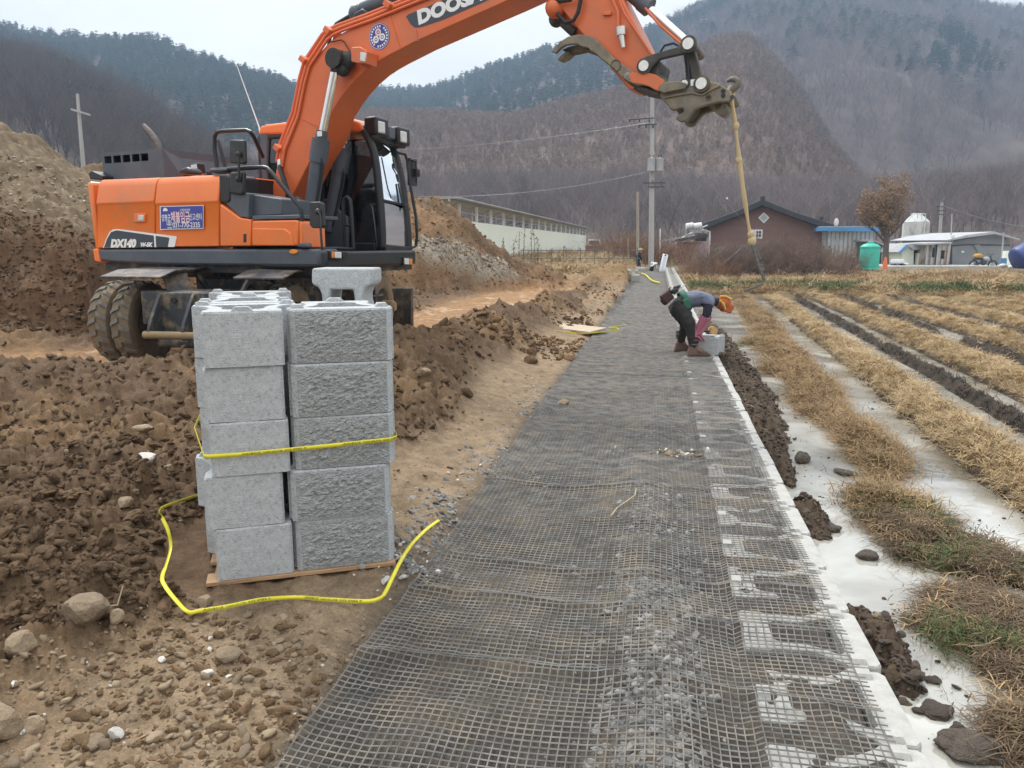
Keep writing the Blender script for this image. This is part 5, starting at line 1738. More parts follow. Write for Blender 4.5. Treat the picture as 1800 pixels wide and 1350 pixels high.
GS = 'concrete wall blocks stacked on the pallet'
ORD = ['lowest', 'second from the bottom', 'middle', 'second from the top', 'topmost']
SR = R(16.5)                                 # turn of the stack
S0 = at(697, 985, 3.517); Z0 = .092
PBL = Vector((S0.x, S0.y, 0))               # lower near corner of the face column
ex_, ey_ = Vector((math.cos(SR), math.sin(SR), 0)), Vector((-math.sin(SR), math.cos(SR), 0))
rs = random.Random(5)
for k in range(5):
    z = Z0 + k * (BH + .0035)
    j = (0, -.011, .016, .016, .021)[k]
    jl = (.006, -.02, .018, .013, .015)[k]
    cx_ = -BW / 2 + j
    pr_ = PBL + ex_ * cx_ + ey_ * (.0 + rs.uniform(-.006, .006)) 
    mk_block(blk_rough[k], (pr_.x, pr_.y, z), SR + rs.uniform(-.012, .012), 'split-faced grey block, %s in the rough front column' % ORD[k], GS)
    pl_ = PBL + ex_ * (-BW - .014 - .168 + jl) + ey_ * (.50 - .012 + rs.uniform(-.008, .008))
    mk_block(blk_smooth, (pl_.x, pl_.y, z), SR + math.pi + rs.uniform(-.012, .012), 'smooth block with lug facing the camera, %s of its column' % ORD[k], GS)
    pb = PBL + ex_ * (-BW - .014 - .168 + jl * .5) + ey_ * (.50 + .012)
    mk_block(blk_smooth, (pb.x, pb.y, z), SR + rs.uniform(-.012, .012), 'grey block behind the smooth lugged column, %s there' % ORD[k], GS)
    pb4 = PBL + ex_ * (-BW - .014 - .168 + jl * .3) + ey_ * (1.50 + .03)
    mk_block(blk_smooth, (pb4.x, pb4.y, z), SR + math.pi, 'grey block at the rear of the smooth lugged column, %s there' % ORD[k], GS)
    if k == 4: break
    pb2 = PBL + ex_ * (-.178 - .055 + j) + ey_ * (1.00 + .03)
    mk_block(blk_smooth, (pb2.x, pb2.y, z), SR + math.pi + rs.uniform(-.012, .012), 'grey block behind the rough faced column, %s there' % ORD[k], GS)
ZT = Z0 + 5 * (BH + .0035)
# the odd block on top, standing on its web ends
mb = MB()
pts = [(-.172, 0), (-.178, -.075), (-.165, -.09), (-.138, -.10), (-.122, -.135), (-.120, -.17), (-.132, -.215), (-.158, -.255), (-.195, -.29), (-.215, -.34), (-.215, -.395), (-.10, -.395), (-.088, -.29), (-.078, -.22), (-.066, -.112),
       (.066, -.112), (.078, -.22), (.088, -.29), (.10, -.395), (.215, -.395), (.215, -.34), (.195, -.29), (.158, -.255), (.132, -.215), (.120, -.17), (.122, -.135), (.138, -.10), (.165, -.09), (.178, -.075), (.178, 0)]
mb.prism(pts, -.12, .12, lambda p, w: Vector((p[0], w, p[1] + .395)))
ob = mb.build('wall_block', M_CON, None, bevel=.012)
tp = at(595, 474, 4.12)
ob.location = (tp.x + .02, tp.y + .12, Z0 + 4 * (BH + .0035) + .006)
ob.rotation_euler = (0, 0, -.06)
ob.scale = (.92, 1, 1)
prop(ob, 'upturned two-legged grey block standing on top of the stack', 'wall block', GS)

# pallet under the stack
pal = thing('pallet', 'rough wooden pallet half sunk under the stack of grey blocks', 'pallet', PBL, SR)
M_WOOD = mat('raw_pallet_wood', (.50, .31, .17), (.36, .21, .11), .8, 6, stretch=(1, 8, 8), bump=.3, bscale=30, dirt=(.16, .11, .07), dscale=4, damt=.3)
def pal_board(name, c, s):
    mb = MB(); mb.box(c, s); mb.build(name, M_WOOD, pal, bevel=.003)
for k in range(7):
    pal_board('plank', (-.435, .045 + .245 * k, Z0 - .013), (.86, .11, .020))
for x in (-.80, -.435, -.07):
    pal_board('bearer', (x, .78, Z0 - .068), (.08, 1.56, .088))

# ================================================================== STRAPS
M_STRAP = mat('yellow_strap', (.78, .70, .035), (.68, .60, .03), .45, 8, dirt=(.45, .36, .10), dscale=9, damt=.25, coat=.1)
M_INK = mat('black_ink', (.03, .03, .025), contrast=.05, rough=.6)
def ribbon(name, pts, ups, w, parent=None, label=None):
    vs, fs = [], []
    for p, u in zip(pts, ups):
        u = u.normalized()
        vs += [p - u * w / 2, p + u * w / 2]
    for i in range(len(pts) - 1): fs.append((2 * i, 2 * i + 1, 2 * i + 3, 2 * i + 2))
    mb = MB(); mb.add(vs, fs)
    o = mb.build(name, M_STRAP, parent, smooth='all', fixn=False)
    md = o.modifiers.new('thickness', 'SOLIDIFY'); md.thickness = .0012; md.offset = 0
    return o
def along(pts, ups, dist):
    acc = 0
    for i in range(len(pts) - 1):
        L = (pts[i + 1] - pts[i]).length
        if acc + L >= dist or i == len(pts) - 2:
            k = (dist - acc) / L
            return pts[i].lerp(pts[i + 1], k), (pts[i + 1] - pts[i]).normalized(), ups[i].lerp(ups[i + 1], max(0, min(1, k))).normalized()
        acc += L
TXT = '(주)에코폴리스톤   Tel:031-632-2728   보강토 옹벽블록  ㈜'
def strap_text(parent, pts, ups, start, size, name='strap_lettering'):
    def fn(x, y):
        p, d, u = along(pts, ups, start + x)
        nrm = d.cross(u)
        return p + u * y + (-nrm if nrm.dot(Vector((0, 0, CAM_Z)) - p) < 0 else nrm) * .0016
    lettering(name, TXT, size, M_INK, parent, fn, 0, .006, 'LEFT')
def dense(pts, n=6):
    out = []
    m = len(pts)
    for i in range(m - 1):
        p0, p1, p2, p3 = pts[max(0, i - 1)], pts[i], pts[i + 1], pts[min(m - 1, i + 2)]
        for k in range(n):
            t = k / n
            out.append(.5 * ((2 * p1) + (p2 - p0) * t + (2 * p0 - 5 * p1 + 4 * p2 - p3) * t * t + (3 * p1 - p0 - 3 * p2 + p3) * t ** 3))
    out.append(pts[-1])
    return out
# strap drawn round the stack
zs = Z0 + 2.5 * BH
def sp(x, y, dz=0): 
    p = PBL + ex_ * x + ey_ * y
    return Vector((p.x, p.y, zs + dz))
loop = [sp(-1.13, .42, .10), sp(-1.13, .36, .06), sp(-1.07, .0, -.035), sp(-.995 + .13, -.018, -.035), sp(-.86, -.022, -.034), sp(-.49, -.030, -.02), sp(-.02, -.034, .02), sp(.012, -.025, .022), sp(.018, .05, .025), sp(.016, .5, .04), sp(.0, 1.03, .08), sp(-.5, 1.05, .1), sp(-1.1, 1.0, .1)]
l0 = [sp(-1.115, .40, .055), sp(-1.11, .30, .045)] 
loop = [sp(-.5, 1.55, .03), sp(-.88, 1.53, .03), sp(-.915, 1.5, .03), sp(-.905, .36, .03), sp(-.832, -.022, -.012), sp(-.81, -.034, -.012), sp(-.66, -.035, -.012), sp(-.47, -.038, -.006), sp(-.25, -.042, .002), sp(-.012, -.040, .010), sp(.016, -.015, .012), sp(.020, .05, .012), sp(.016, .5, .02), sp(.0, 1.04, .03), sp(-.5, 1.55, .03)]
ups = [Vector((0, 0, 1))] * len(loop)
s1 = ribbon('strap', loop, ups, .019)
prop(s1, 'printed yellow strap drawn tight around the middle of the block stack', 'strap', 'yellow binding straps')
front_i = 4
pts_f, ups_f = loop[4:12], ups[4:12]
strap_text(s1, pts_f, ups_f, .16, .0115); strap_text(s1, pts_f, ups_f, .60, .0115)
# loose strap lying in a wide loop on the soil
GP = lambda px, py, dz=.0: (lambda p: Vector((p.x, p.y, gz(p.x, p.y) + .012 + dz)))(ground_hit(px, py))
def ground_hit(px, py):
    """Where a sight line meets the soil."""
    d = ray(px, py)
    o = Vector((0, 0, CAM_Z))
    k0 = None
    ks = np.concatenate([np.arange(1.2, 12, .04), np.arange(12, 60, .25)])
    P = np.array([o + d * k for k in ks])
    zz = ground_fields(P[:, 0], P[:, 1], False)
    below = np.where(P[:, 2] < zz)[0]
    if len(below): return o + d * float(ks[below[0]])
    return onz(px, py, 0)
loose = [((366, 864), .10), ((330, 876), .12), ((290, 890), .14), ((281, 897), .14), ((283, 906), .13), ((296, 934), .10), ((300, 962), .08), ((293, 990), .06), ((285, 1014), .04), ((290, 1030), .03), ((310, 1056), .015), ((331, 1076), .01),
         ((350, 1074), .01), ((400, 1066), .02), ((460, 1054), .03), ((520, 1050), .02), ((580, 1054), .02), ((640, 1057), .03), ((662, 1054), .04), ((675, 1045), .05), ((690, 1015), .05), ((705, 985), .05), ((725, 955), .04), ((750, 930), .03), ((772, 914), .02)]
lp = []
for (q, dz) in loose:
    p = ground_hit(*q); 
    zg = gz(p.x, p.y)
    # lifted points slide towards the camera along the sight line
    d = ray(*q); k = (zg + dz + .01 - CAM_Z) / d.z
    lp.append(Vector((0, 0, CAM_Z)) + d * k)
lpd = dense(lp, 5)
lup = []
for i, p in enumerate(lpd):
    f = i / len(lpd)
    a = Vector((0, 0, 1)); b = (p - lpd[i - 1 if i else 1]); side = Vector((0, 0, 1)).cross(b).normalized() if b.length > 1e-6 else Vector((1, 0, 0))
    k = .75 if f < .15 else (.35 if f < .3 else (.10 if f < .45 else (.75 if f < .78 else .25)))
    lup.append((a * k + side * (1 - k) * (1 if i else -1)).normalized())
for i in range(1, len(lup)):
    if lup[i].dot(lup[i - 1]) < 0: lup[i] = -lup[i]
s2 = ribbon('strap', lpd, lup, .0175)
prop(s2, 'printed yellow strap lying in a loose loop on the soil before the stack', 'strap', 'yellow binding straps')
LT = sum((lpd[i + 1] - lpd[i]).length for i in range(len(lpd) - 1))
acc = 0; d12 = d19 = 0
for i in range(len(lpd) - 1):
    if i == 11 * 5: d12 = acc
    acc += (lpd[i + 1] - lpd[i]).length
for off in (.06, .50):
    strap_text(s2, lpd, lup, d12 + off, .0115)
strap_text(s2, lpd, lup, .02, .0115)

# ================================================================== EDGE BLOCK ROW
GE = 'wall blocks laid in the row under the mesh'
PITCHB = .475
rowlab0 = ['nearest to the camera', 'second', 'third', 'fourth', 'fifth', 'sixth', 'seventh', 'eighth']
cnt = 0
T_FACE = .892
for k in range(100):
    s = 1.72 + k * PITCHB
    if s > 47.4: break
    p = st(s, T_FACE + rs.uniform(-.008, .008), -BH + rs.uniform(-.004, .004))
    if s < 2.0: lab = 'pale wall block in the edge row cut by the bottom of the frame'
    elif k < 21: lab = 'pale wall block under the mesh edge, %s full block from the camera' % ['first', 'second', 'third', 'fourth', 'fifth', 'sixth', 'seventh', 'eighth', 'ninth', 'tenth', 'eleventh', 'twelfth', 'thirteenth', 'fourteenth', 'fifteenth', 'sixteenth', 'seventeenth', 'eighteenth', 'nineteenth', 'twentieth'][k - 1]
    else: lab = 'pale wall block far along the edge row beside the flooded field'
    mk_block(blk_edge, p, -RA + R(90) + rs.uniform(-.012, .012), lab, GE)
# second course near the far corner, turning across the strip
GC = 'wall blocks of the raised far course'
for k in range(60):
    s = 20.5 + k * PITCHB
    if s > 47: break
    mk_block(blk_edge, st(s, T_FACE - .02, .004), -RA + R(90), 'white block of the raised second course running to the far corner', GC)
for k in range(5):
    mk_block(blk_edge, st(47.2, .40 - k * PITCHB, .004), -RA, 'white block of the raised course turned across the far end of the strip', GC)

# ================================================================== GEOGRID
def build_net():
    pitch = .030
    t0, t1 = -1.105, .80
    nt = int((t1 - t0) / pitch)
    s_list = np.arange(1.3, 46.6, pitch)
    ns = len(s_list)
    tt = t0 + pitch * np.arange(nt + 1)
    def wpos(s, t):
        """Warp of the cloth: waviness of the strands and of the free edges."""
        ds = .030 * (fbm(t * .9 + 3, s * .35, 3, 501) - .5) * 3 + .008 * np.sin(t * 9 + s * .7)
        dt = .022 * (fbm(s * .8, t * .6, 3, 503) - .5) * 2 + .05 * (fbm(s * .25, s * 0, 2, 505) - .5) * sstep(.2, -1.0, t)
        S, T = s + ds, t + dt
        x = S * RS.x + T * RT.x; y = S * RS.y + T * RT.y
        zg = ground_fields(x, y, False)
        base = np.maximum(zg, np.where(T > .38, .002, -.02))
        wr = 0.012 * np.clip(fbm(s * 2.1, t * .35, 3, 507) - .42, 0, 1) * 2 + .007 * np.abs(fbm(s * 5.0, t * 1.3, 2, 509) - .5)
        fold = sum(.018 * np.exp(-((s - f - .10 * np.sin(t * 1.7 + f) - .05 * t) / .035) ** 2) for f in (2.62, 3.20, 3.62, 5.05, 9.6))
        lift = .018 * sstep(-.85, -1.1, t)
        return x, y, base + .010 + wr + fold + lift
    V, Fq = [], []
    base = 0
    smin = 1.3
    # long strands
    for j in range(nt + 1):
        t = tt[j]
        for (sa, sb, step, tent) in ((1.3, 16, .030, True), (16, 46.6, .15, False)):
            sv = np.arange(sa, sb + step, step)
            ww = .0024
            x, y, z = wpos(sv, np.full_like(sv, t))
            n = len(sv)
            if tent:
                a = np.stack([x - RT.x * ww, y - RT.y * ww, z - .002], 1); b = np.stack([x, y, z + .0022], 1); c = np.stack([x + RT.x * ww, y + RT.y * ww, z - .002], 1)
                V.append(np.concatenate([a, b, c])); i = np.arange(n - 1)
                Fq.append(np.stack([i, i + n, i + n + 1, i + 1], 1) + base); Fq.append(np.stack([i + n, i + 2 * n, i + 2 * n + 1, i + n + 1], 1) + base)
                base += 3 * n
            else:
                a = np.stack([x - RT.x * ww, y - RT.y * ww, z], 1); c = np.stack([x + RT.x * ww, y + RT.y * ww, z], 1)
                V.append(np.concatenate([a, c])); i = np.arange(n - 1)
                Fq.append(np.stack([i, i + n, i + n + 1, i + 1], 1) + base)
                base += 2 * n
    # cross strands
    for k, s in enumerate(s_list):
        near = s < 16
        tv = np.arange(t0 - .005, t1 + .03, pitch if s < 16 else .12)
        ww = .0023
        x, y, z = wpos(np.full_like(tv, s), tv)
        n = len(tv)
        if True:
            a = np.stack([x - RS.x * ww, y - RS.y * ww, z - .002], 1); b = np.stack([x, y, z + .0026], 1); c = np.stack([x + RS.x * ww, y + RS.y * ww, z - .002], 1)
            V.append(np.concatenate([a, b, c])); i = np.arange(n - 1)
            Fq.append(np.stack([i, i + 1, i + n + 1, i + n], 1) + base); Fq.append(np.stack([i + n, i + n + 1, i + 2 * n + 1, i + 2 * n], 1) + base)
            base += 3 * n
        else:
            a = np.stack([x - RS.x * ww, y - RS.y * ww, z + .001], 1); c = np.stack([x + RS.x * ww, y + RS.y * ww, z + .001], 1)
            V.append(np.concatenate([a, c])); i = np.arange(n - 1)
            Fq.append(np.stack([i, i + 1, i + n + 1, i + n], 1) + base)
            base += 2 * n
    m = mat('coated_grid_yarn', (.235, .228, .215), (.095, .093, .09), .8, 9, detail=6, dirt=(.30, .25, .19), dscale=4, damt=.45, spec=.12)
    o = link('geogrid', np_mesh('geogrid', np.concatenate(V), np.concatenate(Fq), m))
    prop(o, 'long grey plastic mesh sheet rolled out over the gravel and the block tails', 'geogrid')
build_net()

# ================================================================== STONES, CLODS, STRAW
M_CLOD = mat('dark_clod', (.165, .108, .064), (.092, .058, .034), .95, 2.5, detail=8, bump=.6, bscale=9, instance_var=.28, spec=.2)
M_TANST = mat('tan_stone', (.34, .255, .165), (.225, .165, .105), .9, 5, detail=8, bump=.5, bscale=16, instance_var=.3)
M_GREYST = mat('crushed_rock', (.29, .28, .262), (.165, .158, .147), .85, 6, detail=8, bump=.4, bscale=18, instance_var=.35)
M_WHST = mat('white_stone', (.66, .63, .58), (.50, .47, .42), .85, 8, bump=.3, bscale=20, instance_var=.2)
M_MUDC = mat('wet_mud', (.105, .078, .054), (.055, .040, .028), .55, 6, detail=8, bump=.8, bscale=14, spec=.5)
clod_p = [clod_mesh('clod', M_CLOD, 600 + i) for i in range(5)]
clodr_p = [rock_mesh('clod', M_CLOD, 610 + i, 3, .7, .9) for i in range(4)]
tan_p = [rock_mesh('pebble', M_TANST, 620 + i, 2, .65, .3, True) for i in range(4)]
grey_p = [rock_mesh('gravel', M_GREYST, 640 + i, 1, .7, .25) for i in range(5)]
wh_p = [rock_mesh('pebble', M_WHST, 660 + i, 1, .6, .2) for i in range(3)]

def sample_xy(n, rmin, rmax, amin, amax, power=1.0):
    """Points thinning out with distance."""
    u = RNG.uniform(0, 1, n)
    r = rmin * (rmax / rmin) ** (u ** power)
    a = RNG.uniform(R(amin), R(amax), n)
    return r * np.sin(a), r * np.cos(a)

def rnd_rot(n): return np.stack([RNG.uniform(-3, 3, n), RNG.uniform(-3, 3, n), RNG.uniform(0, 6.28, n)], 1)
def strew(name, x, y, z, size, protos, label, sink=.25):
    n = len(x)
    s = size
    sc = np.stack([s * RNG.uniform(.7, 1.3, n), s * RNG.uniform(.7, 1.3, n), s * RNG.uniform(.6, 1.1, n)], 1)
    rots = np.stack([RNG.normal(0, .5, n), RNG.normal(0, .5, n), RNG.uniform(0, 6.28, n)], 1)
    scatter(name, np.stack([x, y, z + s * (.5 - sink)], 1), rots, sc, RNG.integers(0, len(protos), n), protos, label, 'stones')

x, y = sample_xy(130000, 2.0, 13, -44, 12)
z, c_, f = ground_fields(x, y)
k = (f['mud'] > .5) & (f['heap'] < .15)
keep_big = RNG.uniform(0, 1, len(x))
sz = np.clip(RNG.lognormal(math.log(.0072), .76, len(x)), .0035, .045)
k &= (sz > .0020 * np.hypot(x, y)) & (np.hypot(x + 1.0, y - 3.85) > .82) & ((sz < .013) | (keep_big < .45))
strew('dirt_clods', x[k], y[k], z[k] - .004, sz[k], clod_p + clodr_p, 'loose dark clods of dug soil')
x, y = sample_xy(26000, 2.0, 12, -44, 12)
z, c_, f = ground_fields(x, y)
k = ((f['near'] > .35) | ((f['strip'] > .4) & (RNG.uniform(0, 1, len(x)) < .35)) | (RNG.uniform(0, 1, len(x)) < .05)) & (f['t'] < -1.12) & (f['heap'] < .1)
sz = np.clip(RNG.lognormal(math.log(.0052), .66, len(x)), .003, .026)
k &= (np.hypot(x + 1.0, y - 3.85) > .8) & (sz > .0014 * np.hypot(x, y))
strew('pebbles', x[k], y[k], z[k] - .002, sz[k], tan_p, 'tan pebbles and crumbs strewn over the soil')
k2 = (RNG.uniform(0, 1, len(x)) < .018) & (f['t'] < -1.12) & (f['heap'] < .1) & (f['mud'] < .6)
strew('pebbles', x[k2], y[k2], z[k2], np.clip(sz[k2] * 1.1, .006, .03), wh_p, 'whitish pebbles strewn over the soil')
# clods and lumps of the stony soil close to the camera
x, y = sample_xy(14000, 1.9, 5, -50, 10)
z, c_, f = ground_fields(x, y)
k = (f['near'] > .3) & (f['t'] < -1.15) & (np.hypot(x + 1.0, y - 3.9) > .85) & (fbm(x * 1.7, y * 1.7, 3, 723) > .44)
M_CLODN = mat('stony_clod', (.235, .155, .088), (.145, .093, .052), .95, 2.5, detail=8, bump=.6, bscale=9, instance_var=.3, spec=.2)
clodn_p = [clod_mesh('clod', M_CLODN, 690 + i) for i in range(4)]
strew('dirt_clods', x[k], y[k], z[k] - .004, np.clip(RNG.lognormal(math.log(.0058), .72, k.sum()), .0025, .024), clodn_p + [rock_mesh('clod', M_CLODN, 616 + i, 3, .7, .9) for i in range(3)], 'brown crumbs and lumps of the stony soil')
# clods over the cut face and the heap slopes
M_CLODO = mat('ochre_clod', (.235, .145, .078), (.145, .088, .048), .95, 2.5, detail=8, bump=.6, bscale=9, instance_var=.28, spec=.2)
clodo_p = [clod_mesh('clod', M_CLODO, 680 + i) for i in range(4)]
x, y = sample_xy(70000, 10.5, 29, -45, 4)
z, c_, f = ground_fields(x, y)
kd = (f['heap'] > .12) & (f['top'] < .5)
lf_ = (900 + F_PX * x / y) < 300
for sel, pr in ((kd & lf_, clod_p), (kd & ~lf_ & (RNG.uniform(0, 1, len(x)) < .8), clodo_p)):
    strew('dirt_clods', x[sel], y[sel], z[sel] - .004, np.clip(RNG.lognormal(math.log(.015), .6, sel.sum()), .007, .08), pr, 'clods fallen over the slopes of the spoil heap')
x, y = sample_xy(16000, 9, 36, -12, 14)
z, c_, f = ground_fields(x, y)
k = (f['t'] < -1.15) & (f['heap'] < .12) & (f['trk'] < .5) & (fbm(x * .9, y * .9, 3, 717) > .46)
strew('dirt_clods', x[k], y[k], z[k] - .004, np.clip(RNG.lognormal(math.log(.018), .6, k.sum()), .008, .09), clodo_p + clod_p[:2], 'clods scattered over the orange soil towards the far end')
# mud crumbs and stones on the bars by the edge row
x, y = (lambda s, t: (s * RS.x + t * RT.x, s * RS.y + t * RT.y))(RNG.uniform(2.3, 16, 30000), RNG.uniform(.92, 1.6, 30000))
z, c_, f = ground_fields(x, y)
k = (f['bmud'] > .28) & (z > WATER_Z - .02) & (RNG.uniform(0, 1, len(x)) < np.where(f['s'] < 5.6, .8, .35))
M_MUDR = mat('mud_crumb', (.105, .076, .052), (.06, .043, .03), .8, 3, detail=8, bump=.6, bscale=9, instance_var=.3)
mud_p = [clod_mesh('mud_crumb', M_MUDR, 670 + i, 2) for i in range(4)]
strew('dirt_clods', x[k], y[k], z[k], np.clip(RNG.lognormal(math.log(.0075), .6, k.sum()), .003, .026), mud_p * 4 + tan_p[:1], 'muddy crumbs and stones on the bars beside the edge row')
# crushed rock under and beside the mesh
def band(n, s0, s1, tc, tw, prob_seed, thr):
    s = s0 * (s1 / s0) ** RNG.uniform(0, 1, n)
    t = RNG.normal(tc, tw, n)
    k = (fbm(s * 1.1, t * 2.2, 3, prob_seed) > thr)
    return s[k], t[k]
gs, gt = [], []
for (n, s0, s1, tc, tw, sd, th) in ((3800, 1.9, 5.2, .03, .12, 701, .45), (1800, 2.2, 9, .10, .28, 703, .54), (1500, 3.2, 9, -1.12, .10, 705, .50), (900, 3.4, 4.6, -1.2, .12, 707, .35), (2500, 1.9, 16, -.3, .6, 709, .56), (900, 5, 8.5, -1.15, .16, 711, .45)):
    a, b = band(n, s0, s1, tc, tw, sd, th); gs.append(a); gt.append(b)
gs, gt = np.concatenate(gs), np.concatenate(gt)
k = (gt < .36) & (gt > -1.7); gs, gt = gs[k], gt[k]
x = gs * RS.x + gt * RT.x; y = gs * RS.y + gt * RT.y
z = ground_fields(x, y, False)
strew('gravel', x, y, z - .012, np.clip(RNG.lognormal(math.log(.015), .4, len(x)), .006, .032), grey_p, 'grey crushed rock under and beside the mesh')
# little heap of pale stones on the mesh
def pile(px, py, n, spread, size, pr, label):
    p = ground_hit(px, py)
    x = p.x + RNG.normal(0, spread[0], n); y = p.y + RNG.normal(0, spread[1], n)
    z = ground_fields(x, y, False) + .018
    strew('gravel', x, y, z, np.clip(RNG.lognormal(math.log(size), .4, n), .005, .05), pr, label)
pile(1200, 806, 60, (.10, .06), .016, wh_p + tan_p, 'small heap of pale stones lying on the mesh')
pile(712, 998, 130, (.09, .10), .011, wh_p + grey_p, 'crushed pale stone at the mesh edge beside the stack')
pile(1065, 800, 26, (.06, .05), .012, wh_p + grey_p, 'few grey chips lying on the mesh')
# gravel on the spoil heap slope
n = 4000
kk = RNG.uniform(0, 1, n)
x = _G0.x + (_G1.x - _G0.x) * kk + RNG.normal(0, .24, n); y = _G0.y + (_G1.y - _G0.y) * kk + RNG.normal(0, .24, n)
strew('gravel', x, y, ground_fields(x, y, False) - .01, np.clip(RNG.lognormal(math.log(.016), .4, n), .008, .04), tan_p + grey_p[:2], 'grey gravel tipped down the side of the spoil heap')
# stones on the top of the left spoil heap
x, y = sample_xy(9000, 12, 20, -40, -14)
z, c_, f = ground_fields(x, y)
k = (f['top'] > .5) & (z > 1)
k &= RNG.uniform(0, 1, len(x)) < .6
strew('pebbles', x[k], y[k], z[k] - .01, np.clip(RNG.lognormal(math.log(.022), .55, k.sum()), .01, .10), tan_p * 3 + wh_p[:1], 'stones lying over the upper spoil heap')

# ---- single stones one can point to
def stone(px, py, wpx, label, m, flat=.65, seed=0, name='stone', sub=3, hp=.5, group='single stones on the soil', cat='stone', roll=0):
    p = ground_hit(px, py + wpx * .25)
    dist = (p - Vector((0, 0, CAM_Z))).length
    r = wpx * dist / F_PX / 2
    o = link(name, rock_mesh(name, m, 900 + seed * 7, sub, flat, .18))
    zz = gz(p.x, p.y)
    o.location = (p.x, p.y, zz + r * flat * (hp - .2))
    o.scale = (r, r, r)
    o.rotation_euler = (random.Random(seed).uniform(-.2, .2), random.Random(seed + 1).uniform(-.2, .2), random.Random(seed + 2).uniform(0, 6.28))
    o.data.polygons.foreach_set('use_smooth', [False] * len(o.data.polygons))
    return prop(o, label, cat, group)
stone(152, 1073, 78, 'largest pale angular stone on the soil before the loose yellow strap', M_TANST, .6, 1)
stone(205, 1088, 30, 'round brown stone beside the largest pale stone', M_TANST, .8, 2)
stone(358, 1054, 30, 'round brown stone inside the corner of the loose yellow strap', M_TANST, .8, 3)
stone(38, 1130, 54, 'blocky tan stone near the edge of the frame below the large pale stone', M_TANST, .75, 4)
stone(8, 1265, 60, 'big tan stone cut by the frame edge low in the picture', M_TANST, .9, 5)
stone(60, 1283, 32, 'pointed tan stone standing beside the big stone at the frame edge', M_TANST, .95, 6)
stone(204, 1300, 22, 'bright white upright stone in the churned soil', M_WHST, 1.1, 7)
stone(398, 1155, 42, 'flat tan slab stone tilted on the slope of stony soil', M_TANST, .5, 8)
stone(258, 806, 34, 'pale grey cobble in the dark clods level with the yellow stack strap', M_WHST, .6, 9)
stone(253, 748, 32, 'long buff stone in the dark clods above the pale cobble', M_TANST, .45, 10)
stone(220, 886, 26, 'thin buff stone leaning in the dark clods near the strap corner', M_TANST, .8, 11)
stone(990, 708, 22, 'lone buff stone lying on the grey mesh', M_TANST, .7, 12)
stone(365, 1185, 18, 'small white chip on the stony soil', M_WHST, .6, 13)
stone(285, 1166, 12, 'tiny white pebble on the stony soil', M_WHST, .9, 14)
stone(748, 664, 22, 'pale stone on the foot of the clod ridge beside the stack', M_TANST, .7, 15)
stone(933, 632, 26, 'round dark clod rolled off the ridge onto the tan soil', M_CLOD, .85, 16)
stone(935, 606, 20, 'dark clod lying near the plywood board', M_CLOD, .85, 17)
stone(820, 690, 26, 'dark clod at the foot of the ridge beyond the stack', M_CLOD, .8, 18)
stone(785, 671, 20, 'dark clod half buried in the ridge foot', M_CLOD, .8, 19)
stone(160, 1300, 40, 'grey brown stone half buried in the lower soil', M_TANST, .4, 20)
GW = 'mud lumps standing in the paddy water'
def lump(px, py, wpx, label, seed, flat=.7):
    p = onz(px, py, WATER_Z); r = wpx * (p - Vector((0, 0, CAM_Z))).length / F_PX / 2
    o = link('mud_lump', clod_mesh('mud_lump', M_MUDC, 950 + seed * 3, 4))
    o.location = (p.x, p.y, WATER_Z + r * flat * .35); o.scale = (r, r, r * flat * 1.2); o.rotation_euler = (0, 0, seed)
    prop(o, label, 'mud lump', GW)
lump(1410, 812, 32, 'upright black mud lump in the water beside the edge row', 1, .95)
lump(1487, 834, 32, 'low black mud lump in open water beyond the upright one', 2, .45)
lump(1525, 980, 34, 'crumbly black mud lump in the middle of the broad water', 3, .6)
lump(1462, 932, 30, 'brown mud lump at the end of the mud bar by the blocks', 5, .5)
lump(1706, 1322, 88, 'largest brown mud lump low in the frame', 6, .35)
lump(1650, 1254, 36, 'brown mud lump above the largest lump', 7, .6)
lump(1687, 1288, 28, 'slanted mud lump beside the largest lump', 8, .5)
lump(1615, 1252, 18, 'little mud lump near the row of blocks', 9, .6)
lump(1641, 1197, 18, 'wet pebbly lump off the tip of the mud bar', 10, .5)

# ---- straw, grass
def tuft_mesh(name, m, seed, n=34, L=.30, droop=.8, spread=.10, w=.004, up=.9):
    rnd = random.Random(seed)
    mb = MB()
    for _ in range(n):
        a = rnd.uniform(0, 6.28)
        p = Vector((rnd.gauss(0, spread), rnd.gauss(0, spread), -.01))
        d = Vector((math.cos(a) * .7, math.sin(a) * .7, up * rnd.uniform(.5, 1.3))).normalized()
        l = L * rnd.uniform(.55, 1.25)
        side = d.cross(Vector((0, 0, 1))).normalized()
        pts = [p]
        for i in range(3):
            d = (d + Vector((0, 0, -droop * .42))).normalized()
            pts.append(pts[-1] + d * l / 3)
        ws = [w, w, w * .7, w * .15]
        vs = []
        for q, ww in zip(pts, ws): vs += [q - side * ww, q + side * ww]
        mb.add(vs, [(0, 1, 3, 2), (2, 3, 5, 4), (4, 5, 7, 6)])
    return mb.mesh(name, m, fixn=False)
M_STRAW = mat('rice_straw', (.47, .345, .185), (.33, .225, .11), .8, .8, instance_var=.35)
M_STRAWD = mat('rotting_straw', (.155, .10, .052), (.09, .06, .035), .85, .8, instance_var=.4)
M_STRAWO = mat('rusty_dry_grass', (.36, .245, .12), (.22, .14, .07), .85, .8, instance_var=.35)
M_GRASS = mat('winter_grass', (.10, .135, .04), (.065, .09, .03), .8, .8, instance_var=.35)
M_STUB = mat('black_stubble', (.075, .056, .040), (.04, .031, .024), .8, 2, instance_var=.3)
straw_p = [tuft_mesh('straw', M_STRAW, 800 + i, 46, .15, 1.0, .06, .0026) for i in range(4)]
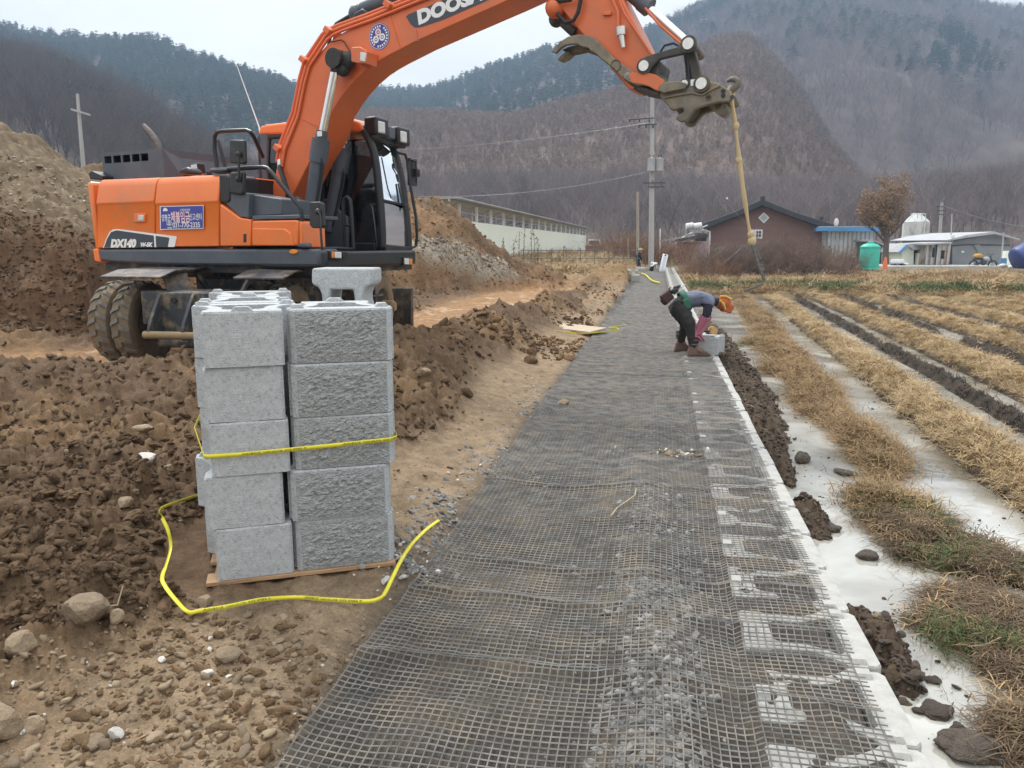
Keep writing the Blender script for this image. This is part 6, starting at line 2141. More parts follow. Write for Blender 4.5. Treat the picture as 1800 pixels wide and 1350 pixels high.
strawd_p = [tuft_mesh('straw', M_STRAWD, 810 + i, 40, .14, 1.2, .09, .0028, .35) for i in range(3)]
strawo_p = [tuft_mesh('grass', M_STRAWO, 820 + i, 44, .10, .8, .08, .0022, .8) for i in range(3)]
def flat_mesh(name, m, seed, n=46):
    rnd = random.Random(seed)
    mb = MB()
    a0 = rnd.uniform(0, 6.28)
    for _ in range(n):
        a = a0 + rnd.gauss(0, .7)
        d = Vector((math.cos(a), math.sin(a), 0)); side = Vector((-d.y, d.x, 0)) * .0022
        p = Vector((rnd.gauss(0, .06), rnd.gauss(0, .06), rnd.uniform(.0, .022)))
        l = rnd.uniform(.05, .15)
        q = p + d * l * .5 + Vector((0, 0, rnd.uniform(0, .014))); r_ = p + d * l + Vector((rnd.gauss(0, .01), rnd.gauss(0, .01), -.012))
        mb.add([p - side, p + side, q + side, q - side, r_], [(0, 1, 2, 3), (3, 2, 4)])
    return mb.mesh(name, m, fixn=False)
strawf_p = [flat_mesh('straw', M_STRAWD, 850 + i) for i in range(4)] + [flat_mesh('straw', M_STRAWO, 856 + i, 26) for i in range(1)]
grass_p = [tuft_mesh('grass', M_GRASS, 830 + i, 34, .075, .6, .06, .0022, 1.0) for i in range(3)]
stub_p = [tuft_mesh('stubble', M_STUB, 840 + i, 22, .075, .4, .04, .004, 1.3) for i in range(3)]
def tufts(name, x, y, z, smin, smax, protos, label, tilt=.25, zs=1.0):
    n = len(x)
    rots = np.stack([RNG.normal(0, tilt, n), RNG.normal(0, tilt, n), RNG.uniform(0, 6.28, n)], 1)
    s = RNG.uniform(smin, smax, n)
    scatter(name, np.stack([x, y, z], 1), rots, np.stack([s, s, s * zs], 1), RNG.integers(0, len(protos), n), protos, label, 'grass')
def field_pts(n, s0, s1, t0, t1):
    s = s0 * (s1 / s0) ** RNG.uniform(0, 1, n)
    t = RNG.uniform(t0, t1, n)
    x = s * RS.x + t * RT.x; y = s * RS.y + t * RT.y
    keep = (y > .1) & (np.abs(x) < y * .9 + 1.2)
    return x[keep], y[keep]
x, y = field_pts(105000, 1.4, 29, 1.6, 20)
z, c_, f = ground_fields(x, y)
k = (f['straw'] > .55) & (z > -.14) & (f['endb'] < .6)
tufts('straw', x[k], y[k], z[k] - .01, .75, 1.15, straw_p * 2 + strawd_p[:1], 'bleached rice straw standing along the paddy ridges')
k = ((f['straw'] <= .35) & (f['t'] > 9.5) & (z > -.14) & (RNG.uniform(0, 1, len(x)) < .4)) | ((f['straw'] > .2) & (f['straw'] <= .55) & (z > -.165) & (RNG.uniform(0, 1, len(x)) < .5))
tufts('straw', x[k], y[k], z[k] - .01, .6, .95, straw_p[:1] + strawd_p, 'darker trampled straw between the ridges', .4)
k = (f['stub'] > .3) & (z > -.17)
tufts('stubble', x[k], y[k], z[k] - .02, .6, 1.1, stub_p, 'black wet stubble lines between the furrows', .3)
x, y = field_pts(30000, 1.5, 28, .95, 2.9)
z, c_, f = ground_fields(x, y)
rn = RNG.uniform(0, 1, len(x))
gn = fbm(x * 1.6, y * 1.6, 3, 715)
k = (f['bank'] > .25) & (z > -.175)
far = f['s'] > 5.2
tufts('grass', x[k & far], y[k & far], z[k & far] - .01, .7, 1.2, strawo_p, 'rusty dry grass on the bank beside the edge row', .3, .7)
kk = k & ~far & (gn < .62)
tufts('grass', x[kk], y[kk], z[kk] - .01, .6, 1.1, strawf_p, 'flattened rotting grass mats in the near water', .15)
kk = ((f['bank'] > .12) & (z > -.19) & (gn > .57) & (rn < .3)) | (k & (gn > .66) & (rn < .6))
tufts('grass', x[kk], y[kk], z[kk] - .01, .5, 1.0, grass_p, 'green grass sprouting at the water edge', .35)
kk = (z < -.18) & (z > -.215) & (f['s'] < 9) & (rn < .10) & (gn > .47)
tufts('grass', x[kk], y[kk], np.full(kk.sum(), WATER_Z - .02), .25, .5, grass_p[:2] + strawd_p[:1], 'sparse blades poking out of the shallow water', .3)
sx = RNG.uniform(2.2, 14, 2600); tx = RNG.uniform(.98, 2.6, 2600)
x = sx * RS.x + tx * RT.x; y = sx * RS.y + tx * RT.y
z = ground_fields(x, y, False)
k = (z < WATER_Z) & (fbm(x * 1.3, y * 1.3, 3, 719) > .52)
strew('mud_specks', x[k], y[k], np.full(k.sum(), WATER_Z - .003), np.clip(RNG.lognormal(math.log(.006), .6, k.sum()), .003, .03), [rock_mesh('speck', M_MUDC, 990 + i, 1, .5, .4) for i in range(3)], 'dark specks of mud floating in the shallow water')
# end bank
x, y = field_pts(26000, 26, 45, 1.2, 26)
z, c_, f = ground_fields(x, y)
kg = (f['green'] > .25)
tufts('grass', x[kg], y[kg], z[kg], 1.6, 3.0, grass_p, 'green grass along the bank at the field end')
kd = (f['s'] > 27) & (f['s'] < 44) & (RNG.uniform(0, 1, len(x)) < .35) & ~kg
tufts('grass', x[kd], y[kd], z[kd], 1.5, 3.2, strawo_p + straw_p[:1], 'dry grass behind the field bank')
# weeds beyond the dug area
x = RNG.uniform(-14, 9, 7000); y = RNG.uniform(33, 70, 7000)
z, c_, f = ground_fields(x, y)
k = (f['t'] < -1.5) & (f['heap'] < .1)
tufts('grass', x[k], y[k], z[k], 2.0, 4.5, strawo_p + straw_p[:2], 'dry weeds on the waste ground before the long barn')

# dead stalks and twigs lying about
M_STALK = mat('dry_stalk', (.50, .40, .26), (.36, .28, .17), .8, 8)
def stalk(pxs, r, label, dz=.02):
    mb = MB()
    pts = [GP(x, y, dz) for (x, y) in pxs]
    mb.tube(pts, r, 5)
    o = mb.build('dry_stalk', M_STALK, None, off=pts[0]); o.location = pts[0]
    prop(o, label, 'stalk', 'dry stalks')
stalk([(1074, 917), (1085, 903), (1100, 893), (1116, 880), (1118, 869)], .004, 'curved dry stalk lying on the grey mesh')
stalk([(1700, 1160), (1728, 1148), (1757, 1140)], .004, 'straight dry stalk on the rotting grass mat')
stalk([(196, 1088), (208, 1078), (220, 1068)], .003, 'thin dry stalk beside the large pale stone')
# ================================================================== FAR BUILDINGS
def W(px, py, Y): return at(px, py, Y)
M_BRICK = bpy.data.materials.new('red_brick'); M_BRICK.use_nodes = True
def _brick():
    N, L = M_BRICK.node_tree.nodes, M_BRICK.node_tree.links
    b = N['Principled BSDF']; b.inputs['Roughness'].default_value = .9
    tc = N.new('ShaderNodeTexCoord'); mp = N.new('ShaderNodeMapping'); mp.inputs['Rotation'].default_value = (R(90), 0, 0)
    t = N.new('ShaderNodeTexBrick'); t.inputs['Scale'].default_value = 1; t.inputs['Brick Width'].default_value = .25; t.inputs['Row Height'].default_value = .09; t.inputs['Mortar Size'].default_value = .012
    t.inputs['Color1'].default_value = (.185, .080, .062, 1); t.inputs['Color2'].default_value = (.135, .060, .050, 1); t.inputs['Mortar'].default_value = (.26, .22, .205, 1)
    L.new(tc.outputs['Object'], mp.inputs['Vector']); L.new(mp.outputs['Vector'], t.inputs['Vector']); L.new(t.outputs['Color'], b.inputs['Base Color'])
_brick()
M_RTILE = mat('dark_roof_tile', (.030, .034, .040), (.045, .05, .056), .6, 4)
M_WPAINT = mat('white_paint', (.80, .81, .82), (.70, .71, .72), .7, 4, dirt=(.30, .28, .25), dscale=2, damt=.25)
M_WSTAIN = mat('stained_white', (.68, .69, .68), (.55, .56, .55), .75, 2, dirt=(.16, .18, .11), dscale=1.2, damt=.45, stretch=(1, 1, .5))
M_BLUEP = mat('blue_fascia', (.10, .30, .58), contrast=.1, rough=.6)
M_PINKW = mat('pink_wall', (.62, .46, .50), (.54, .40, .44), .85, 2, dirt=(.35, .28, .27), dscale=2, damt=.25)
M_GREYT = mat('grey_tarpaulin', (.27, .28, .285), (.22, .23, .24), .8, 1.2)
M_GROOF = mat('grey_sheet_roof', (.45, .46, .47), (.36, .37, .38), .6, 2)
M_RUST = mat('rusty_sheet', (.56, .50, .43), (.42, .36, .30), .85, 2, dirt=(.22, .095, .045), dscale=2.2, damt=.55, stretch=(1, 1, .35))
M_TEAL = mat('teal_plastic', (.055, .50, .38), (.045, .43, .33), .45, 2, dirt=(.25, .42, .36), dscale=2, damt=.2)
M_DARKC = mat('dark_base', (.06, .07, .07), contrast=.2, rough=.9)
M_REDB = mat('red_plastic', (.28, .055, .045), contrast=.15, rough=.6)
M_CONEM = mat('orange_cone', (.75, .17, .07), contrast=.12, rough=.6)
M_POLE = mat('concrete_pole', (.46, .455, .44), (.36, .355, .345), .85, 1.5, stretch=(4, 4, .4))
M_WPOLE = mat('grey_wood_pole', (.40, .35, .28), (.30, .26, .21), .9, 3, stretch=(4, 4, .3))
M_TIN = mat('galvanised', (.50, .51, .52), (.38, .39, .40), .5, 4, metal=.4)
M_STONEB = mat('stone_footing', (.20, .19, .175), (.10, .095, .085), .95, 2.5, detail=8)
M_CREAM = mat('cream_panel', (.86, .90, .78), (.82, .86, .74), .7, .6, contrast=.05)
M_DKGL = mat('dark_window', (.03, .035, .04), contrast=.2, rough=.15)
M_BLUET = mat('blue_plastic', (.045, .075, .25), (.038, .062, .2), .45, 2)
M_CLOTHW = mat('white_cloth', (.72, .72, .70), contrast=.06, rough=.85)

def wbox(name, x0, x1, y0, y1, D, depth, m, parent, base, bevel=0):
    """Box whose front spans a measured rectangle at distance D."""
    a, b = at(x0, y1, D), at(x1, y0, D)
    mb = MB(); mb.box((( a.x + b.x) / 2, D + depth / 2, (a.z + b.z) / 2), (abs(b.x - a.x), depth, abs(b.z - a.z)))
    return mb.build(name, m, parent, bevel=bevel, off=base)
def wpoly(name, pxs, D, depth, m, parent, base, bevel=0):
    pts = [at(x, y, D) for (x, y) in pxs]
    mb = MB(); mb.prism([(p.x, p.z) for p in pts], D, D + depth, lambda p, w: Vector((p[0], w, p[1])))
    return mb.build(name, m, parent, bevel=bevel, off=base)
def far_thing(name, label, cat, px, py, D, group=None):
    p = at(px, py, D)
    return thing(name, label, cat, p, 0, group), p

# ---- brick house
D = 62
hs, B = far_thing('brick_house', 'dark red brick house with black tiled gable roof behind the brush heap', 'house', 1345, 466, D)
wpoly('wall', [(1250, 470), (1250, 398), (1346, 361), (1438, 398), (1438, 470)], D, 9, M_BRICK, hs, B)
for nm, pts in (('roof', [(1240, 397), (1245, 391), (1300, 371), (1346, 350), (1346, 361), (1300, 381), (1246, 402)]), ('roof', [(1346, 350), (1395, 372), (1440, 388), (1464, 396), (1460, 402), (1438, 398), (1395, 382), (1346, 361)])):
    r_ = wpoly(nm, pts, D - .7, 10.4, M_RTILE, hs, B, .03)
    for k in range(1, 6):
        f = k / 6
        a, b = Vector(pts[1] if nm == 'roof' and pts[0][0] < 1300 else pts[0]).to_2d(), Vector(pts[3] if pts[0][0] < 1300 else pts[3]).to_2d()
wbox('ridge_ornament', 1342, 1350, 345, 353, D - .7, .3, M_RTILE, hs, B)
wbox('ridge_ornament', 1440, 1446, 382, 388, D - .7, .3, M_RTILE, hs, B)
f = wbox('window', 1321, 1341.5, 403.5, 419.5, D - .06, .1, M_WPAINT, hs, B)
wbox('pane', 1330.5, 1339, 406, 416.5, D - .08, .03, M_DKGL, f, B - B)
f.children[0].location = (0, 0, 0)
f.children[0].data.transform(Matrix.Translation(-B))
mbx = MB(); mbx.beam(at(1334.7, 406, D - .1) - B, at(1334.7, 416.5, D - .1) - B, .04, .04); mbx.beam(at(1330.5, 411, D - .1) - B, at(1339, 411, D - .1) - B, .04, .04); mbx.build('glazing_bar', M_WPAINT, f)
f = wpoly('diamond_window', [(1343.5, 373), (1353, 382.7), (1343.5, 392.5), (1334, 382.7)], D - .06, .1, M_WPAINT, hs, B)
g = wpoly('pane', [(1343.5, 376), (1350, 382.7), (1343.5, 389.4), (1337, 382.7)], D - .08, .03, mat('pale_pane', (.42, .48, .50), contrast=.05, rough=.2), f, B)
mb = MB(); mb.tube([at(1236, 400, D - .3) - B, at(1246, 404, D - .3) - B, at(1253, 407, D - .3) - B, at(1252, 430, D - .3) - B, at(1249, 458, D - .3) - B], .07, 6); mb.build('downpipe', M_WPAINT, hs)
wbox('eave_board', 1436, 1462, 399, 404, D, 8, M_DARKC, hs, B)
hs.rotation_euler.z = R(-17)
# pink lean-to and solar heater
lt, B = far_thing('lean_to', 'pink walled lean-to with black awning beside the brick house', 'shed', 1224, 468, 60)
wbox('wall', 1204, 1246, 425, 468, 60, 4, M_PINKW, lt, B)
wpoly('awning', [(1185, 424), (1188, 421), (1240, 411), (1246, 413), (1244, 417), (1200, 424)], 58.5, 5, M_RTILE, lt, B)
wbox('wall_unit', 1226, 1242, 410, 424, 59, 1, M_DARKC, lt, B)
ht, B = far_thing('solar_heater', 'white tank of a solar water heater on a tin frame by the roof edge', 'water heater', 1222, 412, 59)
for (x0, x1) in ((1206, 1218), (1219, 1233)):
    mb = MB(); mb.rod(at(x0, 398, 59) - B, at(x1, 396, 59) - B, .22, None, 12); mb.build('tank', M_WPAINT, ht, smooth=True)
for pts in ([(1205, 402), (1205, 414)], [(1205, 414), (1238, 404)], [(1200, 418), (1226, 404)], [(1212, 403), (1224, 408)], [(1232, 401), (1244, 396)]):
    mb = MB(); mb.tube([at(*q, 59) - B for q in pts], .05, 6); mb.build('frame_bar', M_TIN, ht)
gp = wpoly('tin_sheet', [(1255, 437), (1277, 432), (1278, 439), (1275, 443), (1258, 446)], 58, .1, mat('green_sheet', (.14, .26, .16), contrast=.1), None, Vector((0, 0, 0)))
prop(gp, 'tilted green sheet leaning at the brick wall over the brush', 'sheet')
# annex
D = 60
an, B = far_thing('annex', 'white ribbed annex with bright blue roof edge beside the brick house', 'building', 1495, 462, D)
wbox('wall', 1456, 1535, 406, 453, D, 6, M_WPAINT, an, B)
for k in range(11):
    wbox('rib', 1462 + 7 * k, 1463.2 + 7 * k, 407.5, 452.5, D - .05, .045, M_GROOF, an, B)
wbox('wall', 1432, 1455, 407, 440, D + .6, 5, M_WPAINT, an, B)
wbox('door', 1452.6, 1455.8, 411, 428, D + .5, .09, M_BLUEP, an, B)
wbox('roof', 1443, 1551, 399.6, 406, D - .8, 8, M_BLUEP, an, B)
wbox('roof', 1446, 1549, 397.5, 399.4, D - .6, 8, M_GROOF, an, B)
wbox('footing', 1436, 1545, 453.3, 468, D - .1, 6, M_STONEB, an, B)
wbox('notice', 1467, 1478, 421, 431, D - .08, .02, mat('pale_notice', (.50, .56, .62), contrast=.1), an, B)
wbox('notice', 1501, 1512, 433, 445, D - .08, .02, mat('buff_notice', (.60, .57, .48), contrast=.1), an, B)
an.rotation_euler.z = R(-12)
ds, B = far_thing('satellite_dish', 'white satellite dish on the annex roof next to the brick gable', 'dish', 1470, 400, 59)
mb = MB(); mb.ball(at(1470, 391, 59) - B, .33, 10, (.55, .25, .95)); mb.build('dish', M_WPAINT, ds, smooth=True)
mb = MB(); mb.rod(at(1470, 391, 59.1) - B, at(1470, 401, 59.1) - B, .03); mb.build('mast', M_TIN, ds)
for (x, lab) in ((1446, 'grey gas tank by the annex corner nearer the brick wall'), (1456, 'grey gas tank closest to the white ribbed wall')):
    t_, B = far_thing('gas_tank', lab, 'tank', x, 462, 58, 'gas tanks beside the annex')
    mb = MB(); r_ = .22; h_ = 1.1; mb.lathe([(r_, 0), (r_, h_ * .85), (r_ * .6, h_ * .97), (r_ * .35, h_)], 12); mb.build('body', M_STONEB, t_, smooth=True)
    mb = MB(); mb.lathe([(.06, h_), (.08, h_ + .12), (.03, h_ + .14)], 8); mb.build('valve', M_DARKC, t_)
# green tank, red barrel, cone
gt_, B = far_thing('water_tank', 'tall teal plastic tank standing on a dark base at the field edge', 'tank', 1526, 482, 41)
ppm = F_PX / 41
mb = MB(); mb.lathe([(.47, .20), (.49, .22), (.49, 1.40), (.47, 1.46), (.34, 1.56), (.18, 1.60), (.17, 1.68), (.10, 1.70)], 20); mb.build('body', M_TEAL, gt_, smooth=True)
mb = MB(); mb.lathe([(.495, .22), (.51, .24), (.51, .30), (.495, .32)], 20); mb.lathe([(.495, 1.36), (.51, 1.38), (.51, 1.42), (.495, 1.44)], 20); mb.build('hoop', M_TEAL, gt_)
mb = MB(); mb.lathe([(.56, -.1), (.56, .20)], 16); mb.build('base', M_DARKC, gt_)
rb_, B = far_thing('barrel', 'dull red barrel with lid beside the teal tank', 'barrel', 1500, 488, 40)
mb = MB(); mb.lathe([(.20, -.05), (.25, .44), (.27, .45), (.27, .50), (.20, .55), (.05, .56)], 16); mb.build('body', M_REDB, rb_, smooth=True)
cn, B = far_thing('traffic_cone', 'faded orange cone standing under the brown leaved tree', 'cone', 1555, 476, 46)
mb = MB(); mb.box((0, 0, .02), (.42, .42, .05)); mb.build('base', M_CONEM, cn)
mb = MB(); mb.lathe([(.17, .05), (.10, .55), (.06, .78), (.03, .80)], 14); mb.build('cone', M_CONEM, cn, smooth=True)
# silo
sl, B = far_thing('silo', 'white feed silo with green stains behind the brown leaved tree', 'silo', 1607, 432, 72)
mb = MB(); r_ = 1.12; h0 = at(1607, 390, 72).z - B.z; h1 = at(1607, 377, 72).z - B.z
mb.lathe([(r_, -2), (r_, h0), (r_ * .35, h1), (r_ * .3, h1 + .1)], 24); mb.build('body', M_WSTAIN, sl, smooth=True)
for pts in ([(1613, 376), (1627, 376), (1627, 388)], [(1613, 376), (1613, 384)], [(1620, 376), (1620, 386)], [(1627, 388), (1621, 430)], [(1600, 377), (1607, 375), (1613, 376)]):
    mb = MB(); mb.tube([at(x, y, 70.8) - B for (x, y) in pts], .04, 6); mb.build('rail', M_WPAINT, sl)
# little sheds
D = 54
sh, B = far_thing('shed', 'small pale shed with blue edged roof under the silo', 'shed', 1600, 473, D)
wpoly('wall', [(1585, 472), (1585, 440), (1597, 433), (1606, 440), (1606, 472)], D, 3, M_CREAM, sh, B)
wpoly('roof', [(1580, 443), (1595, 430), (1600, 428), (1640, 431), (1640, 434), (1607, 440), (1598, 433), (1582, 446)], D - .4, 3.6, M_GROOF, sh, B)
wpoly('roof_edge', [(1579, 444), (1594, 430), (1597, 431), (1582, 446)], D - .5, .09, M_BLUEP, sh, B)
wbox('doorway', 1606.5, 1624, 437, 472, D + .3, .1, M_DKGL, sh, B)
wbox('cabinet', 1612, 1624, 445, 472, D - .2, .4, M_CREAM, sh, B)
D = 53
rs_, B = far_thing('rusty_shed', 'rust streaked tin shed with dark window next to the grey tent', 'shed', 1648, 473, D)
wbox('wall', 1625, 1646, 430, 473, D, 3, M_RUST, rs_, B)
wbox('wall', 1647, 1672, 428, 473, D - .2, 3, M_RUST, rs_, B)
for (x0, x1, y0, y1) in ((1638, 1644, 435, 452), (1654, 1661, 440, 455)):
    w_ = wbox('window', x0, x1, y0, y1, D - .28, .06, M_DKGL, rs_, B)
wpoly('roof', [(1622, 431), (1622, 428), (1674, 425), (1674, 428)], D - .5, 3.8, M_GROOF, rs_, B)
for k in range(5):
    wbox('sheet_joint', 1629 + k * 9.3, 1629.7 + k * 9.3, 430, 472, D - .26, .03, M_GROOF, rs_, B)
# tent
D = 54
tn, B = far_thing('tent_shed', 'grey tarpaulin shed with pale sheet roof at the edge of the yard', 'shed', 1720, 473, D)
wpoly('wall', [(1674, 473), (1674, 424), (1748, 411), (1776, 424), (1776, 473)], D, 7, M_GREYT, tn, B)
wpoly('roof', [(1664, 422), (1700, 413), (1748, 407), (1793, 420), (1793, 422), (1750, 411), (1700, 418), (1666, 424)], D - .6, 8, M_GROOF, tn, B)
wpoly('flap', [(1712, 431), (1722, 429), (1752, 473), (1736, 473)], D - .10, .08, M_GREYT, tn, B, .02)
mb = MB(); mb.tube([at(1674, 432, D - .05) - B, at(1700, 430, D - .05) - B, at(1776, 431, D - .05) - B], .03, 6); mb.build('rope', M_DARKC, tn)
wbox('tag', 1690, 1695, 441, 444, D - .05, .03, M_WPAINT, tn, B)
d2, B = far_thing('satellite_dish', 'small white dish at the eave of the grey tarpaulin shed', 'dish', 1674, 424, 53)
mb = MB(); mb.ball(at(1675, 415.5, 53) - B, .16, 10, (.9, .3, .9)); mb.build('dish', M_WPAINT, d2, smooth=True)
mb = MB(); mb.rod(at(1675, 416, 53.1) - B, at(1674, 425, 53.1) - B, .02); mb.build('mast', M_TIN, d2)
# yard slab
p0, p1 = at(1555, 476, 50), at(1830, 474, 50)
mb = MB(); mb.box(((p0.x + p1.x) / 2 + 6, 52.5, -.02), (p1.x - p0.x + 12, 6, .5)); prop(mb.build('pavement', mat('yard_concrete', (.50, .49, .46), (.42, .41, .385), .9, 1)), 'pale concrete yard slab before the sheds', 'yard', kind='structure')
# motorbike
mk, B = far_thing('motorbike', 'parked motorbike with yellow bundle before the grey tarpaulin shed', 'motorbike', 1727, 473, 50.6)
Lm = 1.25
for x in (-.62, .62):
    mb = MB(); ring_ = [Vector((x + .27 * math.cos(a), 0, .28 + .27 * math.sin(a))) for a in np.linspace(0, 6.283, 20)]; mb.tube(ring_, .05, 6, caps=False); w_ = mb.build('wheel', M_BLK, mk, smooth=True)
    mb = MB(); mb.rod((x, -.05, .28), (x, .05, .28), .12, None, 12); mb.build('rim', M_TIN, w_)
mb = MB(); mb.beam((-.6, 0, .3), (.1, 0, .45), .1, .12); mb.beam((.62, 0, .28), (.42, 0, .85), .06, .06); mb.beam((.1, 0, .45), (.42, 0, .8), .09, .1); mb.ball((.02, 0, .42), .18, 8, (1.2, .7, 1)); mb.build('frame', M_DARKC, mk)
mb = MB(); mb.box((-.35, 0, .66), (.62, .2, .1)); mb.build('seat', M_BLK, mk, bevel=.03)
mb = MB(); mb.ball((.18, 0, .66), .2, 8, (1.2, .6, .7)); mb.build('fuel_tank', M_GROOF, mk, smooth=True)
mb = MB(); mb.tube([(.40, -.32, .98), (.42, 0, .90), (.40, .32, .98)], .02, 6); mb.build('handlebar', M_BLK, mk)
mb = MB(); mb.ball((-.38, 0, .86), .24, 8, (1.3, .8, .6)); mb.build('bundle', mat('ochre_bundle', (.55, .30, .07), contrast=.2), mk, smooth=True)
rbx, B = far_thing('crate', 'small red crate beside the parked motorbike', 'crate', 1707, 474, 50)
mb = MB(); mb.box((0, 0, .13), (.5, .4, .26)); mb.build('body', M_CONEM, rbx, bevel=.03)
mb = MB(); mb.box((0, 0, .27), (.54, .44, .03)); mb.build('rim', M_WPAINT, rbx, bevel=.01)
# blue tank lying, drum, boards, bags
bt, B = far_thing('storage_tank', 'big round dark blue tank cut by the frame edge', 'tank', 1800, 475, 47)
rr_ = .86
mb = MB(); ax = Matrix.Rotation(R(90), 3, 'Y') @ Matrix.Rotation(R(0), 3, 'X')
mb.lathe([(.1, -.62), (.62, -.6), (.80, -.5), (rr_, -.35), (rr_, .9), (.8, 1.05), (.1, 1.2)], 24, (0, 0, rr_ - .1), Matrix.Rotation(R(62), 3, 'Y')); mb.build('body', M_BLUET, bt, smooth=True)
mb = MB(); mb.box((.1, 0, -.02), (1.2, 1, .2)); mb.build('cradle', M_DARKC, bt)
dr, B = far_thing('drum', 'small blue drum before the white panel', 'drum', 1762, 471, 50)
mb = MB(); mb.lathe([(.20, 0), (.21, .3), (.20, .62), (.12, .64)], 14); mb.build('body', mat('light_blue', (.12, .25, .38), contrast=.1, rough=.5), dr, smooth=True)
pn = wbox('panel', 1764, 1779, 441, 472, 51.5, .3, M_CREAM, None, Vector((0, 0, 0))); prop(pn, 'pale upright panel next to the dark blue tank', 'panel')
for (x, y, r_, lab) in ((1763, 470, .18, 'small white bag beside the blue drum'), (1782, 474, .24, 'white foam box heap piece below the dark blue tank'), (1797, 474, .26, 'white foam box at the frame edge under the dark blue tank')):
    o, B = far_thing('white_bag', lab, 'bag', x, y, 48, 'white bags at the yard edge')
    mb = MB(); mb.ball((0, 0, r_ * .6), r_, 8, (1.4, 1, .7)); mb.build('body', M_CLOTHW, o, smooth=True)
# white scooter or cart near the tree
cr, B = far_thing('farm_cart', 'low white farm cart parked between the tree and the sheds', 'cart', 1576, 474, 52)
mb = MB(); mb.box((0, 0, .55), (.75, .5, .28)); mb.box((.5, 0, .38), (.4, .4, .16)); mb.build('body', M_WPAINT, cr, bevel=.08)
for x in (-.22, .3):
    mb = MB(); mb.rod((x, -.28, .2), (x, .28, .2), .18, None, 12); mb.build('wheel', M_BLK, cr, smooth=True)
lo, B = far_thing('shed', 'low grey shed with sloping roof behind the tree trunk', 'shed', 1540, 470, 57)
wpoly('wall', [(1536, 468), (1536, 425), (1556, 433), (1556, 468)], 57, 4, M_STONEB, lo, B)
wpoly('roof', [(1536, 421), (1558, 431), (1558, 433), (1536, 424)], 56.6, 5, M_GROOF, lo, B)
lo2, B = far_thing('shed', 'pale little shed between the tree and the blue edged shed', 'shed', 1570, 470, 57)
wpoly('wall', [(1562, 470), (1562, 438), (1572, 434), (1582, 441), (1582, 470)], 57, 3, M_CREAM, lo2, B)
wpoly('roof', [(1560, 439), (1571, 432), (1583, 440), (1583, 443), (1571, 435), (1561, 441)], 56.6, 4, M_GROOF, lo2, B)

# ---- long barn
b0, b1 = at(800, 430, 38), at(1030, 430, 105)
bdir = Vector((b1.x - b0.x, b1.y - b0.y, 0)); BL = bdir.length; bdir.normalize()
bang = math.atan2(bdir.y, bdir.x)
bn_ = thing('barn', 'long cream walled barn with open framed upper windows behind the spoil heap', 'barn', Vector((b0.x, b0.y, .1)), bang)
zw, zt_ = 2.68, 3.50
def bb(name, c, s, m, parent=bn_, bevel=0):
    mb = MB(); mb.box(c, s); return mb.build(name, m, parent, bevel=bevel)
bb('wall', (BL / 2, .1, zw / 2), (BL, .2, zw), M_CREAM)
bb('wall', (BL - .1, 1.4, zw / 2), (.2, 2.4, zw), M_CREAM)
for k in range(19):
    x = 1.2 + k * (BL - 1.5) / 18
    bb('post', (x, .08, (zw + zt_) / 2), (.13, .13, zt_ - zw - .01), M_WPAINT)
bb('top_rail', (BL / 2, .06, zt_ + .06), (BL + 1.5, .10, .10), M_TIN)
bb('mid_rail', (BL / 2, .12, (zw + zt_) / 2), (BL, .04, .05), M_TIN)
bb('roof', (BL / 2, .9, zt_ + .16), (BL + 1.5, 2.8, .06), M_GROOF)
for k in range(19):
    x = 1.2 + k * (BL - 1.5) / 18
    bb('rear_post', (x + .4, 2.2, (zw + zt_) / 2 + .05), (.08, .08, zt_ - zw + .1), M_TIN)
    mb = MB(); mb.beam((x, .2, zt_), (x + .4, 2.15, zw + .25), .05, .05); mb.build('truss', M_TIN, bn_)

# ---- poles and lines
up, B = far_thing('utility_pole', 'tall concrete utility pole with two grey transformers', 'utility pole', 1145, 468, 50)
top = at(1147, 165, 50) - B
mb = MB(); mb.tube([Vector((0, 0, -.5)), top], [.19, .11], 14); mb.build('pole', M_POLE, up, smooth=True)
for x in (1145, 1159.5):
    c = at(x, 290, 49.7) - B
    mb = MB(); mb.lathe([(.20, -.40), (.24, -.36), (.24, .34), (.25, .36), (.25, .40), (.1, .44)], 14, c); t_ = mb.build('transformer', M_GROOF, up, smooth=True)
    for dx in (-.1, .1):
        mb = MB(); mb.rod(c + Vector((dx, 0, .42)), c + Vector((dx, 0, .62)), .03, .02, 6); mb.build('bushing', M_DARKC, t_)
for (y, l0, l1, dy) in ((210, -1.5, .1, .06), (220, -.9, .25, .03), (322, -.6, .8, 0), (329, -.3, .75, 0)):
    c = at(1146.5, y, 50) - B
    mb = MB(); mb.beam(c + Vector((l0, -.2, -dy)), c + Vector((l1, -.2, dy)), .05, .06); a_ = mb.build('cross_arm', M_DARKC, up)
    for k in range(3):
        q = c + Vector((l0 + (l1 - l0) * (k + .1) / 2.6, -.2, .10 * (1 if y > 300 else -1)))
        mb = MB(); mb.rod(q - Vector((0, 0, .08)), q + Vector((0, 0, .08)), .06, .05, 8); mb.build('insulator', M_STONEB if y > 300 else M_DARKC, a_)
def wire(pts, r, label, sag=.3, n=14):
    a, b = pts
    q = [a.lerp(b, i / n) - Vector((0, 0, sag * 4 * (i / n) * (1 - i / n))) for i in range(n + 1)]
    mb = MB(); mb.tube(q, r, 4); o = mb.build('wire', M_TIN, None, off=a); o.location = a
    prop(o, label, 'wire', 'overhead wires')
wire((at(1142, 301, 50), at(560, 330, 52)), .009, 'pale wire sagging from the transformer pole towards the spoil heap', 1.0)
wire((at(1147, 205, 50), at(1330, 410, 61)), .010, 'thin service wire slanting from the pole to the brick house', .25)
wire((at(1140, 216, 50), at(600, 262, 90)), .007, 'faint wire running off behind the excavator boom', .6)
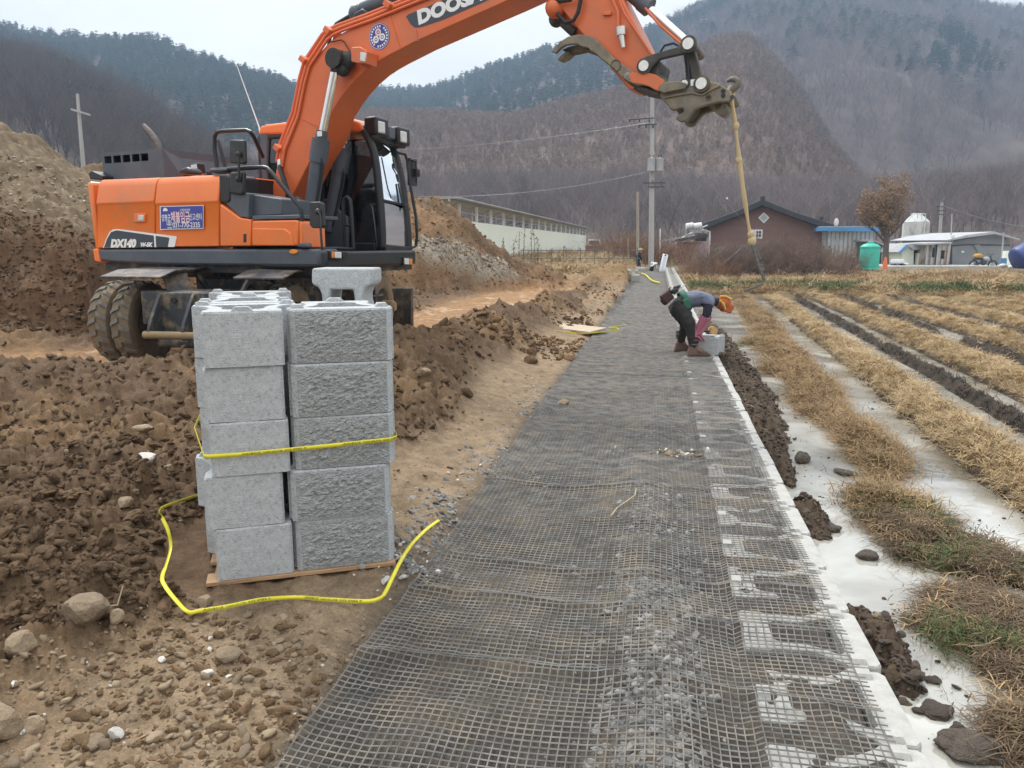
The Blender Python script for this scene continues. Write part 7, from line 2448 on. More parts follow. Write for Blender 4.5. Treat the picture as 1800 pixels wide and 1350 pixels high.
wire((at(1655, 360, 70), at(1830, 400, 80)), .012, 'faint wire leaving the small far pole over the tent roof', .4)
ib = at(1278, 349, 57)
o = link('insulator', MB().ball((0, 0, 0), .07, 8).mesh('insulator', M_WPAINT, True)); o.location = ib; prop(o, 'small white insulator bead on the slanting service wire', 'insulator')
def pole(name, bx, by, tx, ty, D, r0, r1, m, label, group='poles standing in the valley'):
    t_, B = far_thing(name, label, 'pole', bx, by, D, group)
    mb = MB(); mb.tube([Vector((0, 0, -.6)), at(tx, ty, D) - B], [r0, r1], 10); mb.build('post', m, t_, smooth=True); return t_, B
pole('post', 1121.5, 470, 1121, 337, 49, .10, .08, M_WPOLE, 'shorter bare wooden pole beside the transformer pole')
pp, B = pole('power_pole', 1648, 470, 1656, 356, 70, .17, .11, M_POLE, 'far concrete pole with small fittings between silo and tent')
for (y, w) in ((363, .6), (370, .5), (377, .4)):
    c = at(1654.5, y, 70) - B; mb = MB(); mb.beam(c + Vector((-w, -.15, 0)), c + Vector((.2, -.15, 0)), .06, .06); mb.build('cross_arm', M_DARKC, pp)
pole('post', 1672, 425, 1673.5, 376, 56, .045, .04, M_POLE, 'thin pale post rising at the tent eave')
pole('post', 1760, 473, 1764, 408, 52, .05, .045, M_POLE, 'thin pale post before the grey tarpaulin wall')
pole('post', 1160, 470, 1160.5, 402, 56, .05, .045, M_WPAINT, 'thin whitish stake behind the transformer pole')
pole('post', 1105, 470, 1104, 418, 54, .07, .06, M_WPOLE, 'short weathered stump post near the wooden pole')
cpole, B = pole('cross_pole', 146, 290, 136, 165, 31, .085, .055, M_POLE, 'concrete pole with a tilted cross bar rising behind the spoil heap')
mb = MB(); mb.beam(at(125, 192, 30.9) - B, at(158.5, 202, 30.9) - B, .06, .07); mb.build('cross_arm', M_POLE, cpole)
# ---- fence of rails
fn_, B = far_thing('fence', 'low greenish rail fence across the waste ground before the barn', 'fence', 1040, 466, 46)
for k in range(9):
    x = 920 + 25 * k
    mb = MB(); p = at(x, 466, 46) - B; mb.rod(p - Vector((0, 0, .3)), p + Vector((0, 0, 1.0)), .022, None, 6); mb.build('post', M_STONEB, fn_)
for (y, m_) in ((440, M_STONEB), (454, mat('green_rail', (.12, .20, .15), contrast=.1))):
    mb = MB(); mb.tube([at(915, y, 46) - B, at(1125, y, 46) - B], .02, 6); mb.build('rail', m_, fn_)
# red van by the barn end
rv, B = far_thing('farm_truck', 'small parked truck half hidden in weeds at the barn end', 'truck', 1042, 446, 96)
mb = MB(); mb.box((0, 0, .75), (1.6, 3.2, .5)); mb.build('body', M_REDB, rv, bevel=.1)
mb = MB(); mb.box((0, -1.0, 1.3), (1.5, 1.2, .8)); mb.build('cab', M_WPAINT, rv, bevel=.15)
mb = MB(); mb.box((0, -1.62, 1.35), (1.2, .03, .5)); mb.build('windscreen', M_DKGL, rv)
for x in (-.7, .7):
    for y in (-1.1, 1.1):
        mb = MB(); mb.rod((x - .1, y, .3), (x + .1, y, .3), .32, None, 12); mb.build('wheel', M_BLK, rv, smooth=True)

# ================================================================== TREES AND BRUSH OF THEIR OWN
M_TRUNK = mat('grey_bark', (.14, .115, .095), (.085, .07, .058), .9, 4, stretch=(3, 3, 1))
M_BRLEAF = mat('brown_leaves', (.42, .29, .175), (.24, .15, .09), .85, 6)
tr, B = far_thing('persimmon_tree', 'round tree with dry brown leaves between the annex and the silo', 'tree', 1557, 462, 54)
rnd = random.Random(44)
lf = []
mb = MB()
Ht = 6.0
mb.tube([Vector((0, 0, -.3)), Vector((-.06, 0, .9)), Vector((-.05, 0, 1.7)), Vector((-.1, 0, 2.4))], [.24, .19, .16, .14], 9, caps=False)
for k in range(9):
    a = rnd.uniform(0, 6.28); z = 1.3 + .16 * k
    d = Vector((math.cos(a) * .8, math.sin(a) * .8, rnd.uniform(.35, 1.1))).normalized() if k < 7 else Vector((rnd.gauss(0, .2), rnd.gauss(0, .2), 1)).normalized()
    branch(mb, Vector((-.07, 0, z)), d, rnd.uniform(1.9, 2.7), .085, 3, rnd, .35, (5, 7), lf)
mb.build('trunk', M_TRUNK, tr, fixn=False)
mb = MB()
for p in lf:
    c = p
    e = ((c.x) / 2.1) ** 2 + (c.y / 2.1) ** 2 + ((c.z - 3.55) / 2.35) ** 2
    if e > 1.15: continue
    if rnd.random() < .85: leaf_quads(mb, c, .20, rnd.randint(3, 7), .060, rnd, 1, .2)
print('leaves', len(mb.f))
mb.build('crown', M_BRLEAF, tr, fixn=False)
bt_, B = far_thing('bare_tree', 'spreading leafless tree at the end of the long barn', 'tree', 1062, 450, 88)
rnd = random.Random(9)
mb = MB(); 
for k in range(3): branch(mb, Vector((0, 0, -.3)), Vector((rnd.gauss(0, .35), rnd.gauss(0, .3), 1)).normalized(), 4.8, .12, 3, rnd, .3, (5, 7))
mb.build('trunk', mat('pale_twigs', (.26, .215, .19), (.18, .15, .135), .9, 2), bt_, fixn=False)
# shrubs near the poles
M_RUSTSH = mat('rusty_brush', (.27, .15, .085), (.15, .088, .055), .9, .8, instance_var=.35)
M_BRUSH = mat('dead_branches', (.25, .175, .135), (.13, .09, .07), .9, 1.0, instance_var=.3)
shr = [bare_tree_mesh('brush', M_RUSTSH, 380 + i, 2.2, 2, (7, 9), .03) for i in range(3)]
brs = [bare_tree_mesh('brush', M_BRUSH, 390 + i, 2.2, 2, (7, 9), .03) for i in range(3)]
def brush(pxr, Dr, n, smin, smax, protos, label, zoff=0):
    px = RNG.uniform(pxr[0], pxr[1], n); Y = RNG.uniform(Dr[0], Dr[1], n)
    x = (px - 900) / F_PX * Y; z = ground_fields(x, Y, False) + zoff
    s = RNG.uniform(smin, smax, n)
    rots = np.stack([RNG.normal(0, .35, n), RNG.normal(0, .35, n), RNG.uniform(0, 6.28, n)], 1)
    scatter('undergrowth', np.stack([x, Y, z], 1), rots, np.stack([s * 1.2, s * 1.2, s], 1), RNG.integers(0, len(protos), n), protos, label, 'brush')
brush((1075, 1215), (52, 60), 170, .5, 1.2, shr, 'rusty brush around the foot of the utility pole')
brush((1040, 1110), (75, 95), 120, .5, 1.2, shr, 'rusty brush beyond the waste ground by the barn end')
brush((860, 1120), (50, 62), 220, .15, .4, shr + brs, 'low dry weeds before the long barn')
brush((1195, 1300), (36, 42), 140, .25, .5, shr, 'low reddish dry grass and brush behind the field end')
brush((1700, 1900), (56, 64), 70, .5, 1.0, shr, 'rusty brush behind the tarpaulin shed')
# the brush heap: a mound of cut branches
n = 1300
px = RNG.uniform(1225, 1490, n); Y = RNG.uniform(37.5, 43, n)
hx = np.interp(px, [1225, 1260, 1300, 1350, 1400, 1440, 1490], [.25, .5, .8, 1.05, .9, .3, .12])
x = (px - 900) / F_PX * Y
zz = ground_fields(x, Y, False) + hx * np.sqrt(RNG.uniform(0, 1, n)) * (1 - ((Y - 40.5) / 3.4) ** 2)
s = RNG.uniform(.35, .8, n)
rots = np.stack([RNG.normal(0, .9, n), RNG.normal(0, .9, n), RNG.uniform(0, 6.28, n)], 1)
o = scatter('brush_heap', np.stack([x, Y, zz], 1), rots, np.stack([s, s, s], 1), RNG.integers(0, 3, n), brs, 'big tangled heap of cut brown branches before the brick house', 'brush heap')
# bent pipes on the heap
for k in range(9):
    y0 = 425 + 3.6 * k; xa, xb = 1352 - 3.0 * k, 1296 - 4.5 * k
    mb = MB(); pts = [at(xa, y0 - 2, 38.6 - .05 * k), at((xa + xb) / 2 + 8, y0 + 1.5, 38.4 - .05 * k), at(xb + 12, y0 + 7, 38.2), at(xb, y0 + 20, 38.0)]
    mb.tube(dense(pts, 4), .017, 6); o = mb.build('bent_pipe', M_STONEB, None, smooth=True, off=pts[0]); o.location = pts[0]
    prop(o, 'bent grey pipe, %s from the top of the brush heap' % ['first', 'second', 'third', 'fourth', 'fifth', 'sixth', 'seventh', 'eighth', 'ninth'][k], 'pipe', 'bent pipes on the brush heap')
# tall dry reeds before the barn wall
for k, px_ in enumerate((868, 884, 901, 912, 921, 934, 941, 947, 990)):
    h = (20, 28, 34, 38, 46, 40, 48, 30, 14)[k]
    rnd = random.Random(60 + k)
    t_, B = far_thing('dry_reed', 'tall dry weed before the cream barn wall, %s counted from the spoil heap' % ['first', 'second', 'third', 'fourth', 'fifth', 'sixth', 'seventh', 'eighth', 'last'][k], 'weed', px_, 447, 37, 'tall dry weeds before the barn')
    H = h * 37 / F_PX
    mb = MB(); lean = rnd.uniform(-.15, .25)
    pts = [Vector((0, 0, -.8)), Vector((lean * .3 * H, 0, H * .5)), Vector((lean * H, 0, H))]
    mb.tube(pts, [.012, .010, .005], 4); mb.build('stem', M_BRUSH, t_)
    mb = MB()
    for j in range(26):
        f = rnd.uniform(.25, 1); q = pts[1].lerp(pts[2], max(0, f * 2 - 1)) if f > .5 else Vector((0, 0, 0)).lerp(pts[1], f * 2)
        leaf_quads(mb, q + Vector((rnd.gauss(0, .03), rnd.gauss(0, .03), 0)), .05, 1, .045, rnd)
    mb.build('foliage', M_BRUSH, t_, fixn=False)

# ================================================================== SMALL THINGS ON THE SITE
# plywood board with its own loose strap
pw, B = thing('plywood_board', 'pale board lying flat at the foot of the clod ridge beyond the stack', 'board', Vector((0, 0, 0))), None
ZB = .10
q = [onz(x, y, ZB) for (x, y) in ((944, 572), (988, 567.5), (1066, 576), (1036, 583.5))]
mb = MB(); mb.prism([(p.x, p.y) for p in q], ZB - .03, ZB, lambda p, w: Vector((p[0], p[1], w)))
c0 = sum(q, Vector()) / 4
pw.location = (c0.x, c0.y, ZB - .03)
mb.build('sheet', mat('weathered_ply', (.50, .40, .29), (.38, .30, .22), .85, 3, stretch=(1, 4, 1)), pw, off=pw.location)
for k in (0.15, .5, .85):
    a, b = q[0].lerp(q[3], k), q[1].lerp(q[2], k)
    mb = MB(); mb.beam(a + Vector((0, 0, -.075)), b + Vector((0, 0, -.075)), .07, .08); mb.build('batten', M_WOOD, pw, off=pw.location)
lp3 = [onz(x, y, z) for (x, y, z) in ((970, 570, .16), (945, 566, .17), (935, 567, .16), (936, 574, .15), (934, 578, .13), (943, 585, .12), (975, 582, .10), (1020, 586, .12), (1050, 584.5, .14), (1086, 580, .16), (1083, 577, .16), (1070, 576, .15), (1085, 573.5, .18), (1100, 571, .20))]
s3 = ribbon('strap', dense(lp3, 4), [Vector((.1, -.3, 1))] * (4 * 13 + 1), .020); prop(s3, 'yellow strap lying loosely around the flat board', 'strap', 'yellow binding straps')
# blocks and things at the far end
GL = 'wall blocks lying at the far works'
for (x, y, Y, rz, lab) in ((1102, 494, 33, .3, 'pale block lying on the orange soil before the far workers'), (1117, 493, 33.3, .25, 'second pale block lying beside the first on the orange soil'), (1120, 483, 38, 1.2, 'white block standing at the feet of the far dark worker'), (1128, 479, 41, .2, 'small white block behind the far dark worker')):
    p = at(x, y, Y); z = max(gz(p.x, p.y), p.z) 
    mk_block(blk_edge, (p.x, p.y, z - .02), rz, lab, GL, (.1, 0))
hp_ = dense([at(x, y, Y) for (x, y, Y) in ((1127, 480, 41), (1135, 483, 39), (1141, 489, 36), (1148, 494, 33), (1160, 497, 31))], 5)
hp_ = [Vector((p.x, p.y, max(p.z, gz(p.x, p.y) + .03))) for p in hp_]
mb = MB(); mb.tube(hp_, .035, 6); o = mb.build('hose', M_STRAP, None, smooth=True, off=hp_[0]); o.location = hp_[0]; prop(o, 'thick yellow hose curving from the far blocks to the mesh', 'hose')
lv = thing('spirit_level', 'tall white board with a hole leaning at the far end of the strip', 'board', at(1163, 478, 45.5))
mb = MB(); a, b = Vector((0, 0, 0)), at(1170, 447, 46) - at(1163, 478, 45.5)
mb.beam(a, b, .33, .06, up=(0, 1, 0)); mb.build('board', M_WPAINT, lv, bevel=.02)
mb = MB(); c = a.lerp(b, .93); mb.rod(c + Vector((0, -.05, 0)), c + Vector((0, -.04, 0)), .055, None, 12); mb.build('hole', M_DARKC, lv)
mb = MB(); mb.beam(a.lerp(b, .08) + Vector((0, -.045, 0)), a.lerp(b, .86) + Vector((0, -.045, 0)), .16, .02, up=(0, 1, 0)); mb.build('web', mat('blue_grey', (.52, .56, .66), contrast=.1), lv)

# ---- sling hanging from the lifting hook
M_SLING = mat('tan_webbing', (.56, .43, .24), (.45, .34, .19), .8, 6, stretch=(1, 1, .4), dirt=(.40, .33, .22), dscale=3, damt=.3)
hk = Ept(1287, 166, -.05)
hkw = XC + XF * hk.x + XL * hk.y + Vector((0, 0, hk.z))
YS = hkw.y
sl_ = thing('lifting_sling', 'long tan webbing sling with chain legs hanging from the coupler hook', 'sling', hkw)
def S_(px, py, dy=0): return at(px, py, YS + dy) - hkw
mb = MB()
main = [S_(1284, 168), S_(1287, 185), S_(1292, 215), S_(1296, 250), S_(1302, 300), S_(1308, 345), S_(1315, 390), S_(1320, 418)]
mb.tube(dense(main, 3), [.022 + .004 * math.sin(i * 1.3) + .004 * math.sin(i * .6) for i in range(len(dense(main, 3)))], 8); mb.build('webbing', M_SLING, sl_, smooth=True)
for (x, y, r_) in ((1293.5, 222, .036), (1299, 282, .034), (1322, 424, .044), (1320, 412, .036)):
    mb = MB(); mb.ball(S_(x, y), r_, 8, (1, 1, 1.25)); mb.build('knot', M_SLING, sl_, smooth=True)
mb = MB(); mb.tube([S_(1283, 170), S_(1279, 160), S_(1283, 152), S_(1290, 156), S_(1289, 168)], .018, 6); mb.build('eye', M_SLING, sl_, smooth=True)
for (dx, dy) in ((-2.2, -.02), (2.2, .05)):
    pts = dense([S_(1322 + dx * .4, 428, dy), S_(1329 + dx, 445, dy), S_(1335 + dx, 463, dy), S_(1340 + dx * .8, 478, dy), S_(1343, 491, dy)], 4)
    mb = MB(); mb.tube(pts, [.014 + .004 * (i % 2) for i in range(len(pts))], 6); mb.build('chain_leg', M_STONEB, sl_)
for (x, y) in ((1337, 458), (1342, 479)):
    mb = MB(); mb.beam(S_(x - 3.5, y), S_(x + 3.5, y - 1), .03, .03); mb.build('clip', M_DARKC, sl_)
mb = MB(); mb.tube(dense([S_(1343, 490), S_(1340, 497), S_(1330, 503), S_(1318, 508), S_(1309, 512)], 4), .012, 6); mb.build('tail_rope', M_STONEB, sl_, smooth=True)

# ================================================================== PEOPLE
def figure(name, joints, bones, mats, pick, parent, sub=2):
    """One continuous skinned body; joints: name -> (pos, radius); pick(point, nearest bone) -> material index."""
    names = list(joints)
    me = bpy.data.meshes.new(name)
    me.from_pydata([joints[k][0] for k in names], [(names.index(a), names.index(b)) for a, b in bones], [])
    o = bpy.data.objects.new(name, me); COL.objects.link(o)
    o.modifiers.new('skin', 'SKIN').use_smooth_shade = True
    sk = me.skin_vertices[0].data
    for i, k in enumerate(names):
        r_ = joints[k][1]
        sk[i].radius = r_ if hasattr(r_, '__len__') else (r_, r_)
        sk[i].use_root = (k == 'pelvis')
    ss = o.modifiers.new('sub', 'SUBSURF'); ss.levels = sub; ss.render_levels = sub
    dg = bpy.context.evaluated_depsgraph_get(); dg.update()
    m2 = bpy.data.meshes.new_from_object(o.evaluated_get(dg), depsgraph=dg)
    bpy.data.objects.remove(o)
    m2.materials.clear()
    nv = len(m2.vertices)
    co = np.zeros(nv * 3); m2.vertices.foreach_get('co', co); co = co.reshape(-1, 3)
    nr_ = np.zeros(nv * 3); m2.vertices.foreach_get('normal', nr_); nr_ = nr_.reshape(-1, 3)
    wr = np.abs(fbm(co[:, 0] * 9 + co[:, 1] * 4, co[:, 2] * 16 + co[:, 1] * 6, 3, 731) - .5) * 2 - .3
    co = co + nr_ * (wr * .028)[:, None]
    m2.vertices.foreach_set('co', co.ravel())
    for m_ in mats: m2.materials.append(m_)
    segs = [(a, b, Vector(joints[a][0]), Vector(joints[b][0])) for a, b in bones]
    for p in m2.polygons:
        c = p.center; best = None
        for a, b, A, Bv in segs:
            d = Bv - A; k = max(0, min(1, (c - A).dot(d) / max(d.length_squared, 1e-9)))
            e = (c - (A + d * k)).length
            if best is None or e < best[0]: best = (e, a, b, k)
        p.material_index = pick(c, best[1], best[2], best[3])
        p.use_smooth = True
    return link(name, m2, parent)

M_SKIN = mat('skin', (.42, .25, .17), contrast=.08, rough=.6)
M_VEST = mat('grey_blue_vest', (.155, .175, .245), (.12, .135, .19), .85, 9, bump=.3, bscale=14)
M_NAVYS = mat('navy_sleeve', (.016, .018, .032), contrast=.3, rough=.85)
M_TROUS = mat('black_trousers', (.022, .021, .021), (.034, .032, .031), .9, 10, bump=.3, bscale=14)
M_GLOVE = mat('pink_rubber_glove', (.50, .17, .25), (.38, .12, .18), .5, 8)
M_BOOT = mat('brown_boot', (.185, .115, .09), (.12, .075, .06), .8, 8)
M_SOLE = mat('boot_sole', (.12, .08, .06), contrast=.2)
M_CAPO = mat('orange_cloth_cap', (.50, .14, .05), (.38, .10, .035), .85, 7)
M_CAPY = mat('ochre_cloth', (.66, .36, .06), contrast=.15, rough=.85)
M_BELT = mat('green_belt', (.03, .13, .085), contrast=.2, rough=.7)
M_BAG = mat('dark_red_pouch', (.075, .030, .026), (.05, .022, .02), .7, 8)

wk = thing('person', 'worker in grey vest and orange cap bending over a block with pink gloves', 'person', at(1222, 629, 10.95))
wk.location.z = .012
wb = wk.location.copy()
def H(px, py, dy=0.0):
    return tuple(at(px, py, 10.95 + dy) - wb)
J = {
 'pelvis': (H(1191, 534, .16), (.150, .145)), 'waist': (H(1207, 527, .16), (.160, .14)), 'ribs': (H(1226, 522, .16), (.185, .145)), 'chest': (H(1243, 525, .16), (.175, .135)), 'neck': (H(1256, 530, .16), .062), 'head': (H(1266, 533, .16), .095), 'crown': (H(1274, 536, .16), .080),
 'sh_n': (H(1246, 533, -.05), .080), 'el_n': (H(1240, 556, -.08), .055), 'wr_n': (H(1227, 580, -.02), .040), 'ha_n': (H(1224, 590, .0), .036),
 'sh_f': (H(1247, 531, .36), .080), 'el_f': (H(1243, 556, .36), .055), 'wr_f': (H(1234, 578, .26), .040), 'ha_f': (H(1229, 589, .2), .036),
 'hip_n': (H(1194, 540, .06), .135), 'knee_n': (H(1213, 572, -.02), .092), 'ank_n': (H(1219, 611, .0), .064), 'toe_n': (H(1238, 622, -.02), .046),
 'hip_f': (H(1189, 540, .30), .13), 'knee_f': (H(1206, 570, .45), .088), 'ank_f': (H(1196, 600, .62), .062), 'toe_f': (H(1206, 612, .62), .044),
}
BN = [('pelvis', 'waist'), ('waist', 'ribs'), ('ribs', 'chest'), ('chest', 'neck'), ('neck', 'head'), ('head', 'crown'), ('chest', 'sh_n'), ('sh_n', 'el_n'), ('el_n', 'wr_n'), ('wr_n', 'ha_n'), ('chest', 'sh_f'), ('sh_f', 'el_f'), ('el_f', 'wr_f'), ('wr_f', 'ha_f'),
      ('pelvis', 'hip_n'), ('hip_n', 'knee_n'), ('knee_n', 'ank_n'), ('ank_n', 'toe_n'), ('pelvis', 'hip_f'), ('hip_f', 'knee_f'), ('knee_f', 'ank_f'), ('ank_f', 'toe_f')]
def pick1(c, a, b, k):
    n = (a, b)
    if b == 'crown' or (b == 'head' and k > .55): return 0
    if b == 'head': return 2
    if a.startswith('el') : return 4 if k > .05 else 2
    if a.startswith('wr'): return 4
    if a.startswith('sh'): return 2 if k > .12 else 1
    if b.startswith('sh'): return 1
    if a.startswith('hip') or a.startswith('knee') or (a == 'pelvis' and b.startswith('hip')): return 3
    if a.startswith('ank'): return 5
    if (a, b) == ('pelvis', 'waist'): return 3 if k < .45 else 1
    if (a, b) == ('chest', 'neck'): return 2 if k > .4 else 1
    return 1
figure('body', J, BN, [M_SKIN, M_VEST, M_NAVYS, M_TROUS, M_GLOVE, M_BOOT], pick1, wk, 3)
# fingers of the gloved hands, closed over the block edge
def hand(root, fwd, side, m, parent):
    for i in range(4):
        b0 = root + side * (.022 * (i - 1.5)); L = (.070, .080, .076, .060)[i]
        mb = MB(); mb.tube([b0, b0 + fwd * L * .5 + Vector((0, 0, -.004)), b0 + fwd * L * .85 + Vector((0, 0, -.022)), b0 + fwd * L + Vector((0, 0, -.045))], [.014, .013, .012, .009], 8)
        mb.build('finger', m, parent, smooth=True)
    b0 = root - side * .038 - fwd * .015
    mb = MB(); mb.tube([b0, b0 - side * .02 + fwd * .03, b0 - side * .012 + fwd * .06 + Vector((0, 0, -.02))], [.016, .014, .011], 8); mb.build('thumb', m, parent, smooth=True)
for k_, sy in (('ha_n', 1), ('ha_f', -1)):
    hand(Vector(J[k_][0]) + Vector((.012, 0, -.012)), Vector((.9, .1 * sy, -.45)).normalized(), Vector((0, sy, 0)), M_GLOVE, wk)
# glove cuffs
for e_, w_ in (('el_n', 'wr_n'), ('el_f', 'wr_f')):
    a, b = Vector(J[e_][0]), Vector(J[w_][0])
    mb = MB(); mb.tube([a.lerp(b, .02), a.lerp(b, .3), a.lerp(b, .6), b, b.lerp(a, -.25)], [.072, .064, .056, .045, .040], 14); mb.build('glove_cuff', M_GLOVE, wk, smooth=True)
# face and cap
hd, cr_ = Vector(J['head'][0]), Vector(J['crown'][0])
dn = Vector((.55, 0, -.84)).normalized()
for sy in (-1, 1):
    mb = MB(); mb.ball(cr_ + dn * .085 + Vector((-.02, sy * .034, .0)), .012, 6); mb.build('eye', M_BLK, wk, smooth=True)
    mb = MB(); mb.ball(hd + Vector((.02, sy * .095, -.01)), .028, 6, (1, .5, 1.3)); mb.build('ear', M_SKIN, wk, smooth=True)
mb = MB(); mb.tube([cr_ + dn * .075, cr_ + dn * .11 + Vector((-.03, 0, 0)), cr_ + dn * .09 + Vector((-.05, 0, 0))], [.012, .018, .014], 8); mb.build('nose', M_SKIN, wk, smooth=True)
mb = MB(); mb.box(cr_ + dn * .083 + Vector((-.085, 0, -.0)), (.02, .05, .008)); mb.build('mouth', M_REDP, wk)
mb = MB(); mb.ball((hd + cr_) / 2 + Vector((.01, 0, .012)), .110, 12, (1.05, .92, .95)); cap = mb.build('cap', M_CAPO, wk, smooth=True)
mb = MB(); mb.tube([hd + Vector((-.035, -.11, .05)), hd + Vector((.02, -.112, -.01)), hd + Vector((.05, -.11, -.08))], .015, 8); mb.tube([hd + Vector((-.02, -.05, .10)), hd + Vector((.06, -.07, .10)), hd + Vector((.14, -.08, .06))], .016, 8); mb.build('cap_band', M_CAPY, cap, smooth=True)
mb = MB(); mb.prism([(.03 * 0 - .09, -.10), (.05, -.13), (.10, -.02), (.02, .02)], -.08, .08, lambda p, w: cr_ + Vector((p[0] + .03, w, p[1] + .01))); mb.build('face_scarf', M_CAPO, cap, bevel=.02)
# belt, pouches, tools
pv, ws = Vector(J['pelvis'][0]), Vector(J['waist'][0])
ax_ = (ws - pv).normalized()
c_ = pv.lerp(ws, .75)
n_ = Vector((-ax_.z, 0, ax_.x))
ringp = [c_ + n_ * (.158 * math.cos(a)) + Vector((0, .172 * math.sin(a), 0)) for a in np.linspace(0, 6.283, 22)]
mb = MB(); 
vs = []
for p in ringp: vs += [p - ax_ * .045, p + ax_ * .045]
mb.add(vs, [(2 * i, 2 * i + 2, 2 * i + 3, 2 * i + 1) for i in range(len(ringp) - 1)]); bl_ = mb.build('belt', M_BELT, wk, smooth='all'); bl_.modifiers.new('t', 'SOLIDIFY').thickness = .012
mb = MB(); mb.box(c_ + Vector((0, -.175, -.03)), (.09, .03, .14), Matrix.Rotation(-.4, 3, 'Y')); mb.build('belt_panel', M_BELT, wk, bevel=.01)
for (px, py, dy, sx, sz, m_) in ((1172, 522, .02, .16, .15, M_BAG), (1178, 512, .12, .13, .09, M_BAG), (1168, 529, .1, .09, .11, M_BAG), (1186, 511, .0, .10, .07, M_BLK)):
    mb = MB(); mb.box(Vector(H(px, py, dy)), (sx, .12, sz), Matrix.Rotation(-.7, 3, 'Y')); mb.build('tool_pouch', m_, wk, bevel=.025)
for (a, b, m_, r_) in (((1176, 508), (1196, 502), M_BLK, .016), ((1184, 518), (1196, 510), M_WPAINT, .014), ((1178, 509), (1183, 506), M_WPAINT, .02), ((1192, 508), (1205, 500), M_TIN, .007), ((1186, 506), (1194, 504), M_BLK, .022)):
    mb = MB(); mb.rod(Vector(H(*a, -.02)), Vector(H(*b, -.02)), r_, None, 8); mb.build('hand_tool', m_, wk)
# boots with soles, elastic trouser cuffs
for (an_, to_, rr_) in (('ank_n', 'toe_n', 1), ('ank_f', 'toe_f', .98)):
    a, t_ = Vector(J[an_][0]), Vector(J[to_][0])
    zs_ = t_.z - .045
    mb = MB(); pr_ = [(a.x - .085, zs_ + .02), (a.x - .075, zs_ + .11), (a.x - .045, zs_ + .16), (a.x + .045, zs_ + .16), (a.x + .07, zs_ + .12), (t_.x + .03, zs_ + .085), (t_.x + .075, zs_ + .055), (t_.x + .08, zs_ + .02)]
    mb.prism(pr_, a.y - .052, a.y + .052, lambda p, w: Vector((p[0], w, p[1]))); bo_ = mb.build('boot', M_BOOT, wk, bevel=.025, seg=3)
    mb = MB(); mb.prism([(a.x - .09, zs_ - .004), (a.x - .09, zs_ + .022), (t_.x + .085, zs_ + .022), (t_.x + .085, zs_ + .004)], a.y - .054, a.y + .054, lambda p, w: Vector((p[0], w, p[1]))); mb.build('sole', M_SOLE, bo_, bevel=.006)
    for j in range(4):
        c = a + Vector((0, 0, .05 + .032 * j)); mb = MB(); rg = [c + Vector((.066 * math.cos(q), .066 * math.sin(q), 0)) for q in np.linspace(0, 6.283, 14)]
        mb.tube(rg, .012, 6, caps=False); mb.build('gaiter_fold', M_TROUS if j % 2 else M_BOOT, wk, smooth=True)
# block he is setting, with mallet
bq = at(1246, 620, 11.62)
mk_block(blk_smooth, (bq.x - .01, bq.y, .012), R(180) - .30, 'grey block being set on the edge row under the bending worker', GE)
ml = thing('mallet', 'mallet with a pale round head resting on the block by the worker', 'mallet', at(1253, 588, 11.3))
mb = MB(); c = at(1253, 581, 11.25) - ml.location; mb.rod(c + Vector((0, -.07, 0)), c + Vector((0, .07, 0)), .055, None, 18); mb.build('head', mat('pale_mallet', (.72, .46, .18), contrast=.08), ml, smooth=True)
mb = MB(); mb.rod(c + Vector((-.02, 0, -.01)), c + Vector((-.30, .1, -.03)), .014, None, 8); mb.build('handle', M_BLK, ml)

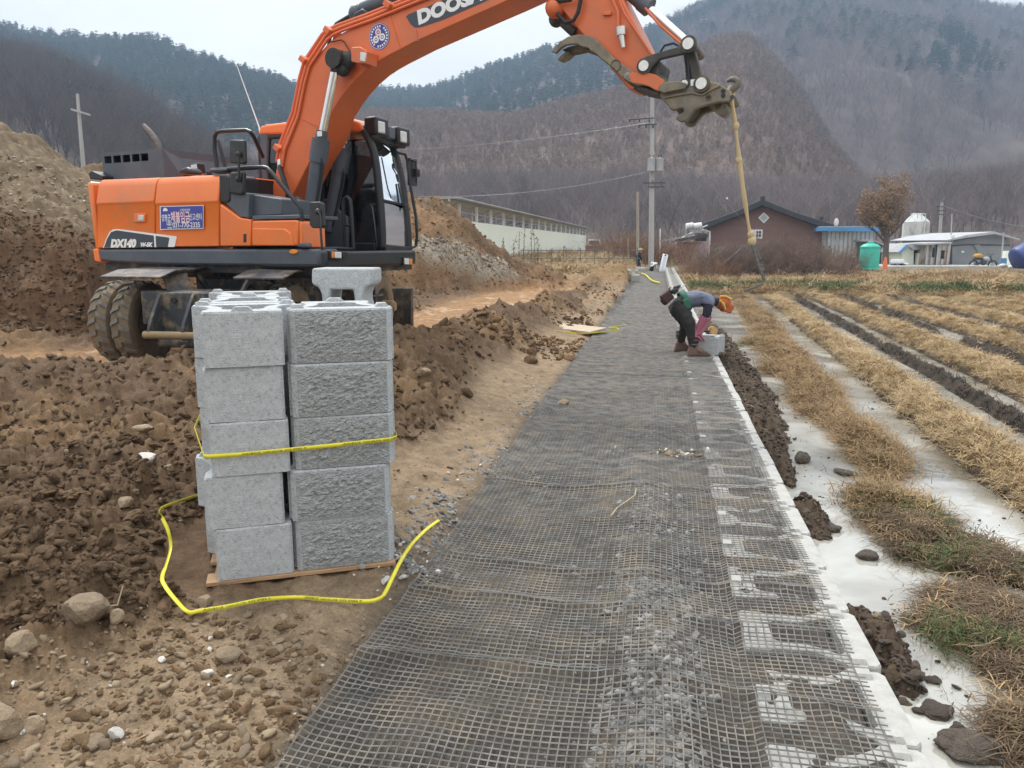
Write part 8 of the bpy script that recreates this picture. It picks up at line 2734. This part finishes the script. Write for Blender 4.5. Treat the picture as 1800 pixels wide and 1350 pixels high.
# far workers
def far_person(label, px, py, Y, joints, mats_, pick):
    b = at(px, py, Y)
    t_ = thing('person', label, 'person', b)
    JJ = {k: (tuple(at(x, y, Y + dy) - b), r_) for k, (x, y, dy, r_) in joints.items()}
    figure('body', JJ, BN, mats_, pick, t_, 1)
    return t_, JJ
M_DKJ = mat('dark_jacket', (.016, .018, .026), contrast=.3, rough=.9)
j2 = {'pelvis': (1121, 459, 0, .15), 'waist': (1121.3, 455, 0, .14), 'ribs': (1122, 451, 0, .17), 'chest': (1123, 447.5, 0, .17), 'neck': (1125, 443.5, 0, .06), 'head': (1126, 441.5, 0, .10), 'crown': (1126, 439, 0, .09),
      'sh_n': (1121, 448, -.2, .08), 'el_n': (1121.5, 454, -.24, .06), 'wr_n': (1125, 458, -.2, .045), 'ha_n': (1127, 459, -.18, .04), 'sh_f': (1125, 448, .2, .08), 'el_f': (1127, 454, .2, .06), 'wr_f': (1128, 459, .15, .045), 'ha_f': (1129, 460, .12, .04),
      'hip_n': (1120.5, 461, -.1, .11), 'knee_n': (1121, 469, -.12, .08), 'ank_n': (1120.5, 476.5, -.1, .06), 'toe_n': (1123, 478, -.14, .05), 'hip_f': (1122.5, 461, .1, .11), 'knee_f': (1125, 469, .12, .08), 'ank_f': (1126, 476.5, .1, .06), 'toe_f': (1128, 478, .06, .05)}
p2, JJ = far_person('far worker in dark clothes and straw hat standing on the orange soil', 1123, 478, 47,
           j2, [M_SKIN, M_DKJ, M_TROUS], lambda c, a, b, k: 0 if b in ('crown', 'head') or a.startswith('wr') else (2 if a.startswith(('hip', 'knee', 'ank')) else 1))
mb = MB(); c = Vector(JJ['crown'][0]); mb.lathe([(.20, -.01), (.12, .04), (.10, .09), (.02, .11)], 14, c + Vector((-.02, 0, .0)), Matrix.Rotation(-.25, 3, 'Y')); mb.build('straw_hat', M_STRAW, p2, smooth=True)
j3 = {'pelvis': (1146, 469, .1, .14), 'waist': (1147.5, 466, .05, .13), 'ribs': (1149, 463.5, 0, .15), 'chest': (1150.5, 462.5, -.05, .15), 'neck': (1152.5, 463, -.1, .06), 'head': (1154, 464, -.14, .09), 'crown': (1155, 465, -.16, .08),
      'sh_n': (1150, 463.5, -.2, .07), 'el_n': (1148, 467, -.3, .055), 'wr_n': (1143, 468, -.3, .045), 'ha_n': (1140.5, 468.5, -.3, .04), 'sh_f': (1151, 463, .15, .07), 'el_f': (1153, 468, .12, .055), 'wr_f': (1153, 472, .1, .045), 'ha_f': (1153, 474, .1, .04),
      'hip_n': (1145, 470, -.05, .11), 'knee_n': (1143.5, 474, -.1, .08), 'ank_n': (1142.5, 478.5, -.05, .06), 'toe_n': (1144, 480, -.1, .05), 'hip_f': (1147, 470, .15, .11), 'knee_f': (1146, 474, .2, .08), 'ank_f': (1146, 478.5, .2, .06), 'toe_f': (1147.5, 480, .16, .05)}
far_person('far worker in a white top stooping at the end of the strip', 1145, 480, 45.5, j3, [M_SKIN, M_CLOTHW, M_TROUS], lambda c, a, b, k: 1 if not (a.startswith(('hip', 'knee', 'ank', 'wr')) or (a == 'pelvis' and b.startswith('hip'))) else (0 if a.startswith('wr') else 2))
